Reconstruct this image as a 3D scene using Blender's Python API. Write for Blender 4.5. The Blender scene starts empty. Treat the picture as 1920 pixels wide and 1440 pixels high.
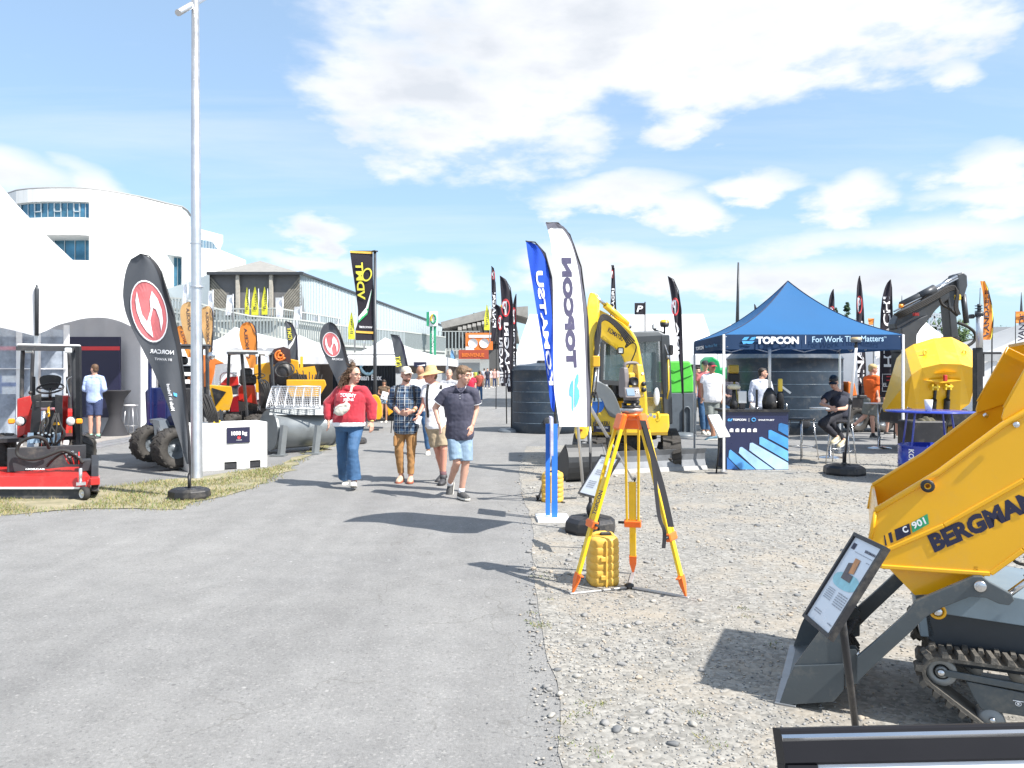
import bpy, bmesh, math, random
import numpy as np
from math import sin, cos, pi, radians as R, sqrt, atan2
from mathutils import Vector as V, Matrix, noise as NZ
random.seed(7)
SC = bpy.context.scene
# ---------------------------------------------------------------- camera
F, CX, HZ, H = 1400., 960., 700., 1.65
cd = bpy.data.cameras.new("camera"); cam = bpy.data.objects.new("camera", cd); SC.collection.objects.link(cam)
cam.location = (0, 0, H); cam.rotation_euler = (R(90), 0, 0)
cd.sensor_width = 36; cd.lens = F/1920*36; cd.shift_y = (HZ-720)/1920.; cd.clip_start = .05; cd.clip_end = 6000
SC.camera = cam
# ---------------------------------------------------------------- light
SV = V((.72, -.45, 1.)).normalized()
SELEV = math.asin(SV.z); SAZ = atan2(SV.x, SV.y)
sl = bpy.data.lights.new("sun", 'SUN'); sl.energy = 4.0; sl.angle = R(.53); sl.color = (1, .955, .89)
so = bpy.data.objects.new("sun", sl); SC.collection.objects.link(so)
so.rotation_euler = SV.to_track_quat('Z', 'Y').to_euler(); so.location = (20, -20, 40)
SC.view_settings.view_transform = 'Standard'; SC.view_settings.look = 'None'
SC.view_settings.exposure = 1.13; SC.view_settings.gamma = 1
W = bpy.data.worlds.new("World"); SC.world = W; W.use_nodes = True
def world():
    nt = W.node_tree; nt.nodes.clear(); N = nt.nodes.new; L = nt.links.new
    def m(op, a, b=None, c=None, clamp=False):
        n = N('ShaderNodeMath'); n.operation = op; n.use_clamp = clamp
        for i, v in enumerate((a, b, c)):
            if v is None: continue
            if isinstance(v, (int, float)): n.inputs[i].default_value = v
            else: L(v, n.inputs[i])
        return n.outputs[0]
    out = N('ShaderNodeOutputWorld'); bg = N('ShaderNodeBackground'); L(bg.outputs[0], out.inputs[0])
    sky = N('ShaderNodeTexSky'); sky.sky_type = 'NISHITA'; sky.sun_disc = False
    sky.sun_elevation = SELEV; sky.sun_rotation = SAZ; sky.air_density = 1.0; sky.dust_density = 1.2; sky.ozone_density = 1.6
    tc = N('ShaderNodeTexCoord'); sx = N('ShaderNodeSeparateXYZ'); L(tc.outputs['Generated'], sx.inputs[0])
    x, y, z = sx.outputs
    zc = m('MAXIMUM', z, 0.0)
    # cloud layer: intersect the view ray with a plane overhead
    k = m('DIVIDE', 1.0, m('ADD', zc, .10))
    cv = N('ShaderNodeCombineXYZ'); L(m('MULTIPLY', x, k), cv.inputs[0]); L(m('MULTIPLY', y, k), cv.inputs[1]); cv.inputs[2].default_value = 3.7
    def noi(sc, det, rough, vec=cv.outputs[0], off=None, dist=.0):
        n = N('ShaderNodeTexNoise'); n.inputs['Scale'].default_value = sc; n.inputs['Detail'].default_value = det
        n.inputs['Roughness'].default_value = rough; n.inputs['Distortion'].default_value = dist
        if off:
            mp = N('ShaderNodeVectorMath'); mp.operation = 'ADD'; mp.inputs[1].default_value = off; L(vec, mp.inputs[0]); vec = mp.outputs[0]
        L(vec, n.inputs['Vector']); return n.outputs['Fac']
    el = m('ARCTAN2', zc, m('POWER', m('ADD', m('MULTIPLY', x, x), m('MULTIPLY', y, y)), .5)); az = m('ARCTAN2', x, y)
    dvn = N('ShaderNodeVectorMath'); dvn.operation = 'MULTIPLY'; dvn.inputs[1].default_value = (1, 1, 2.5); L(tc.outputs['Generated'], dvn.inputs[0]); dv = dvn.outputs[0]
    n1 = noi(4.2, 8, .52, vec=dv, dist=.1); nfine = noi(12, 8, .55, vec=dv, off=(3, 1, 0))
    # explicit big cumulus masses (azimuth, elevation, half sizes, weight), ragged by noise; the rest of the dome gets free noise clouds
    BL = [(-.06,.36,.23,.105,1.),(.13,.42,.34,.105,1.15),(.33,.42,.24,.105,1.1),(.50,.415,.10,.06,1.),(.22,.345,.15,.045,.8),
          (.16,.235,.10,.026,.8),(.25,.205,.045,.026,.7),(.32,.235,.05,.02,.7),(.305,.285,.07,.02,.0),(.42,.215,.055,.034,.9),(.56,.235,.07,.024,.75),(.53,.335,.022,.020,.6),
          (-.63,.215,.09,.040,1.0),(-.53,.21,.04,.035,.8),(-.26,.185,.045,.022,.95),(-.27,.145,.10,.016,.6),(-.12,.135,.07,.020,.7),
          (.46,.155,.20,.026,.7),(.60,.195,.13,.026,.8),(.30,.118,.30,.024,.7),(.12,.145,.12,.028,.8),(.62,.11,.25,.022,.6)]
    tot = None
    wx = m('MULTIPLY', m('SUBTRACT', n1, .5), .22); wy = m('MULTIPLY', m('SUBTRACT', nfine, .5), .08)
    for a, e, ra, re, wt in BL:
        if wt == 0: continue
        dx = m('DIVIDE', m('SUBTRACT', m('ADD', az, wx), a), ra); dy = m('DIVIDE', m('SUBTRACT', m('ADD', el, wy), e), re)
        g = m('MULTIPLY', m('SUBTRACT', 1.0, m('ADD', m('MULTIPLY', dx, dx), m('MULTIPLY', dy, dy))), wt)
        g = m('MAXIMUM', g, -.9)
        tot = g if tot is None else m('SMOOTH_MAX', tot, g, .35)
    # outside the photographed sector: free clouds
    side = m('MULTIPLY', m('SUBTRACT', m('ABSOLUTE', az), .75), 4., clamp=True)
    free = m('MULTIPLY', m('SUBTRACT', n1, .50), 6.)
    tot = m('ADD', m('MULTIPLY', tot, m('SUBTRACT', 1., side)), m('MULTIPLY', free, side))
    rag = m('ADD', m('MULTIPLY', m('SUBTRACT', nfine, .5), 2.3), m('MULTIPLY', m('SUBTRACT', n1, .5), 2.0))
    dens = m('ADD', tot, rag)
    den = N('ShaderNodeMapRange'); den.interpolation_type = 'SMOOTHSTEP'; L(dens, den.inputs[0])
    den.inputs[1].default_value = -.36; den.inputs[2].default_value = .90
    # thin wisps
    wv = N('ShaderNodeVectorMath'); wv.operation = 'MULTIPLY'; wv.inputs[1].default_value = (.45, 1.7, 1); L(cv.outputs[0], wv.inputs[0])
    wis = N('ShaderNodeMapRange'); L(noi(1.1, 7, .6, vec=wv.outputs[0], dist=.3), wis.inputs[0]); wis.inputs[1].default_value = .46; wis.inputs[2].default_value = .78
    wis.inputs[4].default_value = .32
    cover = m('MAXIMUM', den.outputs[0], wis.outputs[0])
    low = N('ShaderNodeMapRange'); L(el, low.inputs[0]); low.inputs[1].default_value = .0; low.inputs[2].default_value = .16; low.inputs[3].default_value = .55; low.inputs[4].default_value = .42
    # cloud brightness: bright rims, greyer thick undersides
    thick = N('ShaderNodeMapRange'); L(m('ADD', dens, m('MULTIPLY', m('SUBTRACT', noi(4.2, 7, .55, vec=dv, off=(9, 4, 0)), .5), 4.6)), thick.inputs[0])
    thick.inputs[1].default_value = .5; thick.inputs[2].default_value = 2.0
    cc = N('ShaderNodeMix'); cc.data_type = 'RGBA'; L(thick.outputs[0], cc.inputs[0])
    cc.inputs[6].default_value = (5.9, 5.95, 6.1, 1); cc.inputs[7].default_value = (4.25, 4.48, 4.85, 1)
    # base sky, lifted a little
    sk = N('ShaderNodeMix'); sk.data_type = 'RGBA'; sk.blend_type = 'MULTIPLY'; sk.inputs[0].default_value = 1
    L(sky.outputs[0], sk.inputs[6]); sk.inputs[7].default_value = (SKYM[0], SKYM[1], SKYM[2], 1)
    s0 = N('ShaderNodeMix'); s0.data_type = 'RGBA'; L(low.outputs[0], s0.inputs[0]); L(sk.outputs[2], s0.inputs[6]); s0.inputs[7].default_value = (3.6, 4.8, 5.9, 1)
    s1 = N('ShaderNodeMix'); s1.data_type = 'RGBA'; L(m('MULTIPLY', cover, .97), s1.inputs[0]); L(s0.outputs[2], s1.inputs[6]); L(cc.outputs[2], s1.inputs[7])
    L(s1.outputs[2], bg.inputs[0]); bg.inputs[1].default_value = .085
SKYM = (.98, 1.16, 1.30)
world()
# ---------------------------------------------------------------- helpers
def at(px, py, d): return V(((px-CX)/F*d, d, H+(HZ-py)/F*d))
def gd(px, py): d = F*H/(py-HZ); return V(((px-CX)/F*d, d, 0))
MT = {}
def M(name, col, rough=.5, metal=0., var=.10, vs=6., bump=0., bs=40., alpha=1., trans=0., coat=0., sheen=0., emit=0.):
    if name in MT: return MT[name]
    m = bpy.data.materials.new(name); m.use_nodes = True; nt = m.node_tree; N = nt.nodes.new; L = nt.links.new
    p = nt.nodes['Principled BSDF']; p.inputs['Roughness'].default_value = rough; p.inputs['Metallic'].default_value = metal
    p.inputs['Coat Weight'].default_value = coat; p.inputs['Transmission Weight'].default_value = trans; p.inputs['Alpha'].default_value = alpha
    p.inputs['Sheen Weight'].default_value = sheen
    tc = N('ShaderNodeTexCoord'); n = N('ShaderNodeTexNoise'); n.inputs['Scale'].default_value = vs; n.inputs['Detail'].default_value = 6; n.inputs['Roughness'].default_value = .62
    L(tc.outputs['Object'], n.inputs['Vector'])
    r = N('ShaderNodeMapRange'); L(n.outputs['Fac'], r.inputs[0]); r.inputs[1].default_value = .3; r.inputs[2].default_value = .7; r.inputs[3].default_value = 1-var; r.inputs[4].default_value = 1+var
    mx = N('ShaderNodeVectorMath'); mx.operation = 'SCALE'; mx.inputs[0].default_value = col[:3]; L(r.outputs[0], mx.inputs['Scale'])
    L(mx.outputs[0], p.inputs['Base Color'])
    r2 = N('ShaderNodeMapRange'); L(n.outputs['Fac'], r2.inputs[0]); r2.inputs[3].default_value = max(rough-.12, .02); r2.inputs[4].default_value = min(rough+.12, 1); L(r2.outputs[0], p.inputs['Roughness'])
    if bump:
        b = N('ShaderNodeBump'); b.inputs['Strength'].default_value = bump; b.inputs['Distance'].default_value = .01
        n2 = N('ShaderNodeTexNoise'); n2.inputs['Scale'].default_value = bs; n2.inputs['Detail'].default_value = 4
        L(tc.outputs['Object'], n2.inputs['Vector']); L(n2.outputs['Fac'], b.inputs['Height']); L(b.outputs[0], p.inputs['Normal'])
    if emit:
        p.inputs['Emission Strength'].default_value = emit; p.inputs['Emission Color'].default_value = (*col[:3], 1)
    MT[name] = m; return m
def cloth(name, col, tl=.35, **k):
    """fabric that lets some sun through"""
    if name in MT: return MT[name]
    m = M(name, col, k.pop('rough', .8), var=k.pop('var', .06), vs=k.pop('vs', 3), bump=k.pop('bump', .25), bs=k.pop('bs', 9), **k)
    nt = m.node_tree; N = nt.nodes.new; L = nt.links.new; p = nt.nodes['Principled BSDF']; o = nt.nodes['Material Output']
    t = N('ShaderNodeBsdfTranslucent'); t.inputs[0].default_value = (*[min(1, c*1.1) for c in col[:3]], 1)
    x = N('ShaderNodeMixShader'); x.inputs[0].default_value = tl; L(p.outputs[0], x.inputs[1]); L(t.outputs[0], x.inputs[2]); L(x.outputs[0], o.inputs[0]); return m
class MB:
    def __init__(s): s.v = []; s.f = []; s.m = []; s.cur = 0; s.sm = []; s.smooth = False
    def add(s, vs, fs, smooth=None):
        o = len(s.v); s.v += [tuple(v) for v in vs]; s.f += [tuple(i+o for i in f) for f in fs]
        s.m += [s.cur]*len(fs); s.sm += [s.smooth if smooth is None else smooth]*len(fs); return s
    def box(s, c, sz, rz=0, rx=0, ry=0, M4=None, bev=0):
        c = V(c); hx, hy, hz = [a/2 for a in sz]
        rot = Matrix.Rotation(rz, 3, 'Z') @ Matrix.Rotation(ry, 3, 'Y') @ Matrix.Rotation(rx, 3, 'X') if M4 is None else M4
        if bev:
            b = min(bev, hx*.9, hy*.9, hz*.9); vs = []
            for sx in (-1, 1):
                for sy in (-1, 1):
                    for sz_ in (-1, 1):
                        for k in range(3):
                            p = [sx*hx, sy*hy, sz_*hz]
                            for j, (sg, hh) in enumerate(((sx, hx), (sy, hy), (sz_, hz))):
                                if j != k: p[j] = sg*(hh-b)
                            vs.append(c + rot @ V(p))
            bm = bmesh.new(); [bm.verts.new(v) for v in vs]; bmesh.ops.convex_hull(bm, input=bm.verts[:])
            bmesh.ops.dissolve_limit(bm, angle_limit=.02, verts=bm.verts[:], edges=bm.edges[:])
            bm.verts.index_update(); s.add([v.co for v in bm.verts], [[v.index for v in f.verts] for f in bm.faces]); bm.free(); return s
        vs = [c + rot @ V((x*hx, y*hy, z*hz)) for x in (-1, 1) for y in (-1, 1) for z in (-1, 1)]
        return s.add(vs, [(0,1,3,2),(4,6,7,5),(0,4,5,1),(2,3,7,6),(0,2,6,4),(1,5,7,3)], False)
    def bar(s, a, b, w, h=None, up=(0,0,1), bev=0):
        a, b = V(a), V(b); h = h or w; z = (b-a); L = z.length; z.normalize(); u = V(up)
        if abs(z.dot(u)) > .99: u = V((0, 1, 0))
        x = z.cross(u).normalized(); y = x.cross(z)
        return s.box((a+b)/2, (w, h, L), M4=Matrix((x, y, z)).transposed() if True else None, bev=bev)
    def tube(s, pts, r, n=10, caps=True, closed=False, sq=None):
        pts = [V(p) for p in pts]; k = len(pts); rs = r if isinstance(r, (list, tuple)) else [r]*k; vs = []; fs = []
        up = None
        for i, p in enumerate(pts):
            if closed: t = pts[(i+1) % k]-pts[i-1]
            else: t = pts[min(i+1, k-1)]-pts[max(i-1, 0)]
            t.normalize()
            if up is None: up = V((0,0,1)) if abs(t.z) < .9 else V((0,1,0))
            x = t.cross(up)
            if x.length < 1e-4: x = t.orthogonal()
            x.normalize(); y = x.cross(t); up = y
            for j in range(n):
                a = 2*pi*j/n; vs.append(p + (x*cos(a)+y*sin(a)*(sq or 1))*rs[i])
        for i in range(k if closed else k-1):
            for j in range(n):
                a, b = i*n+j, i*n+(j+1) % n; c = ((i+1) % k)*n
                fs.append((a, b, c+(j+1) % n, c+j))
        s.add(vs, fs, True)
        if caps and not closed: o = len(s.v)-len(vs); s.add([], []) ; s.f += [tuple(o+j for j in range(n))[::-1], tuple(o+(k-1)*n+j for j in range(n))]; s.m += [s.cur]*2; s.sm += [False]*2
        return s
    def cyl(s, a, b, r, r2=None, n=20): return s.tube([a, b], [r, r if r2 is None else r2], n)
    def lathe(s, prof, c=(0,0,0), axis=(0,0,1), n=24, ref=None):
        """prof: list of (radius, distance along axis)"""
        ax = V(axis).normalized(); x = ax.orthogonal().normalized() if ref is None else V(ref); y = ax.cross(x); c = V(c); vs = []; fs = []
        for r, z in prof:
            for j in range(n): a = 2*pi*j/n; vs.append(c+ax*z+(x*cos(a)+y*sin(a))*max(r, 1e-4))
        for i in range(len(prof)-1):
            for j in range(n): a, b = i*n+j, i*n+(j+1) % n; fs.append((a, b, b+n, a+n))
        return s.add(vs, fs, True)
    def sph(s, c, r, n=14, m=9, sc=(1,1,1), M4=None):
        c = V(c); vs = []; fs = []; M4 = M4 or Matrix.Identity(3)
        for i in range(m+1):
            t = pi*i/m
            for j in range(n): a = 2*pi*j/n; vs.append(c+M4 @ V((sin(t)*cos(a)*sc[0]*r, sin(t)*sin(a)*sc[1]*r, cos(t)*sc[2]*r)))
        for i in range(m):
            for j in range(n): a, b = i*n+j, i*n+(j+1) % n; fs.append((a, a+n, b+n, b))
        return s.add(vs, fs, True)
    def ext(s, pts, vec, bev=0):
        """closed polygon pts extruded by vec"""
        pts = [V(p) for p in pts]; n = len(pts); vec = V(vec); vs = pts+[p+vec for p in pts]
        fs = [tuple(range(n)), tuple(range(2*n-1, n-1, -1))]+[(i, i+n, (i+1) % n+n, (i+1) % n) for i in range(n)]
        return s.add(vs, fs, False)
    def loft(s, rings, caps=True, smooth=True):
        n = len(rings[0]); vs = [p for r in rings for p in r]; fs = []
        for i in range(len(rings)-1):
            for j in range(n): a, b = i*n+j, i*n+(j+1) % n; fs.append((a, b, b+n, a+n))
        s.add(vs, fs, smooth)
        if caps: o = len(s.v)-len(vs); s.f += [tuple(o+j for j in range(n))[::-1], tuple(o+(len(rings)-1)*n+j for j in range(n))]; s.m += [s.cur]*2; s.sm += [False]*2
        return s
    def grid(s, fn, nu, nv, smooth=True):
        vs = [fn(i/nu, j/nv) for j in range(nv+1) for i in range(nu+1)]
        return s.add(vs, [(j*(nu+1)+i, j*(nu+1)+i+1, (j+1)*(nu+1)+i+1, (j+1)*(nu+1)+i) for j in range(nv) for i in range(nu)], smooth)
    def fix(s, me):
        bm = bmesh.new(); bm.from_mesh(me); bmesh.ops.recalc_face_normals(bm, faces=bm.faces[:]); bm.to_mesh(me); bm.free()
    def build(s, name, mats, parent=None, world=False, label=None, cat=None, group=None, kind=None, nofix=False, bevel=0):
        me = bpy.data.meshes.new(name); v = s.v
        if parent is not None and world:
            mi = Matrix.LocRotScale(parent.location, parent.rotation_euler, None).inverted(); v = [tuple(mi @ V(p)) for p in v]
        me.from_pydata(v, [], s.f); mats = mats if isinstance(mats, (list, tuple)) else [mats]
        for m in mats: me.materials.append(m)
        me.polygons.foreach_set('material_index', s.m); me.polygons.foreach_set('use_smooth', s.sm)
        if not nofix: s.fix(me)
        o = bpy.data.objects.new(name, me); SC.collection.objects.link(o)
        if parent is not None: o.parent = parent
        if bevel:
            b = o.modifiers.new('bevel', 'BEVEL'); b.width = bevel; b.segments = 2; b.limit_method = 'ANGLE'; b.angle_limit = R(40)
        tag(o, label, cat, group, kind); return o
def tag(o, label=None, cat=None, group=None, kind=None):
    for k, x in (('label', label), ('category', cat), ('group', group), ('kind', kind)):
        if x: o[k] = x
    return o
def thing(name, loc, label, cat, group=None, rz=0):
    o = bpy.data.objects.new(name, None); SC.collection.objects.link(o); o.location = loc; o.rotation_euler = (0, 0, rz); o.empty_display_size = .2
    return tag(o, label, cat, group)
def copy_tree(o, parent=None, loc=None, rz=None, label=None):
    c = o.copy(); SC.collection.objects.link(c)
    if parent: c.parent = parent
    if loc is not None: c.location = loc
    if rz is not None: c.rotation_euler = (0, 0, rz)
    if label: c['label'] = label
    for ch in list(o.children): copy_tree(ch, c)
    return c
TXC = {}
TMP = bpy.data.scenes.new('evaluation')
def tmpdg():
    
    with bpy.context.temp_override(scene=TMP, view_layer=TMP.view_layers[0]): dg = bpy.context.evaluated_depsgraph_get()
    dg.update(); return dg
def txt(s, bold=0., sp=1.):
    """2D glyph mesh, cap height 1, starting at x=0"""
    k = (s, bold, sp)
    if k in TXC: return TXC[k]
    cu = bpy.data.curves.new('t', 'FONT'); cu.body = s; cu.size = 1; cu.offset = bold*.5; cu.space_character = sp; cu.resolution_u = 3
    o = bpy.data.objects.new('t', cu); TMP.collection.objects.link(o); dg = tmpdg()
    e = o.evaluated_get(dg); me = e.to_mesh(); vs = [(v.co.x, v.co.y) for v in me.vertices]; fs = [tuple(p.vertices) for p in me.polygons]; e.to_mesh_clear()
    bpy.data.objects.remove(o); bpy.data.curves.remove(cu)
    x0 = min(v[0] for v in vs); x1 = max(v[0] for v in vs); y0 = min(v[1] for v in vs) if not set(s) & set('gjpqy,') else 0.; y1 = max(v[1] for v in vs)
    y0 = max(y0, -.03) if not set(s) & set('gjpqy,') else 0.
    TXC[k] = ([((a-x0)/(x1-x0), (b-y0)/(y1-y0)) for a, b in vs], fs, (x1-x0)/(y1-y0)); return TXC[k]
def text(mb, s, fn, w=None, bold=.03, sp=1., shear=0.):
    """fn(u,v) u,v in 0..1 over the word box"""
    vs, fs, ar = txt(s, bold, sp); return mb.add([fn(a+shear*(b-.5), b) for a, b in vs], fs, False)
def quadmap(p00, p10, p01, off=(0,0,0)):
    a, b, c, o = V(p00), V(p10), V(p01), V(off)
    return lambda u, v: a+(b-a)*u+(c-a)*v+o
def bil(p00, p10, p11, p01, off=(0,0,0)):
    a, b, c, d, o = V(p00), V(p10), V(p11), V(p01), V(off)
    return lambda u, v: (a*(1-u)+b*u)*(1-v)+(d*(1-u)+c*u)*v+o
def smooth_poly(pts, it=1, closed=True):
    for _ in range(it):
        q = []; n = len(pts)
        for i in range(n if closed else n-1):
            a, b = pts[i], pts[(i+1) % n]; q += [tuple(a[k]*.75+b[k]*.25 for k in range(len(a))), tuple(a[k]*.25+b[k]*.75 for k in range(len(a)))]
        if not closed: q = [pts[0]]+q+[pts[-1]]
        pts = q
    return pts
# common materials
m_black = M('black_plastic', (.018,.018,.021), .45, var=.2, bump=.1, bs=120)
m_rubber = M('rubber', (.028,.027,.027), .8, var=.35, vs=12, bump=.3, bs=60)
m_tyre = M('dusty_tyre_rubber', (.05,.046,.042), .85, var=.4, vs=9, bump=.4, bs=70)
m_steel = M('dark_steel', (.055,.06,.068), .42, .3, var=.18, bump=.05)
m_chrome = M('polished_steel', (.62,.63,.65), .22, 1., var=.05)
m_alu = M('aluminium', (.62,.63,.65), .38, .85, var=.08)
m_white = M('white_paint', (.80,.80,.79), .45, var=.04)
m_yellow = M('yellow_paint', (.74,.39,.02), .35, var=.05, vs=3, coat=.3)
m_kyellow = M('lemon_yellow_paint', (.76,.52,.03), .35, var=.06, vs=3, coat=.3)
m_orange = M('orange_paint', (.74,.19,.03), .45, var=.07, coat=.2)
m_red = M('red_paint', (.52,.026,.022), .32, var=.06, coat=.4)
m_navy = M('navy_paint', (.012,.022,.10), .3, var=.12, coat=.5)
m_grey = M('grey_paint', (.13,.15,.17), .4, var=.1, coat=.2)
m_glass = M('glass', (.10,.16,.18), .05, var=.05, alpha=.55, coat=.5)
m_glassd = M('dark_window_glass', (.03,.075,.11), .06, .3, var=.25, vs=1.5)
m_ink = M('dark_ink', (.016,.017,.05), .5, var=.05)
m_wht = M('white_print', (.82,.82,.82), .6, var=.02)
m_wood = M('weathered_wood', (.16,.12,.09), .8, var=.3, vs=14, bump=.3)
m_blue = M('bright_blue_paint', (.03,.17,.62), .4, var=.06)
# ================================================================ ground, road, gravel, grass
def gmat(name, c1, c2, rough=.9, kind='asphalt'):
    m = bpy.data.materials.new(name); m.use_nodes = True; nt = m.node_tree; N = nt.nodes.new; L = nt.links.new
    p = nt.nodes['Principled BSDF']; p.inputs['Roughness'].default_value = rough
    tc = N('ShaderNodeTexCoord'); P = tc.outputs['Object']
    def noi(sc, det=5, r=.6, dist=0): n = N('ShaderNodeTexNoise'); n.inputs['Scale'].default_value = sc; n.inputs['Detail'].default_value = det; n.inputs['Roughness'].default_value = r; n.inputs['Distortion'].default_value = dist; L(P, n.inputs['Vector']); return n.outputs['Fac']
    def mr(v, a, b, c=0., d=1.): n = N('ShaderNodeMapRange'); L(v, n.inputs[0]); n.inputs[1].default_value = a; n.inputs[2].default_value = b; n.inputs[3].default_value = c; n.inputs[4].default_value = d; return n.outputs[0]
    def mix(f, a, b, bt='MIX'):
        n = N('ShaderNodeMix'); n.data_type = 'RGBA'; n.blend_type = bt
        L(f, n.inputs[0]) if not isinstance(f, float) else setattr(n.inputs[0], 'default_value', f)
        for i, v in ((6, a), (7, b)):
            if isinstance(v, tuple): n.inputs[i].default_value = (*v, 1)
            else: L(v, n.inputs[i])
        return n.outputs[2]
    base = mix(mr(noi(.35, 6, .62), .3, .7), c1, c2)
    fine = mr(noi(55, 4, .7), .25, .75, .80, 1.2)
    g = N('ShaderNodeVectorMath'); g.operation = 'SCALE'; L(base, g.inputs[0]); L(fine, g.inputs['Scale']); col = g.outputs[0]
    mid = mr(noi(3.2, 7, .68), .30, .72, .88, 1.12)
    g = N('ShaderNodeVectorMath'); g.operation = 'SCALE'; L(col, g.inputs[0]); L(mid, g.inputs['Scale']); col = g.outputs[0]
    b = N('ShaderNodeBump'); b.inputs['Strength'].default_value = .5; b.inputs['Distance'].default_value = .006
    if kind == 'asphalt':
        g = N('ShaderNodeVectorMath'); g.operation = 'SCALE'; L(col, g.inputs[0]); L(mr(noi(210, 2, .8), .28, .72, .82, 1.18), g.inputs['Scale']); col = g.outputs[0]
        va = N('ShaderNodeTexVoronoi'); va.inputs['Scale'].default_value = 85; L(P, va.inputs['Vector']); vs_ = N('ShaderNodeSeparateColor'); L(va.outputs['Color'], vs_.inputs[0]); col = mix(mr(vs_.outputs[0], .92, .98, 0, .38), col, (.38, .37, .35)); col = mix(mr(vs_.outputs[1], .93, .98, 0, .4), col, (.09, .09, .092))
        mpn = N('ShaderNodeMapping'); mpn.inputs['Scale'].default_value = (1.6, .16, 1); mpn.inputs['Rotation'].default_value = (0, 0, .16); L(P, mpn.inputs[0]); ns = N('ShaderNodeTexNoise'); ns.inputs['Scale'].default_value = 1.3; ns.inputs['Detail'].default_value = 5; L(mpn.outputs[0], ns.inputs['Vector'])
        g = N('ShaderNodeVectorMath'); g.operation = 'SCALE'; L(col, g.inputs[0]); L(mr(ns.outputs['Fac'], .3, .7, .90, 1.10), g.inputs['Scale']); col = g.outputs[0]
        # pale scuffs, dark specks, cracks near the gravel edge
        col = mix(mr(noi(7, 6, .75), .66, .76, 0, .42), col, (.46, .45, .43))
        v2 = N('ShaderNodeTexVoronoi'); v2.inputs['Scale'].default_value = 1.9; L(P, v2.inputs['Vector'])
        col = mix(mr(v2.outputs['Distance'], .015, .03, .6, 0), col, (.07, .07, .07))
        v3 = N('ShaderNodeTexVoronoi'); v3.inputs['Scale'].default_value = 5.3; L(P, v3.inputs['Vector'])
        col = mix(mr(v3.outputs['Distance'], .03, .08, .55, 0), col, (.50, .49, .47))
        wv = N('ShaderNodeVectorMath'); wv.operation = 'ADD'; L(P, wv.inputs[0])
        nn = N('ShaderNodeTexNoise'); nn.inputs['Scale'].default_value = 2.2; nn.inputs['Detail'].default_value = 6; L(P, nn.inputs['Vector'])
        s2 = N('ShaderNodeVectorMath'); s2.operation = 'SCALE'; L(nn.outputs['Color'], s2.inputs[0]); s2.inputs['Scale'].default_value = .55; L(s2.outputs[0], wv.inputs[1])
        v = N('ShaderNodeTexVoronoi'); v.feature = 'DISTANCE_TO_EDGE'; v.inputs['Scale'].default_value = 1.15; L(wv.outputs[0], v.inputs['Vector'])
        sx = N('ShaderNodeSeparateXYZ'); L(P, sx.inputs[0])
        edge = mr(sx.outputs[0], -2.4, -.3, 0., 1.); edge2 = mr(noi(.7, 3), .42, .58)
        em = N('ShaderNodeMath'); em.operation = 'MULTIPLY'; L(edge, em.inputs[0]); L(edge2, em.inputs[1])
        cr = mr(v.outputs['Distance'], .0015, .007, .85, 0.)
        cm = N('ShaderNodeMath'); cm.operation = 'MULTIPLY'; L(em.outputs[0], cm.inputs[0]); L(cr, cm.inputs[1])
        col = mix(cm.outputs[0], col, (.125, .12, .11))
        n3 = noi(120, 3, .7); L(n3, b.inputs['Height']); b.inputs['Strength'].default_value = .8
    elif kind == 'gravel':
        v = N('ShaderNodeTexVoronoi'); v.inputs['Scale'].default_value = 38; L(P, v.inputs['Vector'])
        h = N('ShaderNodeSeparateColor'); L(v.outputs['Color'], h.inputs[0])
        g = N('ShaderNodeVectorMath'); g.operation = 'SCALE'; L(col, g.inputs[0]); L(mr(h.outputs[0], 0, 1, .72, 1.3), g.inputs['Scale']); col = g.outputs[0]
        col = mix(mr(noi(1.1, 6, .7), .48, .66, 0, .7), col, (.33, .285,.225))
        L(v.outputs['Distance'], b.inputs['Height']); b.inputs['Distance'].default_value = .007; b.invert = True
    else:
        col = mix(mr(noi(2.4, 6, .7), .40, .62), col, (.34, .30, .20))
        L(noi(30, 5), b.inputs['Height']); b.inputs['Distance'].default_value = .03
    L(col, p.inputs['Base Color']); L(b.outputs[0], p.inputs['Normal']); return m
g_asph = gmat('old_asphalt', (.195,.193,.190), (.24,.236,.228))
g_asph2 = gmat('rough_asphalt', (.18,.18,.182), (.23,.227,.22))
g_grav = gmat('gravel_ground', (.215,.209,.196), (.275,.262,.234), kind='gravel')
g_gras = gmat('dry_verge_soil', (.15, .15, .075), (.25, .23, .15), kind='soil')
mb = MB(); mb.add([(-3000,-40,0),(3000,-40,0),(3000,4000,0),(-3000,4000,0)], [(0,1,2,3)]); mb.build('ground', g_asph2, kind='structure')
def sheet(name, pts, z, mat, jag=0., step=.25, kind='structure', seed=0):
    q = []
    for i in range(len(pts)):
        a, b = V((*pts[i], z)), V((*pts[(i+1) % len(pts)], z)); n = max(1, int((b-a).length/step)) if (jag and a.y < 24 and b.y < 30) else 1
        for j in range(n):
            p = a.lerp(b, j/n)
            if jag: p.x += jag*(NZ.noise(V((p.x*2.1, p.y*2.1, seed)))*.9+NZ.noise(V((p.x*9, p.y*9, seed+3)))*.5); p.y += jag*.6*NZ.noise(V((p.x*2.3, p.y*2.3, seed+9)))
            q.append(p)
    ar = sum(q[i].x*q[(i+1) % len(q)].y-q[(i+1) % len(q)].x*q[i].y for i in range(len(q)))
    if ar < 0: q.reverse()
    mb = MB(); mb.add(q, [tuple(range(len(q)))]); return mb.build(name, mat, kind=kind, nofix=True)
def g2(px, py): p = gd(px, py); return (p.x, p.y)
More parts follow.
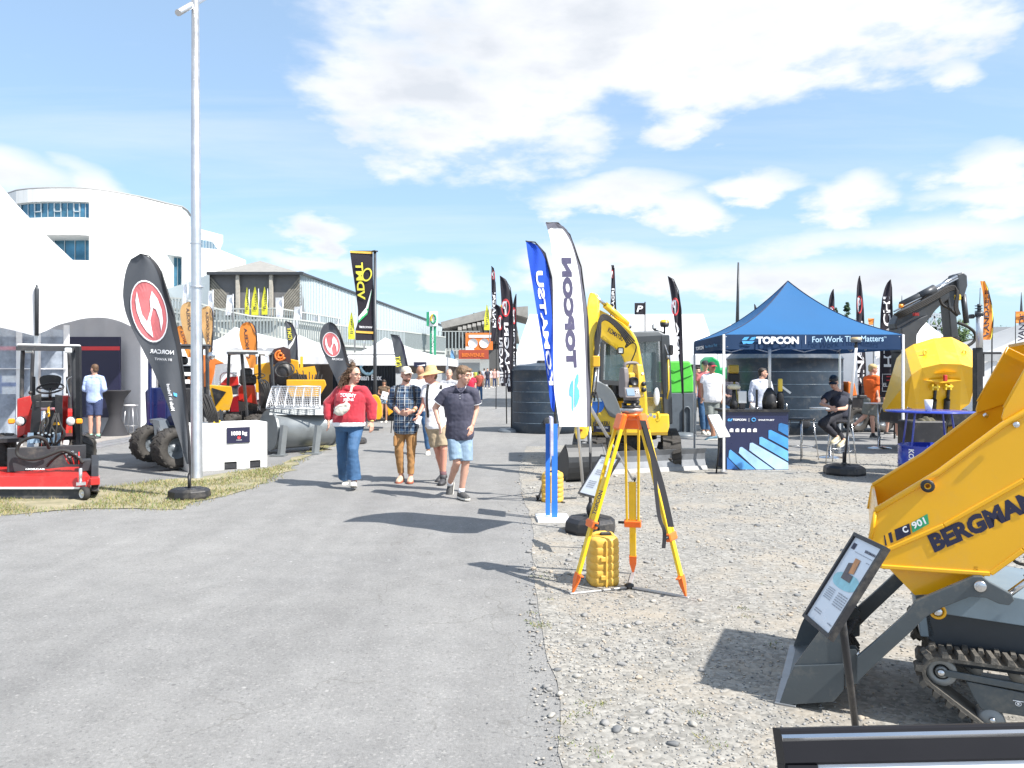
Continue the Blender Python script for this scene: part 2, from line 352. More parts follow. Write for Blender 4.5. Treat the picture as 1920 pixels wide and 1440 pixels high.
EDGE = [(.24, .3), (.255, 3.), (.25, 4.), (.235, 4.8), g2(1018,1120), g2(1010,1040), g2(1000,985), g2(985,930), g2(975,885), g2(985,850), g2(990,838)]
road = [(-30, .3)] + EDGE[:-1] + [g2(985,838), (1.2, 21.), (60, 20.6), (60, 26), (-.6, 28), (-1.5, 60), (-3, 150), (-9, 150), (-6.2, 60), g2(735,760), g2(690,790), g2(640,825), g2(580,860), g2(505,908), g2(330,955), g2(160,955), g2(0,967), (-30, 8.6)]
sheet('road', road, .004, g_asph, .035, seed=1)
grav = [(.18,.3)] + [(x-.03, y) for x, y in EDGE] + [g2(1100,834), g2(1330,842), g2(1700,852), (30, 15.6), (30, .3)]
sheet('gravel_path', grav, .008, g_grav, .05, seed=5)
GR = [g2(0,967), g2(160,955), g2(330,957), g2(505,905), g2(560,868), g2(640,826), g2(690,792), g2(676,790), g2(620,822), g2(540,868), g2(505,878), g2(380,893), g2(330,898), g2(190,915), g2(0,912), (-12, 11.), (-12, 8.5)]
sheet('verge', GR, .009, g_gras, .24, seed=8)
def inpoly(x, y, P):
    c = False; j = len(P)-1
    for i in range(len(P)):
        if (P[i][1] > y) != (P[j][1] > y) and x < (P[j][0]-P[i][0])*(y-P[i][1])/(P[j][1]-P[i][1])+P[i][0]: c = not c
        j = i
    return c
def stones():
    rng = np.random.default_rng(3); base = []
    for k in range(6):
        bm = bmesh.new(); bmesh.ops.create_icosphere(bm, subdivisions=1, radius=1)
        for i in range(5):
            nrm = V(rng.normal(size=3)).normalized(); bmesh.ops.bisect_plane(bm, geom=bm.verts[:]+bm.edges[:]+bm.faces[:], plane_co=nrm*(.45+.3*rng.random()), plane_no=nrm, clear_outer=True)
            bmesh.ops.holes_fill(bm, edges=[e for e in bm.edges if e.is_boundary])
        bmesh.ops.triangulate(bm, faces=bm.faces[:]); bm.verts.index_update()
        base.append((np.array([v.co[:] for v in bm.verts]), np.array([[v.index for v in f.verts] for f in bm.faces]))); bm.free()
    P = grav; VS = []; FS = []; MI = []; o = 0; n = 0
    while n < 25000:
        y = 1.7*(11.5/1.7)**rng.random() if n < 20000 else 8+7*rng.random(); lo, hi = -.15, y*.72+.3
        x = lo+(hi-lo)*rng.random()
        if not inpoly(x, y, P):
            if not inpoly(x+.16, y, P) and rng.random() > .02: continue
            if x < .1 and rng.random() > .25: continue
        dn = NZ.noise(V((x*.8, y*.8, 4)))
        if rng.random() > .55+dn*1.1: continue
        s = (.0032+.0068*rng.random()**2.4 + (.016 if rng.random() < .011 else 0))*(.8+y*.07)
        v, f = base[rng.integers(6)]; a = rng.random()*6.28; ca, sa = cos(a), sin(a)
        w = v*s*np.array([1+.5*rng.random(), .8+.3*rng.random(), .55]); w = np.stack([w[:,0]*ca-w[:,1]*sa, w[:,0]*sa+w[:,1]*ca, w[:,2]], 1)+np.array([x, y, .009+s*.18])
        VS.append(w); FS.append(f+o); MI.append(np.full(len(f), rng.choice([0,0,0,1,1,2,3]))); o += len(v); n += 1
    VS = np.concatenate(VS); FS = np.concatenate(FS); MI = np.concatenate(MI); me = bpy.data.meshes.new('gravel_stones')
    me.vertices.add(len(VS)); me.vertices.foreach_set('co', VS.ravel()); me.loops.add(FS.size); me.loops.foreach_set('vertex_index', FS.ravel().astype(np.int32))
    me.polygons.add(len(FS)); me.polygons.foreach_set('loop_start', np.arange(0, FS.size, 3, dtype=np.int32)); me.polygons.foreach_set('material_index', MI.astype(np.int32)); me.update(calc_edges=True)
    for i, c in enumerate([(.26,.256,.25), (.36,.345,.315), (.16,.165,.17), (.36,.31,.25)]): me.materials.append(M('stone_%s' % 'abcd'[i], c, .9, var=.2, vs=8))
    ob = bpy.data.objects.new('gravel', me); SC.collection.objects.link(ob); tag(ob, 'loose grey and beige stones scattered over the gravel ground', 'gravel', kind='stuff')
stones()
def blades():
    rng = random.Random(5); mb = MB(); n = 0
    spots = []
    while len(spots) < 20000:
        x = rng.uniform(-9, 0); y = rng.uniform(8.4, 25)
        if inpoly(x+rng.gauss(0,.07), y+rng.gauss(0,.10), GR) and NZ.noise(V((x*1.3, y*1.3, 2)))*1.5+rng.uniform(-.45,.35) > -.08: spots.append((x, y, .022+.03*rng.random(), 0))
    for _ in range(38):   # tufts on the gravel and its edge
        px, py = rng.choice([(1085,1340),(1080,1365),(1110,1325),(1075,1395),(1110,1420),(1330,1395),(1295,1340),(1010,1160),(1030,1120),(1020,1080),(1015,1180),(1430,1215),(1380,1150),(1440,1105),(1150,1430)])
        c = gd(px+rng.uniform(-22,22), py+rng.uniform(-9,9))
        for k in range(26): spots.append((c.x+rng.gauss(0,.022), c.y+rng.gauss(0,.022), .008+.014*rng.random(), 1))
    for x, y, h, t in spots:
        a = rng.random()*6.28; w = .0022+h*.06; dx, dy = cos(a)*w, sin(a)*w; lx, ly = rng.gauss(0, h*.5), rng.gauss(0, h*.5)
        mb.cur = rng.choice([0,1,1,2]) if not t else rng.choice([0,1,2])
        mb.add([(x-dx,y-dy,.006),(x+dx,y+dy,.006),(x+lx*.5+dx*.6,y+ly*.5+dy*.6,h*.6),(x+lx,y+ly,h)], [(0,1,2),(0,2,3)])
    mb.build('grass', [M('grass_green', (.10,.16,.03), .7, var=.3), M('grass_dry', (.30,.25,.12), .8, var=.25), M('grass_olive', (.20,.21,.06), .8, var=.2)], kind='stuff', label='short dry grass growing on the verge and in tufts at the gravel edge', cat='grass', nofix=True)
blades()
# ================================================================ buildings
m_wall = M('white_render', (.82,.82,.80), .6, var=.02, vs=1)
m_pane = M('blue_window_glass', (.07,.20,.30), .06, .45, var=.45, vs=.6)
m_frame = M('window_frame_grey', (.55,.6,.62), .4, .4, var=.05)
def curved():
    pl = [(8,62.8),(14,61.8),(30,60.8),(52,60.3),(72,60.1),(92,60),(112,60),(132,60),(150,60.1),(167,60.3),(200,61),(230,61.9),(262,63),(290,64.3),(311,65.4),(326,66.1),(341,66.8),(350,68.2),(357,70.5)]
    T = thing('curved_building', at(180,700,62)*1.+V((0,0,-1.65)), 'large white building with a curved facade and ribbon windows behind the marquee', 'building')
    top = 16.5; xs = [((a-CX)/F*d, d) for a, d in pl]
    def P(i, z, ins=0.):
        x, y = xs[i]; return V((x, y+ins, z))
    def zz(py, d): return H+(HZ-py)/F*d
    # holes: (i0,i1,z0,z1)
    holes = [(1, 9, zz(409,60.3), zz(379,60.3)), (2, 9, zz(488,60.2), zz(441,60.2)), (5, 9, zz(540,60.2), zz(513,60.2)), (14, 16, zz(545,66), zz(478,66))]
    mb = MB(); zs = sorted(set([0., top]+[h[2] for h in holes]+[h[3] for h in holes]))
    for i in range(len(xs)-1):
        for j in range(len(zs)-1):
            zm = (zs[j]+zs[j+1])/2
            if any(h[0] <= i < h[1] and h[2] < zm < h[3] for h in holes): continue
            mb.add([P(i,zs[j]), P(i+1,zs[j]), P(i+1,zs[j+1]), P(i,zs[j+1])], [(0,1,2,3)], True)
    for k, (a, b, z0, z1) in enumerate(holes):
        ins = [.35, 2.2, 2.2, 1.6][k]
        for z in (z0, z1):
            for i in range(a, b): mb.add([P(i,z), P(i+1,z), P(i+1,z,ins), P(i,z,ins)], [(0,1,2,3)])
        for i in (a, b): mb.add([P(i,z0), P(i,z1), P(i,z1,ins), P(i,z0,ins)], [(0,1,2,3)])
    back = [P(0,0)+V((-12,16,0)), P(len(xs)-1,0)+V((-9,18,0))]
    rim = [P(i,top) for i in range(len(xs))]; mb.add(rim+[back[1]+V((0,0,top)), back[0]+V((0,0,top))], [tuple(range(len(rim)+2))], False)
    mb.add([P(0,0), P(0,top), back[0]+V((0,0,top)), back[0]], [(0,1,2,3)]); e = len(xs)-1; mb.add([P(e,0), P(e,top), back[1]+V((0,0,top)), back[1]], [(0,1,2,3)])
    mb.build('wall', m_wall, T, True)
    cp = MB(); cp.tube([P(i,top+.06)+V((0,.1,0)) for i in range(len(xs))], .10, 6); cp.build('coping', M('grey_coping', (.3,.3,.3), .6), T, True)
    for k, (a, b, z0, z1) in enumerate(holes):
        ins = [.33, 2.15, 2.15, 1.55][k]; g = MB()
        for i in range(a, b): g.add([P(i,z0,ins), P(i+1,z0,ins), P(i+1,z1,ins), P(i,z1,ins)], [(0,1,2,3)])
        w = g.build('window', m_pane, T, True); f = MB(); n = 13 if k == 0 else (b-a)*(2 if k == 3 else 1)
        for q in range(n+1):
            t = a+(b-a)*q/n; i = min(int(t), b-1); u = t-i; p = P(i,0,ins-.05).lerp(P(i+1,0,ins-.05), u); f.bar(p+V((0,0,z0)), p+V((0,0,z1)), .045)
            if k == 0 and q % 3 == 1 and q < n:
                t2 = a+(b-a)*(q+1)/n; i2 = min(int(t2), b-1); p2 = P(i2,0,ins-.07).lerp(P(i2+1,0,ins-.07), t2-i2); zm = z0+(z1-z0)*.42
                for c, d in ((p+V((0,0,zm)), p2+V((0,0,zm))), (p+V((0,0,z1-.06)), p2+V((0,0,z1-.06)))): f.bar(c, d, .085)
                f.bar(p+V((0,0,zm)), p+V((0,0,z1)), .09); f.bar(p2+V((0,0,zm)), p2+V((0,0,z1)), .09)
        for z in (z0+.04, z1-.04):
            for i in range(a, b): f.bar(P(i,z,ins-.04), P(i+1,z,ins-.04), .08)
        f.build('frame', m_frame, w, False).parent = w
        o = w.children[0]; o.matrix_parent_inverse = Matrix.Translation(-T.location)
    # lower wing stepping away to the right
    T2 = thing('office_wing', (at(410,700,80).x, 80, 0), 'stepped white office wing with a glazed penthouse right of the curved building', 'building')
    mb = MB(); mb.ext([at(352,700,71)*1.+V((0,0,-1.65)), V((at(352,700,71).x, 71, H+238/F*71)), V((at(412,700,79).x,79,H+232/F*79)), V((at(461,700,86).x,86,H+212/F*86)), V((at(461,700,86).x,86,0))], (-9,20,0)); mb.build('wall', m_wall, T2, True)
    mb = MB(); d0, d1 = 74, 84
    mb.ext([at(355,466,d0), at(355,424,d0), at(418,441,d1), at(418,455,d1), at(410,455,d1+.1), at(410,474,d1)], (-5,10,0)); mb.build('penthouse', m_wall, T2, True)
    mb = MB(); mb.ext([at(362,463,d0-.2), at(362,446,d0-.2), at(409,456,d1-.3), at(409,473,d1-.3)], (0,.3,0)); w = mb.build('window', m_pane, T2, True)
    mb = MB()
    for k in range(9): mb.bar(at(363+k*5.6,446+k*1.2,d0+k*1.2-.4), at(363+k*5.6,463+k*1.2,d0+k*1.2-.4), .12)
    mb.build('window_frame', m_frame, T2, True)
def joints():
    nt = m_wall.node_tree; N = nt.nodes.new; L = nt.links.new; p = nt.nodes['Principled BSDF']; src = p.inputs['Base Color'].links[0].from_socket
    tc = N('ShaderNodeTexCoord'); mp = N('ShaderNodeMapping'); mp.inputs['Scale'].default_value = (2.2, 2.2, .10); L(tc.outputs['Object'], mp.inputs[0]); n = N('ShaderNodeTexNoise'); n.inputs['Scale'].default_value = 1.2; n.inputs['Detail'].default_value = 6; L(mp.outputs[0], n.inputs['Vector'])
    r = N('ShaderNodeMapRange'); L(n.outputs['Fac'], r.inputs[0]); r.inputs[1].default_value = .45; r.inputs[2].default_value = .8; r.inputs[3].default_value = 1; r.inputs[4].default_value = .80
    g = N('ShaderNodeVectorMath'); g.operation = 'SCALE'; L(src, g.inputs[0]); L(r.outputs[0], g.inputs['Scale']); L(g.outputs[0], p.inputs['Base Color'])
joints()
curved()
m_siding = M('dark_siding', (.14,.14,.145), .7, var=.12, vs=2)
m_slat = M('weathered_slats', (.23,.215,.185), .85, var=.3, vs=3)
m_tin = M('pale_metal_cladding', (.50,.57,.60), .5, .2, var=.04)
def stand():
    d = 60; T = thing('grandstand_building', (at(478,700,d).x, d, 0), 'dark gabled grandstand hall clad in grey boards with diagonal timber slats', 'building')
    def q(a, b, dd=d): return at(a, b, dd)
    mb = MB(); mb.ext([q(393,512), q(562,512), q(566,640), q(393,640)], (0,20,0)); mb.build('wall', m_siding, T, True)
    mb = MB(); ap = q(488,489,70); e = [q(388,513,59.6), q(569,513,59.6), q(569,512,59.6)+V((0,22,0)), q(388,512,59.6)+V((0,22,0))]
    mb.add(e+[ap], [(0,1,4),(1,2,4),(2,3,4),(3,0,4),(0,3,2,1)]); mb.build('roof', M('grey_roof_sheet', (.27,.26,.24), .8, var=.15, vs=2), T, True)
    # diagonal slats on both sides: parallel boards running to the lower corners
    mb = MB(); mb2 = MB()
    for k in range(13):
        t = k/12; y0 = 520+t*75
        for m_, s, x0, x1, xe in ((mb, 1, 394, 446, 0), (mb2, -1, 562, 515, 0)):
            a = q(x0, y0, d-.12); b = q(x1, y0+58, d-.12); top = 591
            if y0 > top: continue
            if y0+58 > top: f = (top-y0)/58.; b = a.lerp(b, f)
            dx = (b-a).normalized().cross(V((0,1,0)))*.068; m_.ext([a+dx, b+dx, b-dx, a-dx], (0,.1+.012*(k%3),0))
    mb.build('slat_panel', m_slat, T, True); mb2.build('slat_panel', m_slat, T, True)
    for x in (446, 508.5):
        mb = MB(); mb.bar(q(x,592,d-.3), q(x,512,d-.3), .26); mb.build('column', M('pale_timber', (.42,.39,.34), .8, var=.2), T, True)
    mb = MB(); mb.bar(q(388,512.5,59.5), q(569,512.5,59.5), .22); mb.build('gutter', m_steel, T, True)
    T = thing('grandstand_wall', (-17.2, 62, 0), 'long pale blue metal clad rear wall of the stand sloping away beside the road', 'building')
    mb = MB(); a, b = V((at(562,0,60).x,60,0)), V((at(852,0,141).x,141,0)); za, zb = H+187/F*60, H+81/F*141
    mb.ext([a, b, b+V((0,0,zb)), a+V((0,0,za))], (-9,2,0)); mb.build('wall', m_tin, T, True)
    mb = MB(); mb.bar(a+V((.1,-.2,za+.06)), b+V((.1,0,zb+.06)), .16); mb.build('coping', m_steel, T, True)
    mb = MB(); n = (b-a)
    for k in range(60): t = (k/60.)**1.5; p = a+n*t+V((.04,-.04,0)); mb.bar(p, p+V((0,0,za+(zb-za)*t)), .05)
    mb.build('cladding_seam', M('cladding_seam', (.46,.53,.56), .5), T, True)
    # left sliver
    T = thing('stair_tower', (at(372,0,58).x, 58, 0), 'pale blue clad stair tower rising behind the steel lamp post', 'building')
    mb = MB(); mb.ext([at(313,640,64), at(313,541,64), at(362,527,62), at(393,513,59.5), at(393,640,59.5)], (-5,12,0)); mb.build('wall', m_tin, T, True)
stand()
def slatfence(name, path, h0, h1, step, label, grp=None, rail=True):
    """path of ground points (x,y), vertical slats from h0 to h1"""
    T = thing(name, (path[0][0], path[0][1], 0), label, 'railing', grp); mb = MB(); rl = MB()
    for (xa, ya, za), (xb, yb, zb) in zip(path[:-1], path[1:]):
        a, b = V((xa,ya,za)), V((xb,yb,zb)); n = max(1, int((b-a).length/step))
        for i in range(n): p = a.lerp(b, i/n); mb.bar(p+V((0,0,h0)), p+V((0,0,h1)), step*.38, .05)
        rl.bar(a+V((0,0,h0)), b+V((0,0,h0)), .14); rl.bar(a+V((0,0,h1)), b+V((0,0,h1)), .1); rl.ext([a+V((0,.35,h0-1.2)), b+V((0,.35,h0-1.2)), b+V((0,.35,h0+.3)), a+V((0,.35,h0+.3))], (0,.2,0))
    mb.build('slat_panel', M('galvanised_slat', (.36,.40,.40), .5, .4, var=.1), T, True); rl.build('concrete_band', M('pale_concrete', (.42,.44,.42), .8, var=.1), T, True)
def pz(px, py, d): p = at(px, py, d); return (p.x, p.y, p.z)
slatfence('terrace_railing', [pz(300,600,50), pz(345,604,50), pz(420,625,51), pz(470,634,52), pz(560,640,54), pz(640,648,58), pz(760,655,66), pz(835,660,78)], 0, 1.55, .22, 'long grey slatted terrace railing curving in front of the grandstand')
slatfence('terrace_railing', [pz(300,578,57), pz(400,602,57), pz(520,600,57.), pz(640,618,62)], 0, .9, .22, 'upper grey slatted railing under the dark gabled grandstand')
# far stand with raking roof
T = thing('far_grandstand', (at(900,0,110).x, 110, 0), 'far concrete grandstand with a raking ribbed canopy over the orange banner', 'building')
d = 110
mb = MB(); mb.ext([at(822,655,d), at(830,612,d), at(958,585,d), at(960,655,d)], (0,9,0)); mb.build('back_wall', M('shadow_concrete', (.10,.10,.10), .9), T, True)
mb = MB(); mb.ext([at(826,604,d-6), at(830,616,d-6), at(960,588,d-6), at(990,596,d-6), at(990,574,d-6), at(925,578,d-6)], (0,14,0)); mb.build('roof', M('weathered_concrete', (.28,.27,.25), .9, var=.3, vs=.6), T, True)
for k in range(12): mb = MB(); mb.bar(at(862+k*9,616-k*2.2,d-6.3), at(872+k*9,642,d-1), .5); mb.build('rib', M('weathered_concrete', 0), T, True)
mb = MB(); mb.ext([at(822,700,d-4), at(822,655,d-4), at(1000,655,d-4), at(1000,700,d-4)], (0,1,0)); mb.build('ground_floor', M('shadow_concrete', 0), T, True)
slatfence('far_railing', [pz(822,657,98), pz(900,657,98)], 0, 2.5, .42, 'tall white slatted railing left of the orange banner')
mb = MB(); mb.ext([at(873,656,95), at(873,624,95), at(924,624,95), at(924,656,95)], (0,.2,0))
mb.cur = 1; y = -.05
for cx, r in ((887,9),(908,9)): c = at(cx, 643.5, 95); mb.lathe([(0,0),(r/F*95,0),(r/F*95,.05)], c+V((0,y,0)), (0,-1,0), 24)
for a, b, c, e in ((879,628,925,633),(873,650,889,656)): mb.ext([at(a,b,94.96), at(c,b,94.96), at(c,e,94.96), at(a,e,94.96)], (0,-.03,0))
mb.build('orange_banner', [m_orange, m_wht], label='orange banner with two white discs hung on the far railing', cat='banner')
mb = MB(); mb.ext([at(860,673,92), at(860,656,92), at(916,656,92), at(916,673,92)], (0,.3,0)); mb.cur = 1
text(mb, 'BIENVENUE', quadmap(at(866,669,91.95), at(908,669,91.95), at(866,662,91.95)), bold=.05)
mb.build('entrance_fascia', [M('rust_red_board', (.36,.06,.03), .7), m_orange], label='dark red fascia board over the far hall entrance', cat='sign')
mb = MB(); mb.ext([at(855,698,93), at(855,674,93), at(917,674,93), at(917,698,93)], (0,.3,0)); mb.build('entrance_shutter', M('grey_shutter', (.34,.36,.36), .6, var=.1), label='grey shutter wall below the dark red fascia', cat='wall')
# green and white sign tower
T = thing('sign_tower', (at(814,0,70).x, 70, 0), 'tall green and white sign tower with a round leaf emblem', 'sign')
d = 70; mb = MB(); mb.ext([at(800,611,d+.6), at(800,585,d+.6), at(805,584,d), at(819,583,d), at(819,611,d), at(805,612,d)], (0,1.,0)); mb.build('head_box', m_wht, T, True)
mb = MB(); mb.ext([at(799.6,611,d), at(799.6,585,d), at(804,584.5,d-.02), at(804,611.5,d-.02)], (0,.1,0)); mb.build('side_panel', M('sign_green', (.03,.32,.17), .5), T, True)
for x0, x1 in ((806,810), (813,817)): mb = MB(); mb.ext([at(x0,700,d+.3), at(x0,611,d+.3), at(x1,611,d+.3), at(x1,700,d+.3)], (0,.3,0)); mb.build('post', MT['sign_green'], T, True)
mb = MB()
for a0, a1, mi in ((.3,2.6,0),(2.6,4.6,1),(4.6,6.6,0)):
    mb.cur = mi; mb.tube([at(812.5+4.5*cos(a0+(a1-a0)*k/8), 598+8*sin(a0+(a1-a0)*k/8), d-.06) for k in range(9)], .09, 5)
mb.build('emblem', [MT['sign_green'], M('sign_gold', (.7,.45,.03), .5)], T, True)
mb = MB(); text(mb, 'LIBRAMONT', quadmap(at(813.5,665,d+.2), at(813.5,620,d+.2), at(809.5,665,d+.2)), bold=.03); mb.build('lettering', m_wht, T, True)
# ================================================================ shared builders
TURN = False   # True: machines on the left are parked turned toward the path
def pbox(mb, x0, y0, x1, y1, d, dep, bev=0):
    """box whose front face covers the given rectangle at distance d"""
    a, b = at(x0, y0, d), at(x1, y1, d); yw = 0. if not TURN else -atan2((a.x+b.x)/2, d)
    return mb.box(V(((a.x+b.x)/2, d, (a.z+b.z)/2))+Matrix.Rotation(yw, 3, 'Z') @ V((0, dep/2, 0)), (abs(b.x-a.x), dep, abs(a.z-b.z)), rz=yw, bev=bev)
def pply(mb, pts, d, dep):
    P = [at(x, y, d) for x, y in pts]; yw = 0. if not TURN else -atan2(sum(p.x for p in P)/len(P), d); return mb.ext(P, Matrix.Rotation(yw, 3, 'Z') @ V((0, dep, 0)))
def one(name, fn, mat, T=None, **k):
    mb = MB(); fn(mb); return mb.build(name, mat, T, T is not None, **k)
def wheel(T, c, r, w, ax, rim=None, name='wheel', lugs=14, rr=.52):
    """c, ax in world; lugged tyre with a rim sub-part"""
    c = V(c); ax = V(ax).normalized(); x = V((0,0,1)); x = (x-ax*x.dot(ax)).normalized(); y = ax.cross(x); mb = MB()
    mb.lathe([(r*rr, -w*.42), (r*.80, -w*.5), (r*.93, -w*.47), (r*.965, -w*.3), (r*.965, w*.3), (r*.93, w*.47), (r*.80, w*.5), (r*rr, w*.42), (r*rr*.96, 0), (r*rr, -w*.42)], c, ax, 32, ref=x)
    for k in range(lugs):
        for s in (-1, 1):
            a = 2*pi*(k+(.5 if s > 0 else 0))/lugs; pts = []
            for (t, da) in ((0.02, .0), (.50, .20)):
                for dd in (-.075, .075):
                    aa = a+da+dd*14/lugs; pts.append((c+ax*(s*w*t)+(x*cos(aa)+y*sin(aa))*r*(.95 if t < .4 else .90), c+ax*(s*w*t)+(x*cos(aa)+y*sin(aa))*r*(1.0 if t < .4 else .965)))
            q = [pts[0], pts[1], pts[3], pts[2]]; mb.add([p[0] for p in q]+[p[1] for p in q], [(0,1,2,3),(4,5,6,7),(0,1,5,4),(1,2,6,5),(2,3,7,6),(3,0,4,7)], False)
    o = mb.build(name, m_tyre, T, True); q = MB()
    q.lathe([(r*rr*.97, -w*.40), (r*rr*.9, -w*.36), (r*rr*.82, -w*.16), (r*.16, -w*.12), (r*.14, -w*.2), (.0, -w*.2)], c, ax, 24, ref=x)
    q.lathe([(r*rr*.97, w*.40), (r*rr*.9, w*.36), (r*rr*.82, w*.16), (r*.16, w*.12), (r*.14, w*.2), (.0, w*.2)], c, ax, 24, ref=x)
    for k in range(6):
        a = k*pi/3
        for s in (-1, 1): p = c+(x*cos(a)+y*sin(a))*r*.3+ax*s*w*.12; q.cyl(p, p+ax*s*w*.05, r*.035, n=6)
    ri = q.build('rim', rim or m_grey, T, True); ri.parent = o; ri.matrix_parent_inverse = Matrix.Identity(4); return o
def rows_interp(rows, y):
    if y <= rows[0][0]: return rows[0][1:]
    for (a, l0, r0), (b, l1, r1) in zip(rows[:-1], rows[1:]):
        if y <= b: t = (y-a)/(b-a); return (l0+(l1-l0)*t, r0+(r1-r0)*t)
    return rows[-1][1:]
def flag(label, rows, d, mat, edge=None, ew=.16, deco=(), pole=None, base=None, slope=0., xref=None, amp=.035, grp=None, name='feather_flag', nr=40, polemat=None, smooth=1, edgeside='r', cat='flag', freq=1., tip=None, pr=.014):
    """rows (y, xl, xr) top to bottom; slope = change of depth per pixel to the right"""
    rows = smooth_poly([tuple(map(float, r)) for r in rows], smooth, closed=False); xref = rows[-1][2] if xref is None else xref
    y0, y1 = rows[0][0], rows[-1][0]; hh = y1-y0
    def D(px, py): l, r = rows_interp(rows, py); u = (px-l)/max(r-l, .01); return d+slope*(px-xref)+amp*(sin(py/hh*9*freq+u*2.5)*.5+.5*sin(u*7+py/hh*15*freq))*min(1, (1-abs(2*u-1))*2 if edge is None else 1)
    def fm(px, py, off=.012): return at(px, py, D(px, py)-off)
    bx, bd = (base if base else (rows[-1][2], None)); gb = at(bx, 700, d+slope*(bx-xref)); T = thing(name, (gb.x, gb.y, 0), label, cat, grp)
    mb = MB(); nc = 8
    def P(u, v): y = y0+hh*v; l, r = rows_interp(rows, y); return fm(l+(r-l)*u, y, 0)
    mb.grid(P, nc, nr); mb.build('cloth', mat, T, True, nofix=True)
    if edge is not None:
        mb = MB()
        def E(u, v):
            y = y0+hh*v; l, r = rows_interp(rows, y)
            if edgeside == 'r': x = r-(r-l)*ew*(1-u)+(.6*u)
            else: x = l+(r-l)*ew*u-.6*(1-u)
            return fm(x, y, .006)
        for s in (1, -1): mb.grid(lambda u, v: E(u, v)+V((0, .006-.006*s, 0)), 2, nr)
        mb.build('pole_sleeve', edge, T, True, nofix=True)
    for nm, mt, fn in deco:
        mb = MB(); fn(mb, fm); mb.build(nm, mt, T, True, nofix=True)
    if pole:
        mb = MB(); pts = [fm(px, py, -.0) if py <= y1 else at(px, py, d+slope*(px-xref)) for px, py in pole[:-1]]; pts.append(V((at(pole[-1][0], 700, d+slope*(pole[-1][0]-xref)).x, d+slope*(pole[-1][0]-xref), .03)))
        n = len(pts); mb.tube(pts, [pr*(.45+.55*i/(n-1)) for i in range(n)], 8); mb.build('pole', polemat or m_black, T, True)
    return T
def octbase(T, c, r, h, mat=None, name='water_base', sy=1., n=8, rot=.39):
    mb = MB(); c = V(c); prof = [(.0,0),(r*.96,0),(r,h*.25),(r*.97,h*.72),(r*.82,h*.92),(r*.30,h),(r*.28,h*.93),(0,h*.93)]
    vs = []
    rings = [[c+V((max(q,.001)*cos(2*pi*j/n+rot), max(q,.001)*sin(2*pi*j/n+rot)*sy, z)) for j in range(n)] for q, z in prof]; mb.loft(rings, caps=False, smooth=False)
    for j in range(n):
        a = 2*pi*j/n+rot; mb.bar(c+V((r*.35*cos(a), r*.35*sin(a)*sy, h*.985)), c+V((r*.80*cos(a), r*.80*sin(a)*sy, h*.90)), .02, .012)
    return mb.build(name, mat or m_black, T, True, bevel=.006)
def vword(s, xl0, xr0, yb, xl1, xr1, yt, bold=.03, mir=True, sp=1.):
    """word running up the cloth: letter tops to the right when mirrored, to the left otherwise"""
    def fn(mb, fm):
        def f(u, v):
            xl, xr = xl0+(xl1-xl0)*u, xr0+(xr1-xr0)*u; y = yb+(yt-yb)*u; t = v if mir else 1-v; return fm(xl+(xr-xl)*t, y)
        text(mb, s, f, bold=bold, sp=sp)
    return fn
def hword(s, x0, y0, x1, y1, h, bold=.03, mir=False):
    def fn(mb, fm): text(mb, s, lambda u, v: fm(x0+(x1-x0)*(1-u if mir else u), (y0+(y1-y0)*(1-u if mir else u))-h*v), bold=bold)
    return fn
def poly_deco(pts):
    def fn(mb, fm): mb.add([fm(x, y) for x, y in pts], [tuple(range(len(pts)))])
    return fn
def ring_deco(cx, cy, rx, ry, w, tilt=0, a0=0, a1=2*pi, off=.012):
    def fn(mb, fm):
        n = 28; vs = []
        for k in range(n+1):
            a = a0+(a1-a0)*k/n
            for q in (1, 1-w): x, y = rx*q*cos(a), ry*q*sin(a); vs.append(fm(cx+x*cos(tilt)-y*sin(tilt), cy+x*sin(tilt)+y*cos(tilt), off))
        mb.add(vs, [(2*k, 2*k+1, 2*k+3, 2*k+2) for k in range(n)])
    return fn
def disc_deco(cx, cy, rx, ry, tilt=0, off=.009):
    def fn(mb, fm):
        rings = [[fm(cx+q*(rx*cos(2*pi*k/28)*cos(tilt)-ry*sin(2*pi*k/28)*sin(tilt)), cy+q*(rx*cos(2*pi*k/28)*sin(tilt)+ry*sin(2*pi*k/28)*cos(tilt)), off) for k in range(28)] for q in (1, .66, .33, .02)]
        mb.loft(rings, caps=False, smooth=False)
    return fn
c_white = cloth('white_tent_cloth', (.86,.86,.87), .3, vs=1.2)
c_flagw = cloth('white_flag_cloth', (.84,.84,.85), .3)
c_grey = cloth('charcoal_flag_cloth', (.105,.113,.128), .35, vs=4)
c_black = cloth('black_flag_cloth', (.028,.024,.034), .2)
c_blue = cloth('royal_blue_flag_cloth', (.018,.09,.60), .3)
c_orange = cloth('orange_flag_cloth', (.85,.30,.06), .35)
c_tan = cloth('sandy_flag_cloth', (.72,.45,.20), .35)
c_yel = cloth('yellow_flag_cloth', (.84,.82,.06), .35)
c_lblue = cloth('light_blue_flag_cloth', (.25,.50,.78), .35)
m_pw = M('flag_print_white', (.86,.86,.88), .7, var=.02); m_pr = M('flag_print_red', (.60,.05,.06), .7, var=.06); m_pi = M('flag_print_ink', (.03,.03,.06), .7)
m_pb = M('flag_print_blue', (.10,.45,.80), .7); m_py = M('flag_print_yellow', (.80,.74,.08), .7); m_pg = M('flag_print_green', (.04,.45,.15), .7)
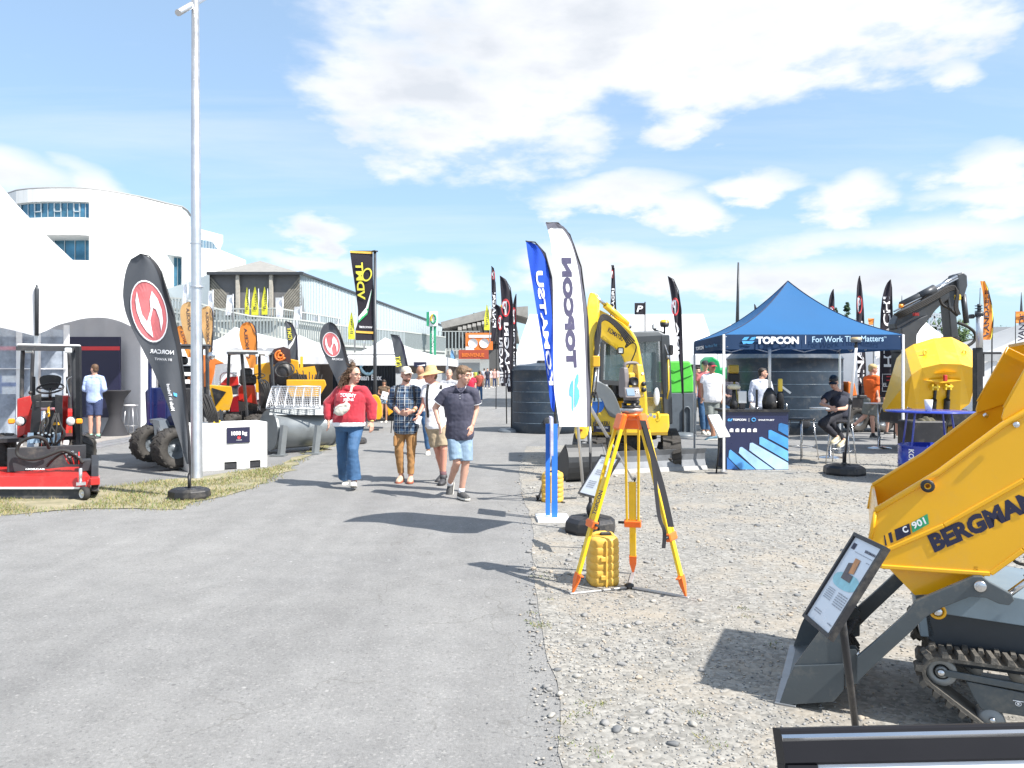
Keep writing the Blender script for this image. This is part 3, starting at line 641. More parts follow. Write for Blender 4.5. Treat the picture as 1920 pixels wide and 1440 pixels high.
# ---------------------------------------------------------------- steel lamp post
T = thing('lamp_post', gd(369,897), 'tall tapering steel lamp post with a slanted top arm beside the dark teardrop flag', 'lamp post')
b = gd(369,897); d = b.y
mb = MB(); top = at(366,-8,d); mb.tube([b, b+V((0,0,.02)), b.lerp(top,.5), top], [.098,.092,.075,.056], 20); mb.build('pole', m_alu, T, True)
mb = MB(); mb.lathe([(.10,0),(.10,.02),(.094,.025)], b+V((0,0,3.0)), (0,0,1), 20); mb.lathe([(.087,0),(.087,.012)], at(367,455,d)-V((0,0,.02)), (0,0,1), 20); mb.build('collar', m_alu, T, True)
mb = MB(); mb.tube([at(334,24,d-.6), at(380,-3,d+.55), at(400,-15,d+1)], .048, 14); mb.build('arm', m_alu, T, True)
# ---------------------------------------------------------------- big pagoda marquee on the left
T = thing('pagoda_marquee', (-12,17.5,0), 'large white pagoda marquee with a scalloped valance at the left edge', 'marquee')
X0, X1, Y0, Y1, ZE, ZP = -14.6, -9.45, 14.9, 19.9, 3.32, 6.15
def roofz(x, y):
    r = max(abs(x-(X0+X1)/2)/((X1-X0)/2), abs(y-(Y0+Y1)/2)/((Y1-Y0)/2)); return ZE+(ZP-ZE)*max(0,1-r)**1.55+.015*sin(9*x)*sin(7*y)
mb = MB(); mb.grid(lambda u, v: V((X0+(X1-X0)*u, Y0+(Y1-Y0)*v, roofz(X0+(X1-X0)*u, Y0+(Y1-Y0)*v))), 36, 36); mb.build('roof', c_white, T, True)
mb = MB()
def val(a, b, zpost, zmid):
    a, b = V(a), V(b); nrm = (b-a).normalized().cross(V((0,0,1)))
    def f(u, v):
        p = a.lerp(b, u); k = abs(2*u-1); zb = zmid+(zpost-zmid)*k**1.8; return V((p.x, p.y, ZE+.02+(zb-ZE)*v))+nrm*(.03*sin(u*34)*v*k)
    mb.grid(f, 40, 8)
val((X1,Y0,0), (X1,Y1,0), 2.42, 2.92); val((X0,Y0,0), (X1,Y0,0), 2.36, 2.75); val((X1,Y1,0), (X0,Y1,0), 2.4, 2.9)
mb.build('valance', c_white, T, True, nofix=True)
mb = MB(); mb.grid(lambda u, v: V((X1+.05+.5*u+.0*v, Y1+.2+.06*sin(v*9+u*6), 3.1*(1-v)+.05)), 6, 10)
def curt(u, v): return V((X0+(X1-.1-X0)*u, Y1-.1+.07*sin(u*46+sin(u*9)*2)*(.4+.6*v), ZE-.0*v-(ZE-.1)*v))
mb = MB(); mb.grid(curt, 160, 6); mb.build('back_curtain', cloth('grey_lining_cloth', (.50,.50,.52), .25), T, True, nofix=True)
mb = MB(); mb.grid(lambda u, v: V((X1-.04+.05*sin(u*19), Y1-.75*u-.06, ZE-.1-(ZE-.25)*v)), 20, 5); mb.build('corner_curtain', c_white, T, True, nofix=True)
for x, y in ((X1,Y0),(X1,Y1),(X0,Y0)):
    mb = MB(); mb.bar((x-.06,y+.06,0), (x-.06,y+.06,ZE), .09, bev=.008); mb.build('leg', m_alu, T, True)
mb = MB(); mb.tube([V((X1-.02,Y0-.02,2.4)), V((X1-.02,Y0-.02,3.32)), V((X1-.02,Y0-.02,3.42))], [.035,.04,.012], 10); mb.build('corner_finial', m_steel, T, True)
mb = MB()
for z in (.08,): mb.box(((X0+X1)/2+.05, (Y0+Y1)/2, .04), (X1-X0+.1, Y1-Y0, .08))
mb.build('floor_deck', M('deck_boards', (.30,.28,.26), .8, var=.2, vs=4), T, True)
mb = MB(); mb.box((X1+.14, (Y0+Y1)/2, .05), (.07, Y1-Y0+.3, .10)); mb.box((X1+.30, (Y0+Y1)/2, .02), (.2, Y1-Y0+.3, .04)); mb.build('deck_edging', m_alu, T, True)
mb = MB(); mb.box((-12.4, Y1-.45, 1.55), (4.4, .06, 2.1)); mb.cur = 1; mb.box((-12.4, Y1-.485, 2.3), (4.4, .01, .10)); mb.build('display_wall', [m_ink, m_pr], label='black display wall with a red stripe inside the white marquee', cat='display wall')
mb = MB(); mb.box((-13.15, Y1-.50, 1.35), (.9, .02, .48)); mb.cur = 1; mb.box((-13.15, Y1-.515, 1.36), (.9, .012, .1)); mb.box((-13.3, Y1-.518, 1.36), (.1, .012, .48)); mb.build('flag_poster', [m_wht, M('cross_blue', (.02,.06,.3), .6)], label='white poster with a blue cross on the display wall', cat='poster')
# clear pvc window wall behind the loader
T = thing('window_wall', (-9.9,16.,0), 'clear plastic marquee side wall with white bands behind the red loader', 'tent wall')
m_pvc = M('clear_pvc', (.55,.62,.72), .15, var=.3, alpha=.45)
mb = MB(); mb.grid(lambda u, v: V((-12.2+2.5*u, 15.4+.9*u+.04*sin(u*40), .2+2.4*v)), 50, 3); mb.build('pane', m_pvc, T, True, nofix=True)
mb = MB()
for k in range(4): p = V((-12.2+2.5*k/3, 15.36+.9*k/3, 0)); mb.bar(p+V((0,0,.1)), p+V((0,0,2.7)), .12, .02)
mb.bar((-12.2,15.36,1.25+.5), (-9.7,16.26,1.25+.5), .10, .02); mb.build('white_band', c_white, T, True)
# cocktail table in a black stretch cover, stools
def stool(loc, label, h=.76, grp='stools in and around the tents', mat=None, rz=0.):
    T = thing('bar_stool', loc, label, 'stool', grp, rz); mb = MB(); mb.lathe([(0,h-.03),(.17,h-.03),(.175,h-.015),(.17,h),(0,h)], n=20); mb.build('seat', mat or m_wht, T)
    for k in range(4):
        a = pi/4+k*pi/2; mb = MB(); mb.tube([(.12*cos(a), .12*sin(a), h-.03), (.20*cos(a), .20*sin(a), 0)], .011, 8); mb.build('leg', m_alu, T)
    mb = MB(); mb.tube([(.175*cos(a), .175*sin(a), .22) for a in [2*pi*k/20 for k in range(20)]], .008, 6, closed=True); mb.build('foot_ring', m_alu, T); return T
mb = MB(); mb.lathe([(.34,.08),(.30,.12),(.15,.50),(.14,.62),(.22,1.0),(.36,1.19),(.37,1.21),(.37,1.22),(0,1.22)], (-10.05,18.9,0), n=28)
mb.build('cocktail_table', M('black_stretch_cover', (.03,.03,.035), .8), label='high round table in a black stretch cover inside the marquee', cat='table')
stool(V((-9.85,19.3,.08)), 'white bar stool by the black covered table in the marquee')
stool(V((-10.45,17.0,.08)), 'bar stool behind the red loader in the marquee', mat=m_black)
# ---------------------------------------------------------------- teardrop flag, dark, red round emblem
m_ring = M('emblem_red', (.60,.16,.17), .7, var=.12, vs=8)
def emblem(cx, cy, rx, ry, tl):
    def tr(pts): return [(cx+(x*rx*cos(tl)-y*ry*sin(tl)), cy+(x*rx*sin(tl)+y*ry*cos(tl))) for x, y in pts]
    sw = [(-.42,-.72),(-.62,-.45),(-.70,-.1),(-.62,.3),(-.42,.62),(-.12,.86),(-.06,.30),(.28,-.08),(.42,.0),(.48,.32),(.42,.72),(.66,.42),(.74,.05),(.66,-.32),(.44,-.62),(.20,-.36),(.12,-.05),(-.26,.32),(-.44,.05),(-.44,-.32)]
    return [('emblem', m_ring, disc_deco(cx, cy, rx, ry, tl, .010)), ('emblem', m_pw, ring_deco(cx, cy, rx*1.03, ry*1.03, .05, tl, off=.016)), ('emblem', m_pw, poly_deco(tr(sw)) if False else (lambda mb, fm: mb.add([fm(x, y, .018) for x, y in tr(sw)], [(0,1,2,19),(2,3,18,19),(3,4,17,18),(4,5,6,17),(6,16,17),(6,7,15,16),(7,14,15),(7,8,13,14),(8,9,12,13),(9,11,12),(9,10,11)])))]
gb = gd(355,935)
T = flag('dark grey teardrop flag with a red round emblem beside the steel lamp post', [(476,262,266),(480,250,279),(490,242,291),(510,235,303),(535,231,311),(560,230,318),(590,236,326),(620,249,332),(645,262,338),(700,290,344),(760,315,350),(820,335,354),(870,350,356.5)],
    gb.y, c_grey, edge=M('sleeve_black', (.03,.03,.035), .8), ew=.10, deco=emblem(279.5,583.5,32,58,-.24)+[
    ('lettering', m_pw, hword('NORCAR', 281, 662, 326, 665, 8, .04, mir=True)), ('lettering', m_pg if False else m_pw, hword('BY AVANT', 290, 675, 322, 677, 4.5, .0, mir=True)),
    ('lettering', m_pw, vword('Made in Finland', 321, 328, 770, 312, 318, 720, .02, mir=True)), ('mini_flag', m_pb, poly_deco([(325,736),(332,738),(332,744),(326,742)]))],
    pole=[(262,476),(280,480),(303,510),(326,590),(344,700),(354.5,820),(356.3,880),(356,912),(355,935)], base=(355,None), amp=.05, name='teardrop_flag', grp='dark teardrop flags with a red round emblem', pr=.017)
octbase(T, gb, .275, .15, sy=.8, n=8); mb = MB(); mb.cyl(gb+V((0,0,.13)), gb+V((0,0,.32)), .02); mb.tube([gb+V((.02*cos(a)-.0,.0,.28+.06*sin(a))) for a in [k*pi/8 for k in range(16)]], .006, 6, closed=True); mb.build('spigot', m_black, T, True)
T = flag('smaller dark teardrop flag with a red round emblem behind the woman in red', [(604,616,620),(608,607,628),(620,601,635),(635,599,641),(650,601,645),(670,610,650),(690,620,655),(712,630,659),(730,638,660)],
    17.5, c_grey, edge=MT['sleeve_black'], ew=.10, deco=emblem(621.5,646,16,23,-.22)+[('lettering', m_pw, hword('NORCAR', 622, 675, 643, 676, 4, .04, mir=True))],
    pole=[(618,604),(636,620),(646,650),(656,690),(661,730),(664,800)], amp=.05, name='teardrop_flag', grp='dark teardrop flags with a red round emblem', pr=.02)
octbase(T, V((at(664,700,17.5).x, 17.5, 0)), .3, .15)
# orange / tan drops
def drop(label, rows, d, mat, px, word):
    T = flag(label, rows, d, mat, edge=m_pi, ew=.05, deco=[('lettering', m_pi, word)], pole=[(rows[0][2],rows[0][0]),(rows[3][2],rows[3][0]),(px,rows[-1][0]),(px+1,800)], amp=.04, name='teardrop_flag', grp='orange and sandy teardrop flags', pr=.02)
    octbase(T, V((at(px+1,700,d).x, d, 0)), .3, .12)
drop('sandy teardrop flag half hidden behind the lamp post', [(566,352,356),(570,342,366),(580,338,372),(595,338,376),(615,342,378),(640,350,379),(665,358,379)], 21, c_tan, 379, vword('CANCELA', 353, 360, 620, 349, 355, 578, .03))
drop('sandy teardrop flag just right of the lamp post', [(574,388,392),(577,379,396),(586,376,399),(600,376,400),(625,380,399.5),(650,388,398),(680,393,396)], 21.5, c_tan, 395, vword('TECHNIC CANCELA', 388, 394, 655, 386, 391, 584, .03))
drop('orange teardrop flag low between dark flag and lamp post', [(611,335,339),(615,330,347),(625,330,353),(640,337,358),(655,346,360),(670,352,362)], 23, c_orange, 362, vword('CANCELA', 346, 352, 646, 337, 343, 620, .03))
drop('orange teardrop flag above the second loader canopy', [(604,463,467),(607,454,475),(617,449,479.5),(632,448,482),(650,453,482),(670,461,481),(690,468,480.5)], 24, c_orange, 480, vword('CANCELA', 463, 470, 672, 457, 463, 615, .03))
# dark feather flag with yellow and green swash; the same design nearer the container
def swash(x0, y0, x1, y1, w): return poly_deco([(x0,y0),(x0+(x1-x0)*.5,y0+(y1-y0)*.62),(x1,y1),(x1,y1+w*2.2),(x0+(x1-x0)*.45+w*.2,y0+(y1-y0)*.62+w)])
T = flag('charcoal feather flag with yellow letters above the yellow machine', [(602,534,536),(606,535,546),(615,536,552),(628,538,556),(650,540,558),(670,541,558),(690,543,558)], 24, c_grey, edge=m_pi, ew=.12,
    deco=[('lettering', m_py, vword('VDMT', 541, 549, 640, 538, 545, 614, .05)), ('swash', m_pw, swash(555,628,541,648,4))], pole=[(535,602),(548,606),(557,630),(558.5,690),(559,800)], grp='charcoal feather flags with yellow letters', pr=.02)
T = flag('charcoal feather flag with yellow letters over the container by the white tent', [(627,731.5,734),(629,733,746),(638,735,752),(655,738,757),(675,742,761),(690,746,765),(700,750,768)], 22, c_grey, edge=m_pi, ew=.12,
    deco=[('lettering', m_py, vword('VDMT', 742, 754, 690, 740, 750, 668, .06))], pole=[(732,627),(748,629),(757,650),(765,690),(768,702),(771,790)], grp='charcoal feather flags with yellow letters', pr=.02)
# tall banner on its mast
T = thing('banner_mast', (at(704,0,23).x, 23, 0), 'black mast flying a tall dark banner with yellow lettering over the container', 'banner')
mb = MB(); mb.tube([at(705,790,23), at(703,700,23), at(703,471,23)], [.06,.055,.045], 10); mb.lathe([(0,0),(.09,0),(.1,.03),(0,.06)], at(703,471,23)-V((0,0,.02)), (0,0,1), 12); mb.build('mast', m_steel, T, True)
def B(px, py, off=0): return at(px, py, 23-off+.1*sin(py/28.)*(705-px)/50)
mb = MB(); q = [(470,656,699),(500,660,699),(540,666,700),(580,671,701),(605,671,701),(620,666,702),(638,667,702)]
mb.grid(lambda u, v: (lambda lr, y: B(lr[0]+(lr[1]-lr[0])*u, y))(rows_interp(q, 470+168*v), 470+168*v), 8, 24); mb.build('cloth', c_black, T, True, nofix=True)
for y0, y1, x0, x1 in ((470,474,656,699),(620,624,667,702)): mb = MB(); mb.add([B(x0,y0,.02), B(x1,y0+2,.02), B(x1,y1+2,.02), B(x0+.5,y1,.02)], [(0,1,2,3)]); mb.build('hem', M('amber_hem', (.75,.45,.08), .7), T, True)
mb = MB(); vword('VDMT', 671, 685, 562, 666, 680, 492, .06)(mb, lambda x, y: B(x, y, .03)); mb.build('lettering', m_py, T, True)
mb = MB(); ring_deco(688,515,9,13,.25,.3)(mb, lambda x, y, off=0: B(x, y, .03)); mb.build('emblem', m_py, T, True)
for mt, dx in ((m_pw,0),(m_pg,4)): mb = MB(); mb.add([B(697,541+dx,.03), B(686,577+dx,.03), B(672,594+dx,.03), B(672,601+dx,.035), B(689,585+dx,.035)], [(0,1,4),(1,2,3,4)]); mb.build('swash', mt, T, True)
mb = MB(); hword('WWW.VDMT', 673, 615, 698, 616, 4, .04, mir=True)(mb, lambda x, y: B(x, y, .03)); mb.build('lettering', m_pw, T, True)
# slim white banners along the stand and yellow sails on the terrace
wb = [(395,545,8,45,46),(431,553,11,38,50),(523,558,13,39,54),(558,575,12,40,58),(591,589,12,38,62),(631,600,6,26,66),(348,528,7,50,46)]
lb = ['slim white banner hanging before the blue clad stair tower', 'slim white banner in front of the diagonal slats left of the yellow sails', 'slim white banner right of the yellow sails on the gabled hall', 'slim white banner on the terrace rail above the yellow machine', 'slim white banner above the second teardrop flag', 'slimmest white banner left of the tall dark banner', 'slim white banner between dark flag and lamp post']
for (x, y, w, h, dd), l in zip(wb, lb):
    T = thing('hanging_banner', (at(x,0,dd).x, dd, 0), l, 'banner', 'slim white banners along the stand'); a = random.uniform(-2,2)
    mb = MB(); mb.grid(lambda u, v: at(x+w*(u-.5)+a*v*2, y+h*v, dd+.15*sin(v*5+u)), 3, 10); mb.build('cloth', c_flagw, T, True, nofix=True)
    mb = MB(); vword('ARDENNE', x-w*.25, x+w*.2, y+h*.9, x-w*.25, x+w*.2, y+h*.2, .0)(mb, lambda px, py: at(px+a, py, dd-.2)); mb.build('lettering', M('pale_blue_print', (.45,.48,.65), .7), T, True)
    mb = MB(); mb.cyl(at(x+w*.55,y-2,dd), at(x+w*.55,y+h+14,dd), .05, n=6); mb.build('pole', m_alu, T, True)
for i, (x, y, w, h, dd, s, l) in enumerate([(463,539,8,52,57,1,'left yellow sail flag on the gabled hall'),(478,538,13,53,57,0,'middle and widest of three yellow sail flags on the gabled hall'),(496,538,11,52,57,-1,'right yellow sail flag on the gabled hall'),(659,586,12,50,40,0,'tall yellow flag left of the dark banner'),(677,622,11,14,40,0,'small yellow flag tip under the dark banner'),(694,624,11,14,40,0,'small yellow flag tip beside the black mast'),(913,571,10,48,60,0,'yellow sail flag by the far concrete canopy'),(941,572,5,10,60,0,'yellow flag tip between the black feather flags')]):
    T = thing('sail_flag', (at(x,0,dd).x, dd, 0), l, 'flag', 'yellow sail flags')
    mb = MB(); mb.grid(lambda u, v: at(x+w*(u-.5)*(min(1, .12+v*1.6) if h > 30 else 1)+(0 if s == 0 else 0), y+h*v, dd+.12*sin(v*5)), 4, 14); mb.build('cloth', c_yel, T, True, nofix=True)
    if h > 20: mb = MB(); vword('Battin', x-w*.22, x+w*.28, y+h*.8, x-w*.12, x+w*.2, y+h*.25, .03, mir=(i > 2))(mb, lambda px, py: at(px, py, dd-.18)); mb.build('lettering', m_pi, T, True)
    mb = MB(); mb.cyl(at(x+w*.52,y+3,dd), at(x+w*.52,y+h+25,dd), .04, n=6); mb.build('pole', m_alu, T, True)
# ================================================================ loaders and attachments on the left
TURN = True
def hose(T, pts, r=.014, mat=None, name='hose'):
    mb = MB(); mb.tube(smooth_poly([tuple(p) for p in pts], 2, closed=False), r, 8); return mb.build(name, mat or m_rubber, T, True)
m_dk = M('machine_dark_grey', (.035,.037,.042), .45, var=.15)
m_lamp = M('lamp_lens', (.75,.78,.8), .15, .3, var=.2, vs=60)
m_amber = M('amber_lens', (.85,.30,.02), .25)
def lamp(T, px, py, d, r, ind=None):
    mb = MB(); c = at(px, py, d); mb.lathe([(r*1.05,0),(r*1.12,.03),(r*.6,.09),(0,.1)], c, (0,1,0), 16); o = mb.build('headlight', m_black, T, True)
    q = MB(); q.lathe([(0,-.02),(r*.7,-.015),(r,.0),(r,.01)], c, (0,1,0), 18); l = q.build('lens', m_lamp, T, True); l.parent = o; l.matrix_parent_inverse = Matrix.Identity(4)
    if ind: mb = MB(); pbox(mb, ind[0], py-5, ind[1], py+5, d, .06, .015); mb.build('indicator', m_amber, T, True)
T = thing('compact_loader', (-6.9,10.9,0), 'compact red articulated loader with open cab and folded boom at the left edge', 'loader')
one('roof', lambda m: (pbox(m, 41,645,144,650,10.7,1.25,.02),), M('pale_roof', (.62,.63,.62), .5), T)
one('roof_frame', lambda m: (pbox(m, 40,650,145,658,10.65,.05), pbox(m,40,650,44,658,10.65,1.3), pbox(m,141,650,145,658,10.65,1.3)), m_dk, T)
for a, b, dd in ((41,40,10.75),(139,140,10.75),(60,58,12.1),(131,131,12.1)):
    one('post', lambda m: m.tube(smooth_poly([tuple(at(a+ (2 if a<90 else -2),656,dd)), tuple(at(a,700,dd)), tuple(at(b,822,dd))],1,False), .027, 10), m_dk, T)
one('post', lambda m: m.bar(at(147,650,10.55), at(149,832,10.55), .055), m_black, T)
for x in (54,128): one('work_light', lambda m: pbox(m, x-6,652,x+6,662,10.6,.06,.012), m_lamp, T)
one('side_panel', lambda m: pply(m, [(32,748),(57,742),(60,756),(50,790),(46,815),(32,822)], 10.7, .35), m_red, T, bevel=.012)
one('side_panel', lambda m: pply(m, [(115,742),(128,742),(127,785),(121,820),(117,835),(114,800)], 10.7, .35), m_red, T, bevel=.012)
one('engine_cover', lambda m: pbox(m, 46,768,134,822,11.6,1.0,.05), m_red, T)
one('seat', lambda m: (pply(m, smooth_poly([(73,703),(117,703),(113,722),(104,733),(84,733),(75,722)],2), 11.6, .12), pbox(m, 70,745,118,760,11.15,.5,.04)), m_black, T)
one('steering_wheel', lambda m: (m.tube([at(94,728,11.05)+V((.19*cos(a), .10*sin(a), .07*sin(a))) for a in [k*pi/10 for k in range(20)]], .014, 8, closed=True), m.cyl(at(94,728,11.05), at(94,748,11.0), .02), m.bar(at(72,728,11.05), at(116,728,11.05), .02)), m_black, T)
one('loader_arm', lambda m: (pply(m, [(62,742),(78,738),(76,790),(66,832),(54,838)], 10.45, .14), pply(m, [(103,740),(118,742),(117,800),(113,836),(102,832)], 10.45, .14), pbox(m, 70,752,108,764,10.5,.1), pply(m, [(78,770),(102,770),(106,838),(72,838)], 10.55, .2)), m_black, T, bevel=.008)
one('warning_plate', lambda m: pply(m, [(89,764),(93,762),(94,780),(88,784)], 10.4, .02), m_yellow, T)
one('warning_plate', lambda m: pbox(m, 98,792,112,797,10.42,.02), m_yellow, T)
one('quick_hitch', lambda m: (pply(m, [(52,812),(63,812),(64,838),(50,842)], 10.35, .08), pply(m, [(100,815),(114,812),(112,842),(96,840)], 10.35, .08), pbox(m, 60,822,102,830,10.35,.06)), M('pale_blue_steel', (.30,.42,.55), .4, .3), T)
one('platform', lambda m: (pbox(m, 10,820,154,827,10.7,.7)), m_black, T)
one('joystick', lambda m: (m.tube([at(58,760,10.9), at(57,738,10.9)], .012), m.sph(at(57,736,10.9), .028)), m_black, T)
one('armrest', lambda m: (pbox(m, 60,706,66,742,11.3,.06,.01), pbox(m, 124,706,131,738,11.3,.06,.01)), m_black, T)
one('cab_rail', lambda m: (m.tube(smooth_poly([tuple(at(131,745,10.8)), tuple(at(123,712,10.8)), tuple(at(136,706,10.8))],2,False), .009, 6)), m_chrome, T)
lamp(T, 37, 790, 10.35, .062, (16,27)); lamp(T, 132, 790, 10.35, .062, (143,154))
one('cylinder', lambda m: (m.cyl(at(82,770,10.35), at(81,808,10.35), .03), m.cyl(at(81,808,10.35), at(80,840,10.3), .018)), m_chrome, T)
for k in range(9):
    a = random.uniform(64,112); hose(T, [at(a,775,10.4), at(a+random.uniform(-14,14),795+random.uniform(-6,10),10.3), at(a+random.uniform(-18,18),815,10.28), at(a+random.uniform(-10,10),838,10.35)], .011)
for k in range(5): one('coupling', lambda m: m.cyl(at(72+k*7,812+3*(k%2),10.28), at(72+k*7,812+3*(k%2),10.2), .014, n=8), m_chrome, T)
one('reflector', lambda m: pbox(m, 129,806,134,812,10.5,.02), m_amber, T)
for x in (3, 158): wheel(T, at(x,858,10.95), .34, .27, (1,.45,0), rim=m_dk)
for x in (8, 150): wheel(T, at(x,850,12.3), .34, .27, (1,.45,0), rim=m_dk)
# flail mower in front of it
T = thing('flail_mower', (-6.4,9.9,0), 'wide red flail mower with a caster wheel mounted before the red loader', 'mower'); d = 9.75
one('hood', lambda m: (m.ext([at(-70,883,d+.35), at(-70,893,d+.02), at(-70,914,d), at(-70,914,d+.6), at(-70,875,d+.6)], at(170,900,d)-at(-70,900,d))), m_red, T, bevel=.01)
one('apron', lambda m: m.ext([at(-70,916,d+.04), at(-70,936,d+.02), at(-70,936,d+.5), at(-70,916,d+.5)], at(168,900,d)-at(-70,900,d)), m_dk, T)
one('edge_strip', lambda m: m.ext([at(-70,913,d-.015), at(-70,917,d-.015), at(-70,917,d+.03), at(-70,913,d+.03)], at(150,900,d)-at(-70,900,d)), m_white, T)
one('end_plate', lambda m: m.ext([at(171,853,d+.55), at(171,874,d+.2), at(171,921,d+.02), at(171,925,d+.5), at(171,925,d+.8), at(171,855,d+.8)], (.10,0,0)), m_dk, T, bevel=.008)
one('end_skid', lambda m: pbox(m, 170,896,186,910,d-.02,.3,.01), m_red, T)
one('mount_plate', lambda m: (pbox(m, 26,837,152,882,10.22,.06,.01), pbox(m,150,862,170,884,d+.3,.2,.01)), m_dk, T)
one('caster_bracket', lambda m: (m.cyl(at(151,878,d-.06), at(151,905,d-.06), .02), pbox(m, 144,905,160,910,d-.10,.08)), m_alu, T)
def cw(T, c, r):
    mb = MB(); mb.lathe([(r*.6,-.035),(r*.95,-.03),(r,-.01),(r,.01),(r*.95,.03),(r*.6,.035)], c, (.5,.86,0), 24); o = mb.build('caster_wheel', m_rubber, T, True)
    q = MB(); q.lathe([(r*.62,-.037),(r*.5,-.025),(r*.2,-.02),(.012,-.04),(0,-.04)], c, (.5,.86,0), 18); q.lathe([(r*.62,.037),(r*.5,.025),(0,.03)], c, (.5,.86,0), 18); w = q.build('rim', M('zinc_rim', (.6,.6,.58), .4, .6), T, True); w.parent = o; w.matrix_parent_inverse = Matrix.Identity(4)
c = at(158,925,d-.08); c.z = .095; cw(T, c, .09)
one('decal', lambda m: text(m, 'NORCAR', quadmap(at(48,881,d+.27), at(85,881,d+.27), at(48,878,d+.36)), bold=.06), m_pw, T)
hose(T, [at(92,840,10.1), at(84,822,9.95), at(62,818,9.9), at(38,828,9.9), at(29,848,9.92), at(40,860,9.9), at(70,862,9.88), at(95,852,9.9), at(120,842,9.95), at(145,855,10.0), at(156,868,10.0)], .022)
hose(T, [at(88,874,10.1), at(98,862,10), at(118,848,10), at(138,852,10), at(150,866,10.05)], .018)
for k in range(7): hose(T, [at(118+k*5,846+random.uniform(-4,6),10.05), at(124+k*4,858+random.uniform(-6,6),9.98), at(130+k*3,870,10.02)], .009, m_rubber if k % 3 else m_red)
for k in range(6): one('fitting', lambda m: m.cyl(at(116+k*6,846+5*(k%3),10.0), at(119+k*6,847+5*(k%3),9.96), .013, n=8), m_chrome, T)
# navy loader
T = thing('compact_loader', (-6.1,14.0,0), 'navy compact loader with grey mudguard behind the dark teardrop flag', 'loader')
one('body', lambda m: (pply(m, [(272,735),(280,727),(306,727),(312,742),(312,800),(275,800)], 13.5, 1.0), pbox(m, 312,748,352,802,13.6,.9,.02)), m_navy, T, bevel=.02)
one('chassis', lambda m: (pbox(m, 276,798,398,812,13.4,1.1), pbox(m, 306,806,380,830,13.5,.9)), m_dk, T)
one('mudguard', lambda m: m.ext([at(280,786,13.05), at(293,789,13.02), at(301,808,12.95), at(304,818,12.9), at(302,819,12.93), at(291,800,13.0), at(281,792,13.05)], (.0,.42,0)), m_grey, T)
one('mudguard', lambda m: pply(m, [(286,786),(298,789),(303,816),(290,818)], 12.98, .03), m_grey, T)
one('roof', lambda m: pbox(m, 278,645,392,651,13.3,1.2,.03), m_dk, T)
for a, b, dd in ((281,281,13.4),(388,391,13.4),(300,300,14.5),(378,380,14.5)): one('post', lambda m: m.bar(at(a,650,dd), at(b,800,dd), .055, bev=.01), m_navy if a == 281 else m_dk, T)
one('seat', lambda m: (pbox(m, 338,668,352,684,14.0,.1,.04), pbox(m, 330,686,360,745,14.0,.15,.04)), m_black, T)
one('battery_box', lambda m: pbox(m, 343,728,372,812,13.1,.3,.02), m_black, T)
one('control_box', lambda m: (pbox(m, 344,698,362,705,13.5,.3,.01), pbox(m, 346,712,356,720,13.5,.2,.01)), m_wht, T)
one('orange_tank', lambda m: pbox(m, 352,706,366,720,13.9,.2,.02), m_orange, T)
for k in range(8): hose(T, [at(372+k*3,735+k,12.9), at(380+k*3,755+random.uniform(-5,5),12.8), at(386+k*3,775,12.75), at(392+k*2.5,792,12.8)], .014)
one('boom', lambda m: (pply(m, [(372,740),(384,740),(405,786),(412,796),(396,796),(378,776)], 12.9, .12)), m_black, T)
one('warning_plate', lambda m: pbox(m, 401,788,413,795,12.8,.02), m_kyellow, T)
one('mirror', lambda m: (m.lathe([(0,-.01),(.07,-.005),(.07,.01)], at(396,667,13.2), (0,1,0), 16), m.tube([at(396,668,13.2), at(391,680,13.3)], .008)), m_chrome, T)
wheel(T, at(283,825,13.1)+V((0,0,-.06)), .33, .30, (.82,-.57,0), lugs=16)
wheel(T, at(325,838,12.75)+V((0,0,-.02)), .35, .32, (.82,-.57,0), lugs=16)
for x, y in ((345,14.3),(300,14.6)): wheel(T, V((at(x,0,y).x,y,.34)), .34, .3, (.82,-.57,0), lugs=16)
# second red loader
T = thing('compact_loader', (-6.0,17.2,0), 'red compact loader with a pale roof behind the white concrete block', 'loader')
one('roof', lambda m: (pply(m, [(428,659),(434,655),(505,658),(513,662),(508,665),(450,662),(430,664)], 16.6, 1.3)), M('pale_roof', 0), T)
one('roof_frame', lambda m: (pbox(m, 428,660,512,664,16.55,.06), pbox(m, 428,660,431,664,16.55,1.3), pbox(m, 508,661,512,665,16.55,1.3)), m_dk, T)
for a, b, dd in ((430,425,17.8),(453,464,16.6),(486,489,17.8),(508,516,16.7)): one('post', lambda m: m.bar(at(a,662,dd), at(b,788,dd), .06, bev=.01), m_dk, T)
for x in (463,482,500): one('work_light', lambda m: pbox(m, x-3,664,x+3,669,16.5,.05,.01), m_lamp, T)
one('body', lambda m: (pply(m, [(446,727),(452,722),(478,722),(483,760),(446,752)], 17., .9),), m_red, T, bevel=.03)
one('side_panel', lambda m: pply(m, [(432,748),(446,742),(448,772),(430,774)], 16.9, .8), M('deep_red_paint', (.25,.01,.02), .35), T)
one('lower_panel', lambda m: pply(m, [(446,752),(483,758),(492,775),(446,775)], 16.95, .9), m_dk, T)
one('number_plate', lambda m: text(m, 'N', quadmap(at(483,770,16.9), at(488,770,16.9), at(483,761,16.9)), bold=.02), m_pw, T)
one('seat', lambda m: (pbox(m, 451,690,473,724,17.3,.15,.05), pbox(m, 449,702,480,722,17.0,.3,.05)), m_black, T)
one('chassis', lambda m: (pply(m, [(432,772),(505,772),(500,790),(430,790)], 16.9, .9), pbox(m, 452,770,474,812,16.8,.4)), m_black, T)
one('steering_column', lambda m: (m.bar(at(490,735,16.9), at(485,705,17), .05), m.tube([at(484,705,17)+V((.15*cos(a),.13*sin(a),.05*sin(a))) for a in [k*pi/8 for k in range(16)]], .012, 6, closed=True)), m_black, T)
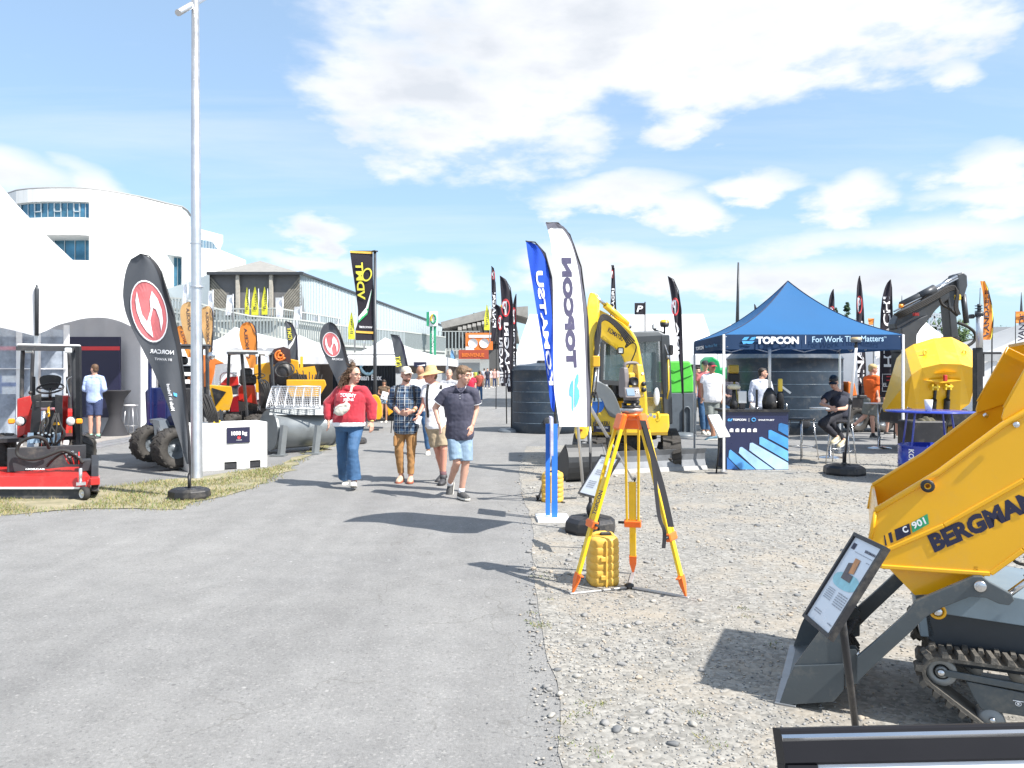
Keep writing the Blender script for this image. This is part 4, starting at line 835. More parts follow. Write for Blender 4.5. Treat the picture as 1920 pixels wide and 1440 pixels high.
one('boom', lambda m: (pply(m, [(488,720),(500,716),(505,745),(498,775),(488,772)], 16.6, .2)), m_black, T)
for k in range(7): hose(T, [at(484+k*2,712,16.5), at(494+k*2,722+random.uniform(-4,4),16.4), at(498+k,745,16.4), at(490+k*2,765,16.5)], .014)
for x, y in ((436,16.6),(484,16.6),(440,18),(488,18)): wheel(T, V((at(x,0,y).x, y, .38)), .38, .32, (.9,-.43,0), rim=m_dk)
T = thing('loading_shovel', (-6.9,16.2,0), 'yellow loading shovel with a black triangle standing between two loaders', 'shovel')
one('bowl', lambda m: pply(m, [(391,722),(434,725),(437,745),(430,769),(404,772)], 15.9, .8), m_yellow, T, bevel=.01)
one('side_mark', lambda m: pply(m, [(397,727),(424,735),(404,762)], 15.88, .02), m_black, T)
one('stand', lambda m: (pbox(m, 396,770,402,794,15.9,.05), pbox(m, 412,768,418,798,15.9,.05), pbox(m,400,790,440,796,15.9,.4)), m_steel, T)
# white concrete block with sign
a, b = gd(352,886.5), gd(501,875.5); a.y = 2310/186.; u = (b-a).normalized(); L = (b-a).length; rz = atan2(u.y, u.x); hh = H-(795-700)/1400*12.6
T = thing('concrete_block', a, 'white painted concrete block with forklift slots and a dark weight sign', 'block', rz=rz)
s0, s1 = L*.44, L*.60; s2, s3 = L*.77, L*.91
mb = MB(); pts = [(0,0),(s0,0),(s0,.13),(s1,.13),(s1,0),(s2,0),(s2,.13),(s3,.13),(s3,0),(L,0),(L,hh),(0,hh)]
mb.ext([(x,0,z) for x, z in pts], (0,.62,0)); mb.build('block', M('white_painted_concrete', (.80,.80,.78), .7, var=.05, vs=3, bump=.3, bs=30), T, bevel=.006)
mb = MB(); mb.box(((s0+s3)/2,.30,.065), (L*.6,.55,.10)); mb.build('slot_shadow_core', m_dk, T)
mb = MB(); x0, x1, z0, z1 = L*.47, L*.745, .40, .70; x1 = x0+.385; z0 = hh-.345; z1 = hh-.075; mb.box(((x0+x1)/2,-.012,(z0+z1)/2), (x1-x0,.02,z1-z0)); s_ = mb.build('weight_sign', m_ink, T, bevel=.003)
mb = MB(); text(mb, '1050 kg', quadmap((x0+.07,-.026,z1-.13), (x1-.05,-.026,z1-.13), (x0+.07,-.026,z1-.065)), bold=.09); mb.cur = 1; mb.lathe([(0,0),(.032,0),(.032,.004)], (x0+.20,-.024,z1-.17), (0,-1,0), 20)
mb.cur = 0; text(mb, 'NORCAR', quadmap((x0+.155,-.026,z1-.225), (x0+.245,-.026,z1-.225), (x0+.155,-.026,z1-.213)), bold=.04); mb.build('lettering', [m_pw, m_pr], T).parent = s_
# grey screening bucket
T = thing('screening_bucket', (-4.2,15.6,0), 'large grey screening bucket with a wire mesh rack standing by the verge', 'bucket')
def cirp(cx, cy, r, a0, a1, n, ry=None): return [(cx+r*cos(a0+(a1-a0)*k/n), cy+(ry or r)*sin(a0+(a1-a0)*k/n)) for k in range(n+1)]
mb = MB(); A = at(503,805,15.3); A.z = .48; Bp = at(617,800,16.2); Bp.z = .50; ax = (Bp-A).normalized(); prof = []
mb.lathe([(.36,0),(.40,.02),(.40,(Bp-A).length)], A, ax, 36, ref=V((0,0,1))); mb.build('drum_shell', M('light_grey_steel', (.24,.26,.27), .38, .4, var=.08), T, True)
m_lg = MT['light_grey_steel']
for p, nm in ((A,'side_plate'),(Bp,'side_plate')):
    mb = MB(); y = V((0,0,1)).cross(ax); pts = [p+V((0,0,1))*(.42*sin(t))+y*(.46*cos(t)) for t in [k*pi/14 for k in range(29)]]; mb.ext(pts, ax*.045); mb.build(nm, m_lg, T, True)
mb = MB(); mb.ext([at(507,762,15.2), at(606,762,15.6), at(612,778,15.5), at(505,778,15.1)], (0,.7,0)); mb.build('hopper', m_lg, T, True)
for px, dd in ((533,15.0),(597,15.3)): mb = MB(); mb.bar(at(px,798,dd), V((at(px-6,0,dd-.1).x, dd-.1, .0)), .07, .16); mb.box((at(px-7,0,dd).x, dd-.1, .02), (.28,.3,.03)); mb.build('support_leg', m_lg, T, True)
def rk(u, v): p = at(507+(598-507)*u+v*8*u, 725+(765-725)*v, 15.35+.2*u); return p+V((0,-.16*sin(v*pi*.5)-.1+.22*(1-v),0))
for i in range(7): mb = MB(); mb.tube([rk(i/6, v/8) for v in range(9)], .016, 6); mb.build('rack_rib', m_alu, T, True)
mb = MB()
for i in range(31): mb.tube([rk(i/30, v/6) for v in range(7)], .0045, 4)
for j in range(1, 12): mb.tube([rk(u/10, j/11) for u in range(11)], .0045, 4)
mb.build('wire_mesh', m_alu, T, True)
for j in (0, 1): mb = MB(); mb.tube([rk(0, j), rk(1, j)], .016, 8); mb.build('rack_rail', m_alu, T, True)
# machinery row behind
T = thing('wheel_loader', (-7.0,22,0), 'yellow loader with black seat and raised arms behind the mesh bucket', 'loader')
one('hood', lambda m: (pply(m, [(476,688),(478,684),(540,672),(560,676),(562,700),(476,706)], 22, 1.2),), m_yellow, T, bevel=.03)
one('shovel', lambda m: pply(m, [(537,712),(609,712),(612,722),(598,745),(545,745),(537,730)], 20.5, .8), m_yellow, T, bevel=.02)
one('arm', lambda m: (pply(m, [(560,690),(590,686),(594,700),(588,722),(575,722),(575,702),(560,702)], 21, .2), pbox(m, 563,668,568,700,21.2,.15)), m_yellow, T)
one('arm', lambda m: pply(m, [(478,702),(510,700),(514,735),(500,740),(480,735)], 21.6, .3), m_yellow, T)
one('seat', lambda m: (m.sph(at(530,700,21.2), .30, sc=(1,.6,1.2)), pbox(m, 505,700,520,728,21.5,.3,.05)), m_black, T)
one('steering_wheel', lambda m: m.tube([at(534,694,20.9)+V((.26*cos(a),.1*sin(a),.2*sin(a))) for a in [k*pi/10 for k in range(20)]], .022, 6, closed=True), m_black, T)
for k in range(9): hose(T, [at(556+k*6,700+random.uniform(-8,4),20.9), at(560+k*5,712+random.uniform(-6,6),20.8), at(566+k*4,726,20.9)], .016)
for x in (490,545,580): wheel(T, V((at(x,0,21.6).x, 21.6, .45)), .45, .35, (.9,-.4,0))
mb = MB(); pply(mb, [(504,668),(514,654),(532,650),(544,655),(546,680),(506,684)], 21.4, .5); mb.cur = 1
for a0, a1, r, ry in ((.3,4.8,9,9),(-.5,2.8,6,4),(1.2,5.8,3.5,5)): mb.tube([at(525+r*cos(a0+(a1-a0)*k/12), 667+ry*sin(a0+(a1-a0)*k/12), 21.35) for k in range(13)], .035, 5)
mb.build('decorated_canopy', [M('brown_black_panel', (.06,.035,.035), .5), m_orange], label='dark canopy panel with orange swirls above the yellow loader', cat='panel')
T = thing('sweeper', (-8.2,20,0), 'orange snow plough blade standing behind the lamp post', 'plough')
one('blade', lambda m: pply(m, [(376,664),(396,668),(421,681),(404,684),(402,700),(396,724),(378,726)], 19.5, .4), m_orange, T, bevel=.02)
one('frame', lambda m: (pbox(m, 380,724,392,760,19.6,.2), pbox(m, 388,690,392,726,19.4,.2)), m_dk, T)
T = thing('small_tractor', (-8.3,21,0), 'small red machine with exposed engine between the loader posts', 'tractor')
one('hood', lambda m: pply(m, [(411,722),(424,708),(446,704),(448,722),(430,726)], 20.5, .7), m_red, T, bevel=.03)
one('guard', lambda m: (m.tube(smooth_poly([tuple(at(413,726,20.4)), tuple(at(412,700,20.4)), tuple(at(430,698,20.4)), tuple(at(444,704,20.4))],2,False), .02, 6), pbox(m, 436,698,444,706,20.4,.2)), m_chrome, T)
one('chassis', lambda m: pbox(m, 410,722,450,740,20.5,.8), m_dk, T)
for x in (418,440): wheel(T, V((at(x,0,20.8).x, 20.8, .3)), .3, .25, (.9,-.4,0))
T = thing('mini_dumper', (-3.8,21.5,0), 'small yellow skip standing on the verge beside the dark container', 'skip')
one('skip', lambda m: pply(m, smooth_poly([(693,742),(708,740),(716,756),(717,786),(700,788),(694,770)],1), 21.3, .7), m_yellow, T, bevel=.02)
one('skip', lambda m: pply(m, [(724,752),(737,752),(741,770),(728,780)], 22, .7), m_yellow, T, bevel=.02)
one('frame', lambda m: (pbox(m, 688,748,690,786,21.2,.05), pbox(m, 690,786,722,790,21.3,.7)), m_black, T)
TURN = False
# ================================================================ tents and container
def tent(label, x0, x1, ye, peaks, d, dep, yb=None, name='marquee', dark=False, vd=.28, grp=None):
    """tent with a front wall: eave from (x0,ye) to (x1,ye), one roof peak"""
    A, Bq = at(x0, ye, d), at(x1, ye, d); T = thing(name, ((A.x+Bq.x)/2, d+dep/2, 0), label, 'marquee', grp); px, py = peaks; P = at(px, py, d+dep*.5)
    ze = A.z; C0 = V((A.x,d,ze)); C1 = V((Bq.x,d,ze)); C2 = V((Bq.x,d+dep,ze)); C3 = V((A.x,d+dep,ze)); mb = MB()
    for a, b in ((C0,C1),(C1,C2),(C2,C3),(C3,C0)): mb.grid(lambda u, v: (a.lerp(b, u)).lerp(P, v) - V((0,0,1))*(.22*(P.z-ze)*sin(pi*v)*.6), 8, 8)
    mb.build('roof', c_white, T, True, nofix=True); mb = MB()
    for a, b in ((C0,C1),(C1,C2)): mb.grid(lambda u, v: a.lerp(b, u)-V((-.0,0,vd*v))+V((.01*sin(u*60),.02*sin(u*50)-.02,0)), 24, 2)
    mb.build('valance', c_white, T, True, nofix=True)
    for c in (C0,C1,C2,C3): mb = MB(); mb.bar((c.x,c.y+.05,0), (c.x,c.y+.05,ze), .08); mb.build('leg', m_alu, T, True)
    mb = MB(); mb.grid(lambda u, v: C3.lerp(C2, u)-V((0,.05,ze*v)), 10, 2)
    mb.grid(lambda u, v: C0.lerp(C3, u)-V((-.05,0,ze*v)), 10, 2)
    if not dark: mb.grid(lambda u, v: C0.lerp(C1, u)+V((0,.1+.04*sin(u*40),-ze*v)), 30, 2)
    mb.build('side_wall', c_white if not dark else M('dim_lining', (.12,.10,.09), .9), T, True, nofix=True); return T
tent('white ridge tent behind the first row of loaders', 396, 545, 640, (440,613), 32, 6)
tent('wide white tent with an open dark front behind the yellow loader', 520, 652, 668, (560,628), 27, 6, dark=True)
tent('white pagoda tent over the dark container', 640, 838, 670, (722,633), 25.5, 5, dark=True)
tent('low white tent behind the dark teardrop flag', 262, 400, 668, (330,640), 30, 6)
T = thing('container', (at(695,0,26).x, 26, 0), 'dark ribbed container with a blue wave emblem under the pagoda tent', 'container')
x0, x1 = at(560,0,26).x+1.2, at(741,0,26).x
mb = MB()
n = 46; pr = []
for k in range(n+1): x = x0+(x1-x0)*k/n; pr += [(x, 25.95+(.04 if k % 2 else 0)), (x+(x1-x0)/n*.35, 25.95+(.04 if k % 2 else 0))]
for (xa, ya), (xb, yb) in zip(pr[:-1], pr[1:]): mb.add([(xa,ya,.15),(xb,yb,.15),(xb,yb,2.2),(xa,ya,2.2)], [(0,1,2,3)], False)
mb.box(((x0+x1)/2, 27.2, 1.2), (x1-x0, 2.3, 2.1)); mb.build('body', M('container_blue_black', (.022,.028,.038), .5, var=.2), T, True)
mb = MB(); mb.box(((x0+x1)/2,25.97,2.25), (x1-x0+.1,.14,.12)); mb.box(((x0+x1)/2,25.97,.09), (x1-x0+.1,.14,.14)); mb.build('rail', m_dk, T, True)
mb = MB(); dd = 25.88
for k in range(9):
    r = 1-k*.05; a0, a1 = pi*.62+k*.02, pi*2.02-k*.11; mb.cur = 0 if k % 2 else 1
    mb.tube([at(689+13*cos(a)*r+k*.5, 689-13.5*sin(a)*-1*r*1+(-1)*0, dd) for a in [a0+(a1-a0)*j/14 for j in range(15)]] if False else [at(689-k*.5+13.5*r*cos(a), 687+k*.6-14*r*sin(a), dd) for a in [.9+(4.9-.9)*j/14+k*.06 for j in range(15)]], .026, 4)
mb.tube([at(x, y, dd) for x, y in smooth_poly([(676,690),(684,701),(694,702),(700,696),(704,690)],2,False)], .05, 4); mb.build('emblem', [m_pb, M('pale_sea_blue', (.45,.70,.85), .6)], T, True)
mb = MB(); text(mb, 'Ocean Box', quadmap(at(660,713,dd), at(716,713,dd), at(660,702,dd)), bold=.07); mb.build('lettering', m_pw, T, True)
mb = MB(); pbox(mb, 742,700,838,765,25.6,.06); mb.build('booth_wall', M('pale_grey_panel', (.48,.50,.51), .6), label='pale grey booth wall right of the container', cat='wall')
mb = MB(); pbox(mb, 776,679,799,688,25.4,.03); mb.cur = 1; mb.ext([at(781,686,25.37), at(797,683,25.37), at(797,686,25.37)], (0,-.01,0)); mb.build('booth_sign', [m_ink, m_pw], label='small dark sign high on the pale booth wall', cat='sign')
T = flag('pale blue feather flag before the entrance', [(656,846,848),(660,845,851),(675,845,853.5),(700,845,854),(725,847,853),(735,848,852)], 44, c_lblue, pole=[(846,656),(853,668),(854,700),(852,735),(852,746)], pr=.03)
# ================================================================ right side: background
m_lime = M('lime_green_plastic', (.10,.55,.06), .45, var=.06)
m_tank = M('dark_blue_tank_plastic', (.028,.045,.068), .42, var=.15)
def bigmarquee():
    T = thing('exhibition_marquee', (6,40,0), 'long white exhibition marquee with a gable end behind the excavator', 'marquee')
    d = 36; z = lambda py, dd: H+(700-py)/1400*dd
    xl, xr = at(966,0,d).x, at(1345,0,d).x; ze = z(668,d); zr = z(589,d+6); yr = d+6; xr2 = at(1318,0,yr).x; xl2 = at(950,0,yr).x
    mb = MB(); mb.grid(lambda u, v: V((xl+(xr-xl)*u+(xr2-xr)*v, d+6*v, ze+(zr-ze)*v-.10*sin(pi*((u*7) % 1))*sin(pi*v))), 56, 6)
    mb.grid(lambda u, v: V((xl+(xr-xl)*u+(xr2-xr)*(1-v), d+6+6*v, zr+(ze-zr)*v)), 20, 3)
    mb.add([(xr,d,ze),(xr+.6,d+12,ze),(xr2,yr,zr)], [(0,1,2)]); mb.build('roof', c_white, T, True, nofix=True)
    mb = MB(); mb.grid(lambda u, v: V((xl+(xr-xl)*u, d-.04+.03*sin(u*90), ze+.05-.45*v)), 80, 2); mb.build('valance', c_white, T, True, nofix=True)
    xm = at(1240,0,d).x; mb = MB(); mb.add([(xl,d+.1,0),(xm,d+.1,0),(xm,d+.1,ze),(xl,d+.1,ze)], [(0,1,2,3)]); mb.build('side_wall', c_white, T, True)
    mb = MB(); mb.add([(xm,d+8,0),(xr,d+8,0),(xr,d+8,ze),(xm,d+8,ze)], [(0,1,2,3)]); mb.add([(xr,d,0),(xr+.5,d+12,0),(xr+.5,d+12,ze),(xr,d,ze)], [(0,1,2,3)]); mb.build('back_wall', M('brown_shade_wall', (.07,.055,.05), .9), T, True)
    for k in range(5): x = xm+(xr-xm)*k/4; mb = MB(); mb.bar((x,d+.2,0),(x,d+.2,ze), .16); mb.build('post', m_alu, T, True)
bigmarquee()
tent('white marquee gable between the exhibition marquee and the blue gazebo', 1345, 1420, 640, (1370,608), 42, 8)
tent('white tent roof showing behind the yellow dumper skip', 1640, 1830, 655, (1735,603), 30, 6)
T = tent('grey marquee roof at the right edge behind the dumper', 1840, 2060, 662, (1980,582), 26, 6)
for c in T.children:
    if c.name.startswith(('roof', 'valance')): c.data.materials[0] = cloth('light_grey_tent_cloth', (.40,.41,.42), .2)
def tank(label, px0, px1, y0, y1, d, mat=m_tank, ribs=6, cap=True):
    a, b = at(px0, 0, d), at(px1, 0, d); r = (b.x-a.x)/2; c = V(((a.x+b.x)/2, d+r*.6, 0)); h = H+(700-y0)/1400*d; T = thing('storage_tank', c, label, 'tank', 'dark plastic storage tanks')
    pr = [(0,0),(r,0)]
    for k in range(ribs):
        z = h*.88*(k+1)/ribs; pr += [(r, z)]
    pr += [(r*1.01,h*.882),(r*1.01,h*.90),(r*.93,h*.955),(r*.3,h),(0,h)]; mb = MB(); mb.lathe(pr, (0,0,0), (0,0,1), 56); o_ = mb.build('shell', mat, T); o_.data.polygons.foreach_set('use_smooth', [abs(p.normal.z) < .3 for p in o_.data.polygons])
    mb = MB(); mb.lathe([(.28,h-.03),(.28,h+.05),(.24,h+.07),(0,h+.07)], n=20); mb.build('lid', m_black, T)
    mb = MB(); pr = [(0,.25),(.14,.25),(.16,.18),(.05,.15),(0,.15)]; mb.lathe([(.14,-.02),(.14,.03),(.10,.05),(0,.05)], (0,-r,.32), (0,-1,0), 16); mb.build('outlet', m_dk, T)
    mb = MB(); k = .0
    for j in range(1, ribs): z = h*.88*j/ribs; mb.tube([V((r*1.0*cos(t), r*1.0*sin(t), z)) for t in [pi*1.12+pi*.76*i/20 for i in range(21)]], .006, 4)
    mb.build('seam_ring', M('seam_highlight', (.16,.22,.28), .3), T); return T
tank('dark blue ribbed storage tank behind the blue and white feather flags', 958, 1095, 680, 812, 20.6)
tank('large dark blue ribbed tank with stepped top behind the gazebo counter', 1385, 1600, 655, 810, 20.5)
T = thing('grey_bin', (at(1283,0,20).x, 20.6, 0), 'large dark grey container bin topped by a bright green ribbed box', 'container')
one('bin', lambda m: (pply(m, [(1248,737),(1306,737),(1306,812),(1248,812)], 20, 1.4), m.tube([at(1281,812,19.97), at(1281,768,19.97), at(1285,763,19.97), at(1290,763,19.97), at(1294,768,19.97), at(1294,812,19.97)], .03, 6)), M('slate_plastic', (.10,.12,.14), .5), T, bevel=.03)
one('green_box', lambda m: pply(m, [(1246,677),(1294,677),(1300,700),(1301,736),(1246,739)], 20.1, 1.1), m_lime, T, bevel=.04)
one('chevron', lambda m: [m.tube([at(1247,y-8,20.08), at(1265,y,20.08), at(1283,y-7,20.08), at(1298,y-14,20.08)], .012, 4) for y in (697,716)], M('deep_green', (.03,.28,.03), .6), T)
T = thing('green_bin', (at(1345,0,24).x, 24, 0), 'emerald green plastic tanks behind the gazebo counter', 'container')
one('tank', lambda m: pply(m, [(1326,676),(1336,668),(1348,676),(1352,692),(1372,688),(1374,712),(1330,712)], 24, 1.0), M('emerald_plastic', (.01,.32,.10), .45), T, bevel=.04)
one('base', lambda m: pbox(m, 1330,712,1378,770,24,1.0), m_dk, T)
# antenna mast, far trees, hills
one('lattice_mast', lambda m: m.tube([at(1382,640,60), at(1384.5,492,60)], [.17,.07], 6), m_steel, label='tall slender grey mast between the marquee and the blue gazebo', cat='mast')
for x, y, dd, l in ((1691,554,90,'thin spire tip behind the dark excavator arm'),(1915,548,80,'thin dark spire at the right edge beyond the trees')): one('spire', lambda m: m.lathe([(.45,0),(.2,(690-y)/1400*dd*.7),(.02,(700-y)/1400*dd)], V((at(x,0,dd).x,dd,H)), (0,0,1), 6), m_steel, label=l, cat='spire')
T = thing('light_gantry', (at(1757,0,50).x,50,0), 'grey metal truss gantry behind the dark excavator arm', 'gantry')
mb = MB()
for a, b in (((1735,589),(1777,589)),((1735,594),(1777,594)),((1745,590),(1732,645)),((1750,590),(1768,640)),((1770,590),(1771,645)),((1741,610),(1770,612)),((1741,612),(1765,640)),((1738,620),(1752,595)),((1768,600),(1750,640))): mb.bar(at(*a,50), at(*b,50), .10)
for k in range(8): mb.bar(at(1736+k*5,589,50), at(1739+k*5,594,50), .06)
mb.build('truss', m_alu, T, True)
LEAFC = {}
def tree(label, px, py0, py1, wpx, d, cols, kind='round', grp='trees on the horizon', n=1500, seed=1):
    rng = random.Random(seed); c = at(px, 0, d); h = H+(700-py0)/1400*d; w = wpx/1400*d/2; T = thing('tree', (c.x, d, 0), label, 'tree', grp)
    mb = MB(); mb.tube([(0,0,0),(.05*w,0,h*.4),(-.03*w,.1,h*.92)], [w*.09+.05,w*.06+.03,.02], 8)
    for k in range(8): a = rng.random()*6.28; z = h*rng.uniform(.3,.75); mb.tube([(0,0,z),(cos(a)*w*.6,sin(a)*w*.6,z+h*.14)], [w*.03+.02,.01], 5)
    mb.build('trunk', M('bark', (.09,.07,.05), .9, var=.3), T)
    mb = MB(); cl = []
    for k in range(46):
        if kind == 'cone': z = rng.uniform(.18,.99); r = w*(1-z)*1.15+.05; a = rng.random()*6.28; cl.append((cos(a)*r*rng.uniform(.2,.95), sin(a)*r*rng.uniform(.2,.95), z*h, w*.22*(1.25-z)))
        else:
            v = V([rng.gauss(0,1) for _ in range(3)]).normalized()*rng.uniform(.35,.95); cl.append((v.x*w*.85, v.y*w*.85, h*.62+v.z*h*.34, w*rng.uniform(.16,.3)))
    for k in range(n):
        x, y, z, r = rng.choice(cl); v = V([rng.gauss(0,.5) for _ in range(3)])*r; s = (.05+w*.035)*rng.uniform(.6,1.4); p = V((x,y,z))+v
        a = V([rng.gauss(0,1) for _ in range(3)]).normalized()*s; b = a.orthogonal().normalized()*s*.7; mb.cur = 0 if NZ.noise(V((x,y,z))*1.1) > 0 else 1; mb.add([p-a, p+b, p+a, p-b], [(0,1,2,3)])
    mb.build('crown', cols, T, nofix=True); return T
lf1 = [M('leaf_mid', (.07,.13,.035), .7, var=.3), M('leaf_light', (.11,.17,.05), .7, var=.3)]; lf2 = [M('needle_dark', (.022,.055,.03), .8, var=.3), M('needle_mid', (.04,.085,.04), .8, var=.3)]
tree('round green tree above the marquee left of the small P flag', 1178, 583, 620, 46, 75, lf1, seed=2, n=2600)
tree('pale bushy tree right of the small P flag', 1222, 592, 620, 34, 80, lf1, seed=3)
tree('dark conifer behind the right slope of the blue gazebo', 1588, 562, 640, 52, 60, lf2, 'cone', seed=4, n=3200)
tree('dark lower conifer left of the black P feather flag', 1568, 576, 640, 40, 62, lf2, 'cone', seed=14, n=2200)
tree('green tree beyond the dark excavator arm', 1755, 572, 640, 60, 70, lf1, seed=5, n=2600)
tree('green tree right of the dark excavator arm', 1800, 585, 640, 50, 72, lf1, seed=6, n=2000)
tree('small treetop over the far concrete canopy', 885, 583, 600, 40, 140, lf1, seed=7)
for k, (x, y, w) in enumerate([(1828,608,40),(1858,604,44),(1888,602,50),(1918,598,46),(1945,600,50)]): tree(['leftmost','second from left','middle','second from right','rightmost'][k]+' tree of the hazy far line behind the orange feather flag', x, y, 660, w, 160, lf2, seed=20+k, n=900)
mb = MB(); N_ = 60; mb.grid(lambda u, v: V((-900+2600*u, 900+700*v, (16+14*NZ.noise(V((u*6,0,3)))+10*NZ.noise(V((u*17,0,5))))*sin(pi*min(1, v*1.0))**.5*(1 if u > .3 else .55))), N_, 8); mb.build('hills', M('far_woodland', (.05,.085,.06), .9, var=.3, vs=.02), kind='structure')
T = thing('far_house', (at(1868,0,75).x, 75, 0), 'dark roofed house below the tree line at the right', 'house')
one('wall', lambda m: pbox(m, 1840,634,1905,690,75,6), M('house_wall', (.3,.29,.27), .8), T); one('roof', lambda m: m.ext([at(1834,634,74.5), at(1912,634,74.5), at(1902,613,78), at(1850,613,78)], (0,.3,0)) or m.ext([at(1834,634,82.5), at(1912,634,82.5), at(1902,613,78.3), at(1850,613,78.3)], (0,-.1,0)), M('slate_roof', (.13,.14,.15), .7, var=.15), T)
# ---------------------------------------------------------------- black feather flags, P emblem
def pflag(label, rows, d, em, word, pole, base=None, mir=True, s='PINAGRI', edge=None, basecol=False, br=.35):
    deco = []
    if em:
        cx, cy, rx, ry = em
        deco.append(('emblem', m_pr, ring_deco(cx+rx*.15, cy, rx, ry, .22)))
        P = [(-.5,-.75),(.1,-.75),(.5,-.6),(.6,-.3),(.5,.0),(.2,.12),(-.05,.15),(-.05,.8),(-.4,.8)]; hole = None
        P = [(((-x) if mir else x)*rx*1.0+cx-rx*.1, y*ry*1.0+cy) for x, y in P]; deco.append(('emblem', m_pw, poly_deco(P)))
        deco.append(('emblem', m_pr, (lambda mb, fm: mb.add([fm(cx+(-x if mir else x)*rx*1., cy+y*ry, .018) for x, y in ((-.05,-.5),(.18,-.5),(.2,-.15),(-.05,-.12))], [(0,1,2,3)]))))
    if word: deco.append(('lettering', m_pw, vword(s, *word, .06, mir=mir)))
    T = flag(label, rows, d, c_black, deco=deco, pole=pole, grp='black feather flags with white letters', amp=.05, pr=.02)
    if base:
        c = V((at(base,0,d).x, d, 0)); mb = MB(); mb.lathe([(br,0),(br,.05),(br*.85,.09),(.06,.12),(0,.12)], c, (0,0,1), 24); mb.build('base', m_grey, T, True)
    return T
pflag('tallest black banner flag with P emblem left of the dark tank', [(499,921,922),(503,921.5,927),(530,921,929),(600,923.5,932),(640,920,930)], 34, (924.5,516,3,9), (924,930,614,923,929,548), [(921,499),(929,530),(931,600),(930,760)])
pflag('front black feather flag with large P emblem beside the dark tank', [(517,937,938),(522,937.5,946),(534,938,953),(555,939.5,960),(600,941.5,962),(660,943,963),(710,948,963),(735,952,961)], 21, (947,577,8,17), (948,957,724,945,953,605), [(937,517),(948,524),(957,540),(961,570),(962,640),(959,735),(959,808)], base=957)
pflag('black feather flag behind the front one with its tip at right', [(551,967,968),(560,964,968),(575,961,967),(620,960,968),(680,960,968),(690,960,968)], 23, (963.5,592,3.5,16), (961,966,686,960,965,617), [(968,551),(968,600),(967,690),(966,790)])
pflag('lower black feather flag left of the front one', [(570,929,930),(576,930,940),(584,931,943),(640,933,945),(700,937,949),(724,940,950)], 24, (937,605,5,14), (937,944,718,936,942,633), [(929,570),(941,577),(944,640),(949,724),(950,780)])
pflag('lone black banner flag above the excavator boom', [(497,1146,1151),(503,1147,1152),(560,1145,1154),(600,1143,1156)], 32, (1148,514,2.2,8), (1146,1152,596,1147,1152,541), [(1146,497),(1152,503),(1154,560),(1156,600),(1156,760)], mir=False)
T = pflag('black feather flag with red ringed P right of the excavator cab', [(518,1252,1253),(524,1253,1262),(540,1256,1269),(560,1259,1274),(590,1263,1277),(640,1269,1278.5),(700,1276,1281),(738,1278,1281.5)], 19.5, (1265,575,7,17), (1271,1274,664,1267,1273,604), [(1252,518),(1263,524),(1272,545),(1277,580),(1279,640),(1281,738),(1281,810)], base=1281, s='INA')
pflag('black P feather flag tip just left of the gazebo peak', [(570,1414,1415),(574,1414,1418),(584,1414.5,1420),(620,1415,1421)], 30, None, None, [(1414,570),(1419,580),(1421,620),(1421,760)])
pflag('black P feather flag rising behind the right gazebo slope', [(542,1562,1563),(550,1557,1564),(565,1553.5,1564.5),(590,1553,1565),(640,1553,1565)], 26, (1559,582,5,8), None, [(1563,542),(1564,560),(1565,640),(1565,780)], mir=False)
pflag('tall black P feather flag beside the dark conifer', [(517,1611,1613),(526,1608,1614),(545,1606,1617),(580,1605,1620),(640,1606,1621),(700,1608,1625),(745,1610,1622)], 22, (1611,571,5,17), (1608,1621,724,1606,1618,602), [(1612,517),(1615,535),(1619,580),(1621,640),(1622,745),(1622,800)], mir=False)
one('small_banner', lambda m: pbox(m, 1190,568,1209,590,33,.02), c_black, label='small square black banner with a white P above the marquee ridge', cat='banner', group=None)
mb = MB(); text(mb, 'P', quadmap(at(1195,585,32.95), at(1205,585,32.95), at(1195,573,32.95)), bold=.06, shear=.3); o = mb.build('lettering', m_pw); o.parent = bpy.data.objects['small_banner']
mb = MB(); mb.cyl(at(1209.5,566,33), V((at(1209.5,0,33).x,33,0)), .03); o = mb.build('pole', m_black); o.parent = bpy.data.objects['small_banner']
# tall black feather flag with big letters and boxed panel
T = flag('wide black feather flag lettered downward beside the yellow dumper skip', [(524,1669,1670),(530,1663,1671),(545,1657,1671.5),(570,1652,1672),(610,1650,1674),(660,1650,1676),(720,1649,1678),(745,1650,1676)], 18.5, c_black, amp=.05, pr=.02, grp='black feather flags with white letters',
    deco=[('lettering', m_pw, vword('HITACHI', 1657, 1675, 688, 1656, 1668, 556, .05, mir=False)), ('panel', m_pw, lambda mb, fm: [mb.add([fm(a,b), fm(c,b), fm(c,e), fm(a,e)], [(0,1,2,3)]) for a,b,c,e in ((1654,701,1674,702),(1654,733,1674,734),(1654,701,1655,734),(1673,701,1674,734))]),
    ('panel', m_pr, lambda mb, fm: [mb.add([fm(a,b), fm(c,b), fm(c,e), fm(a,e)], [(0,1,2,3)]) for a,b,c,e in ((1662,705,1672,707),(1662,712,1672,714))]), ('lettering', m_pw, hword('EL', 1656, 725, 1664, 725, 7, .03))],
    pole=[(1670,524),(1672,540),(1672.5,570),(1675,640),(1677,745),(1677,800)])
T = flag('orange feather flag lettered upward beside the silver mast', [(527,1838,1846),(532,1839,1848),(550,1843,1855),(580,1845,1861),(605,1844,1862),(630,1843,1860),(637,1842,1857)], 19, c_orange, edge=m_py, ew=.06, amp=.05, pr=.018,
    deco=[('lettering', m_pi, vword('VANDAELE', 1844, 1855, 632, 1847, 1854, 544, .05, mir=False))], pole=[(1846,527),(1852,540),(1859,570),(1862,600),(1860,637),(1859,790)], grp='orange feather flags')
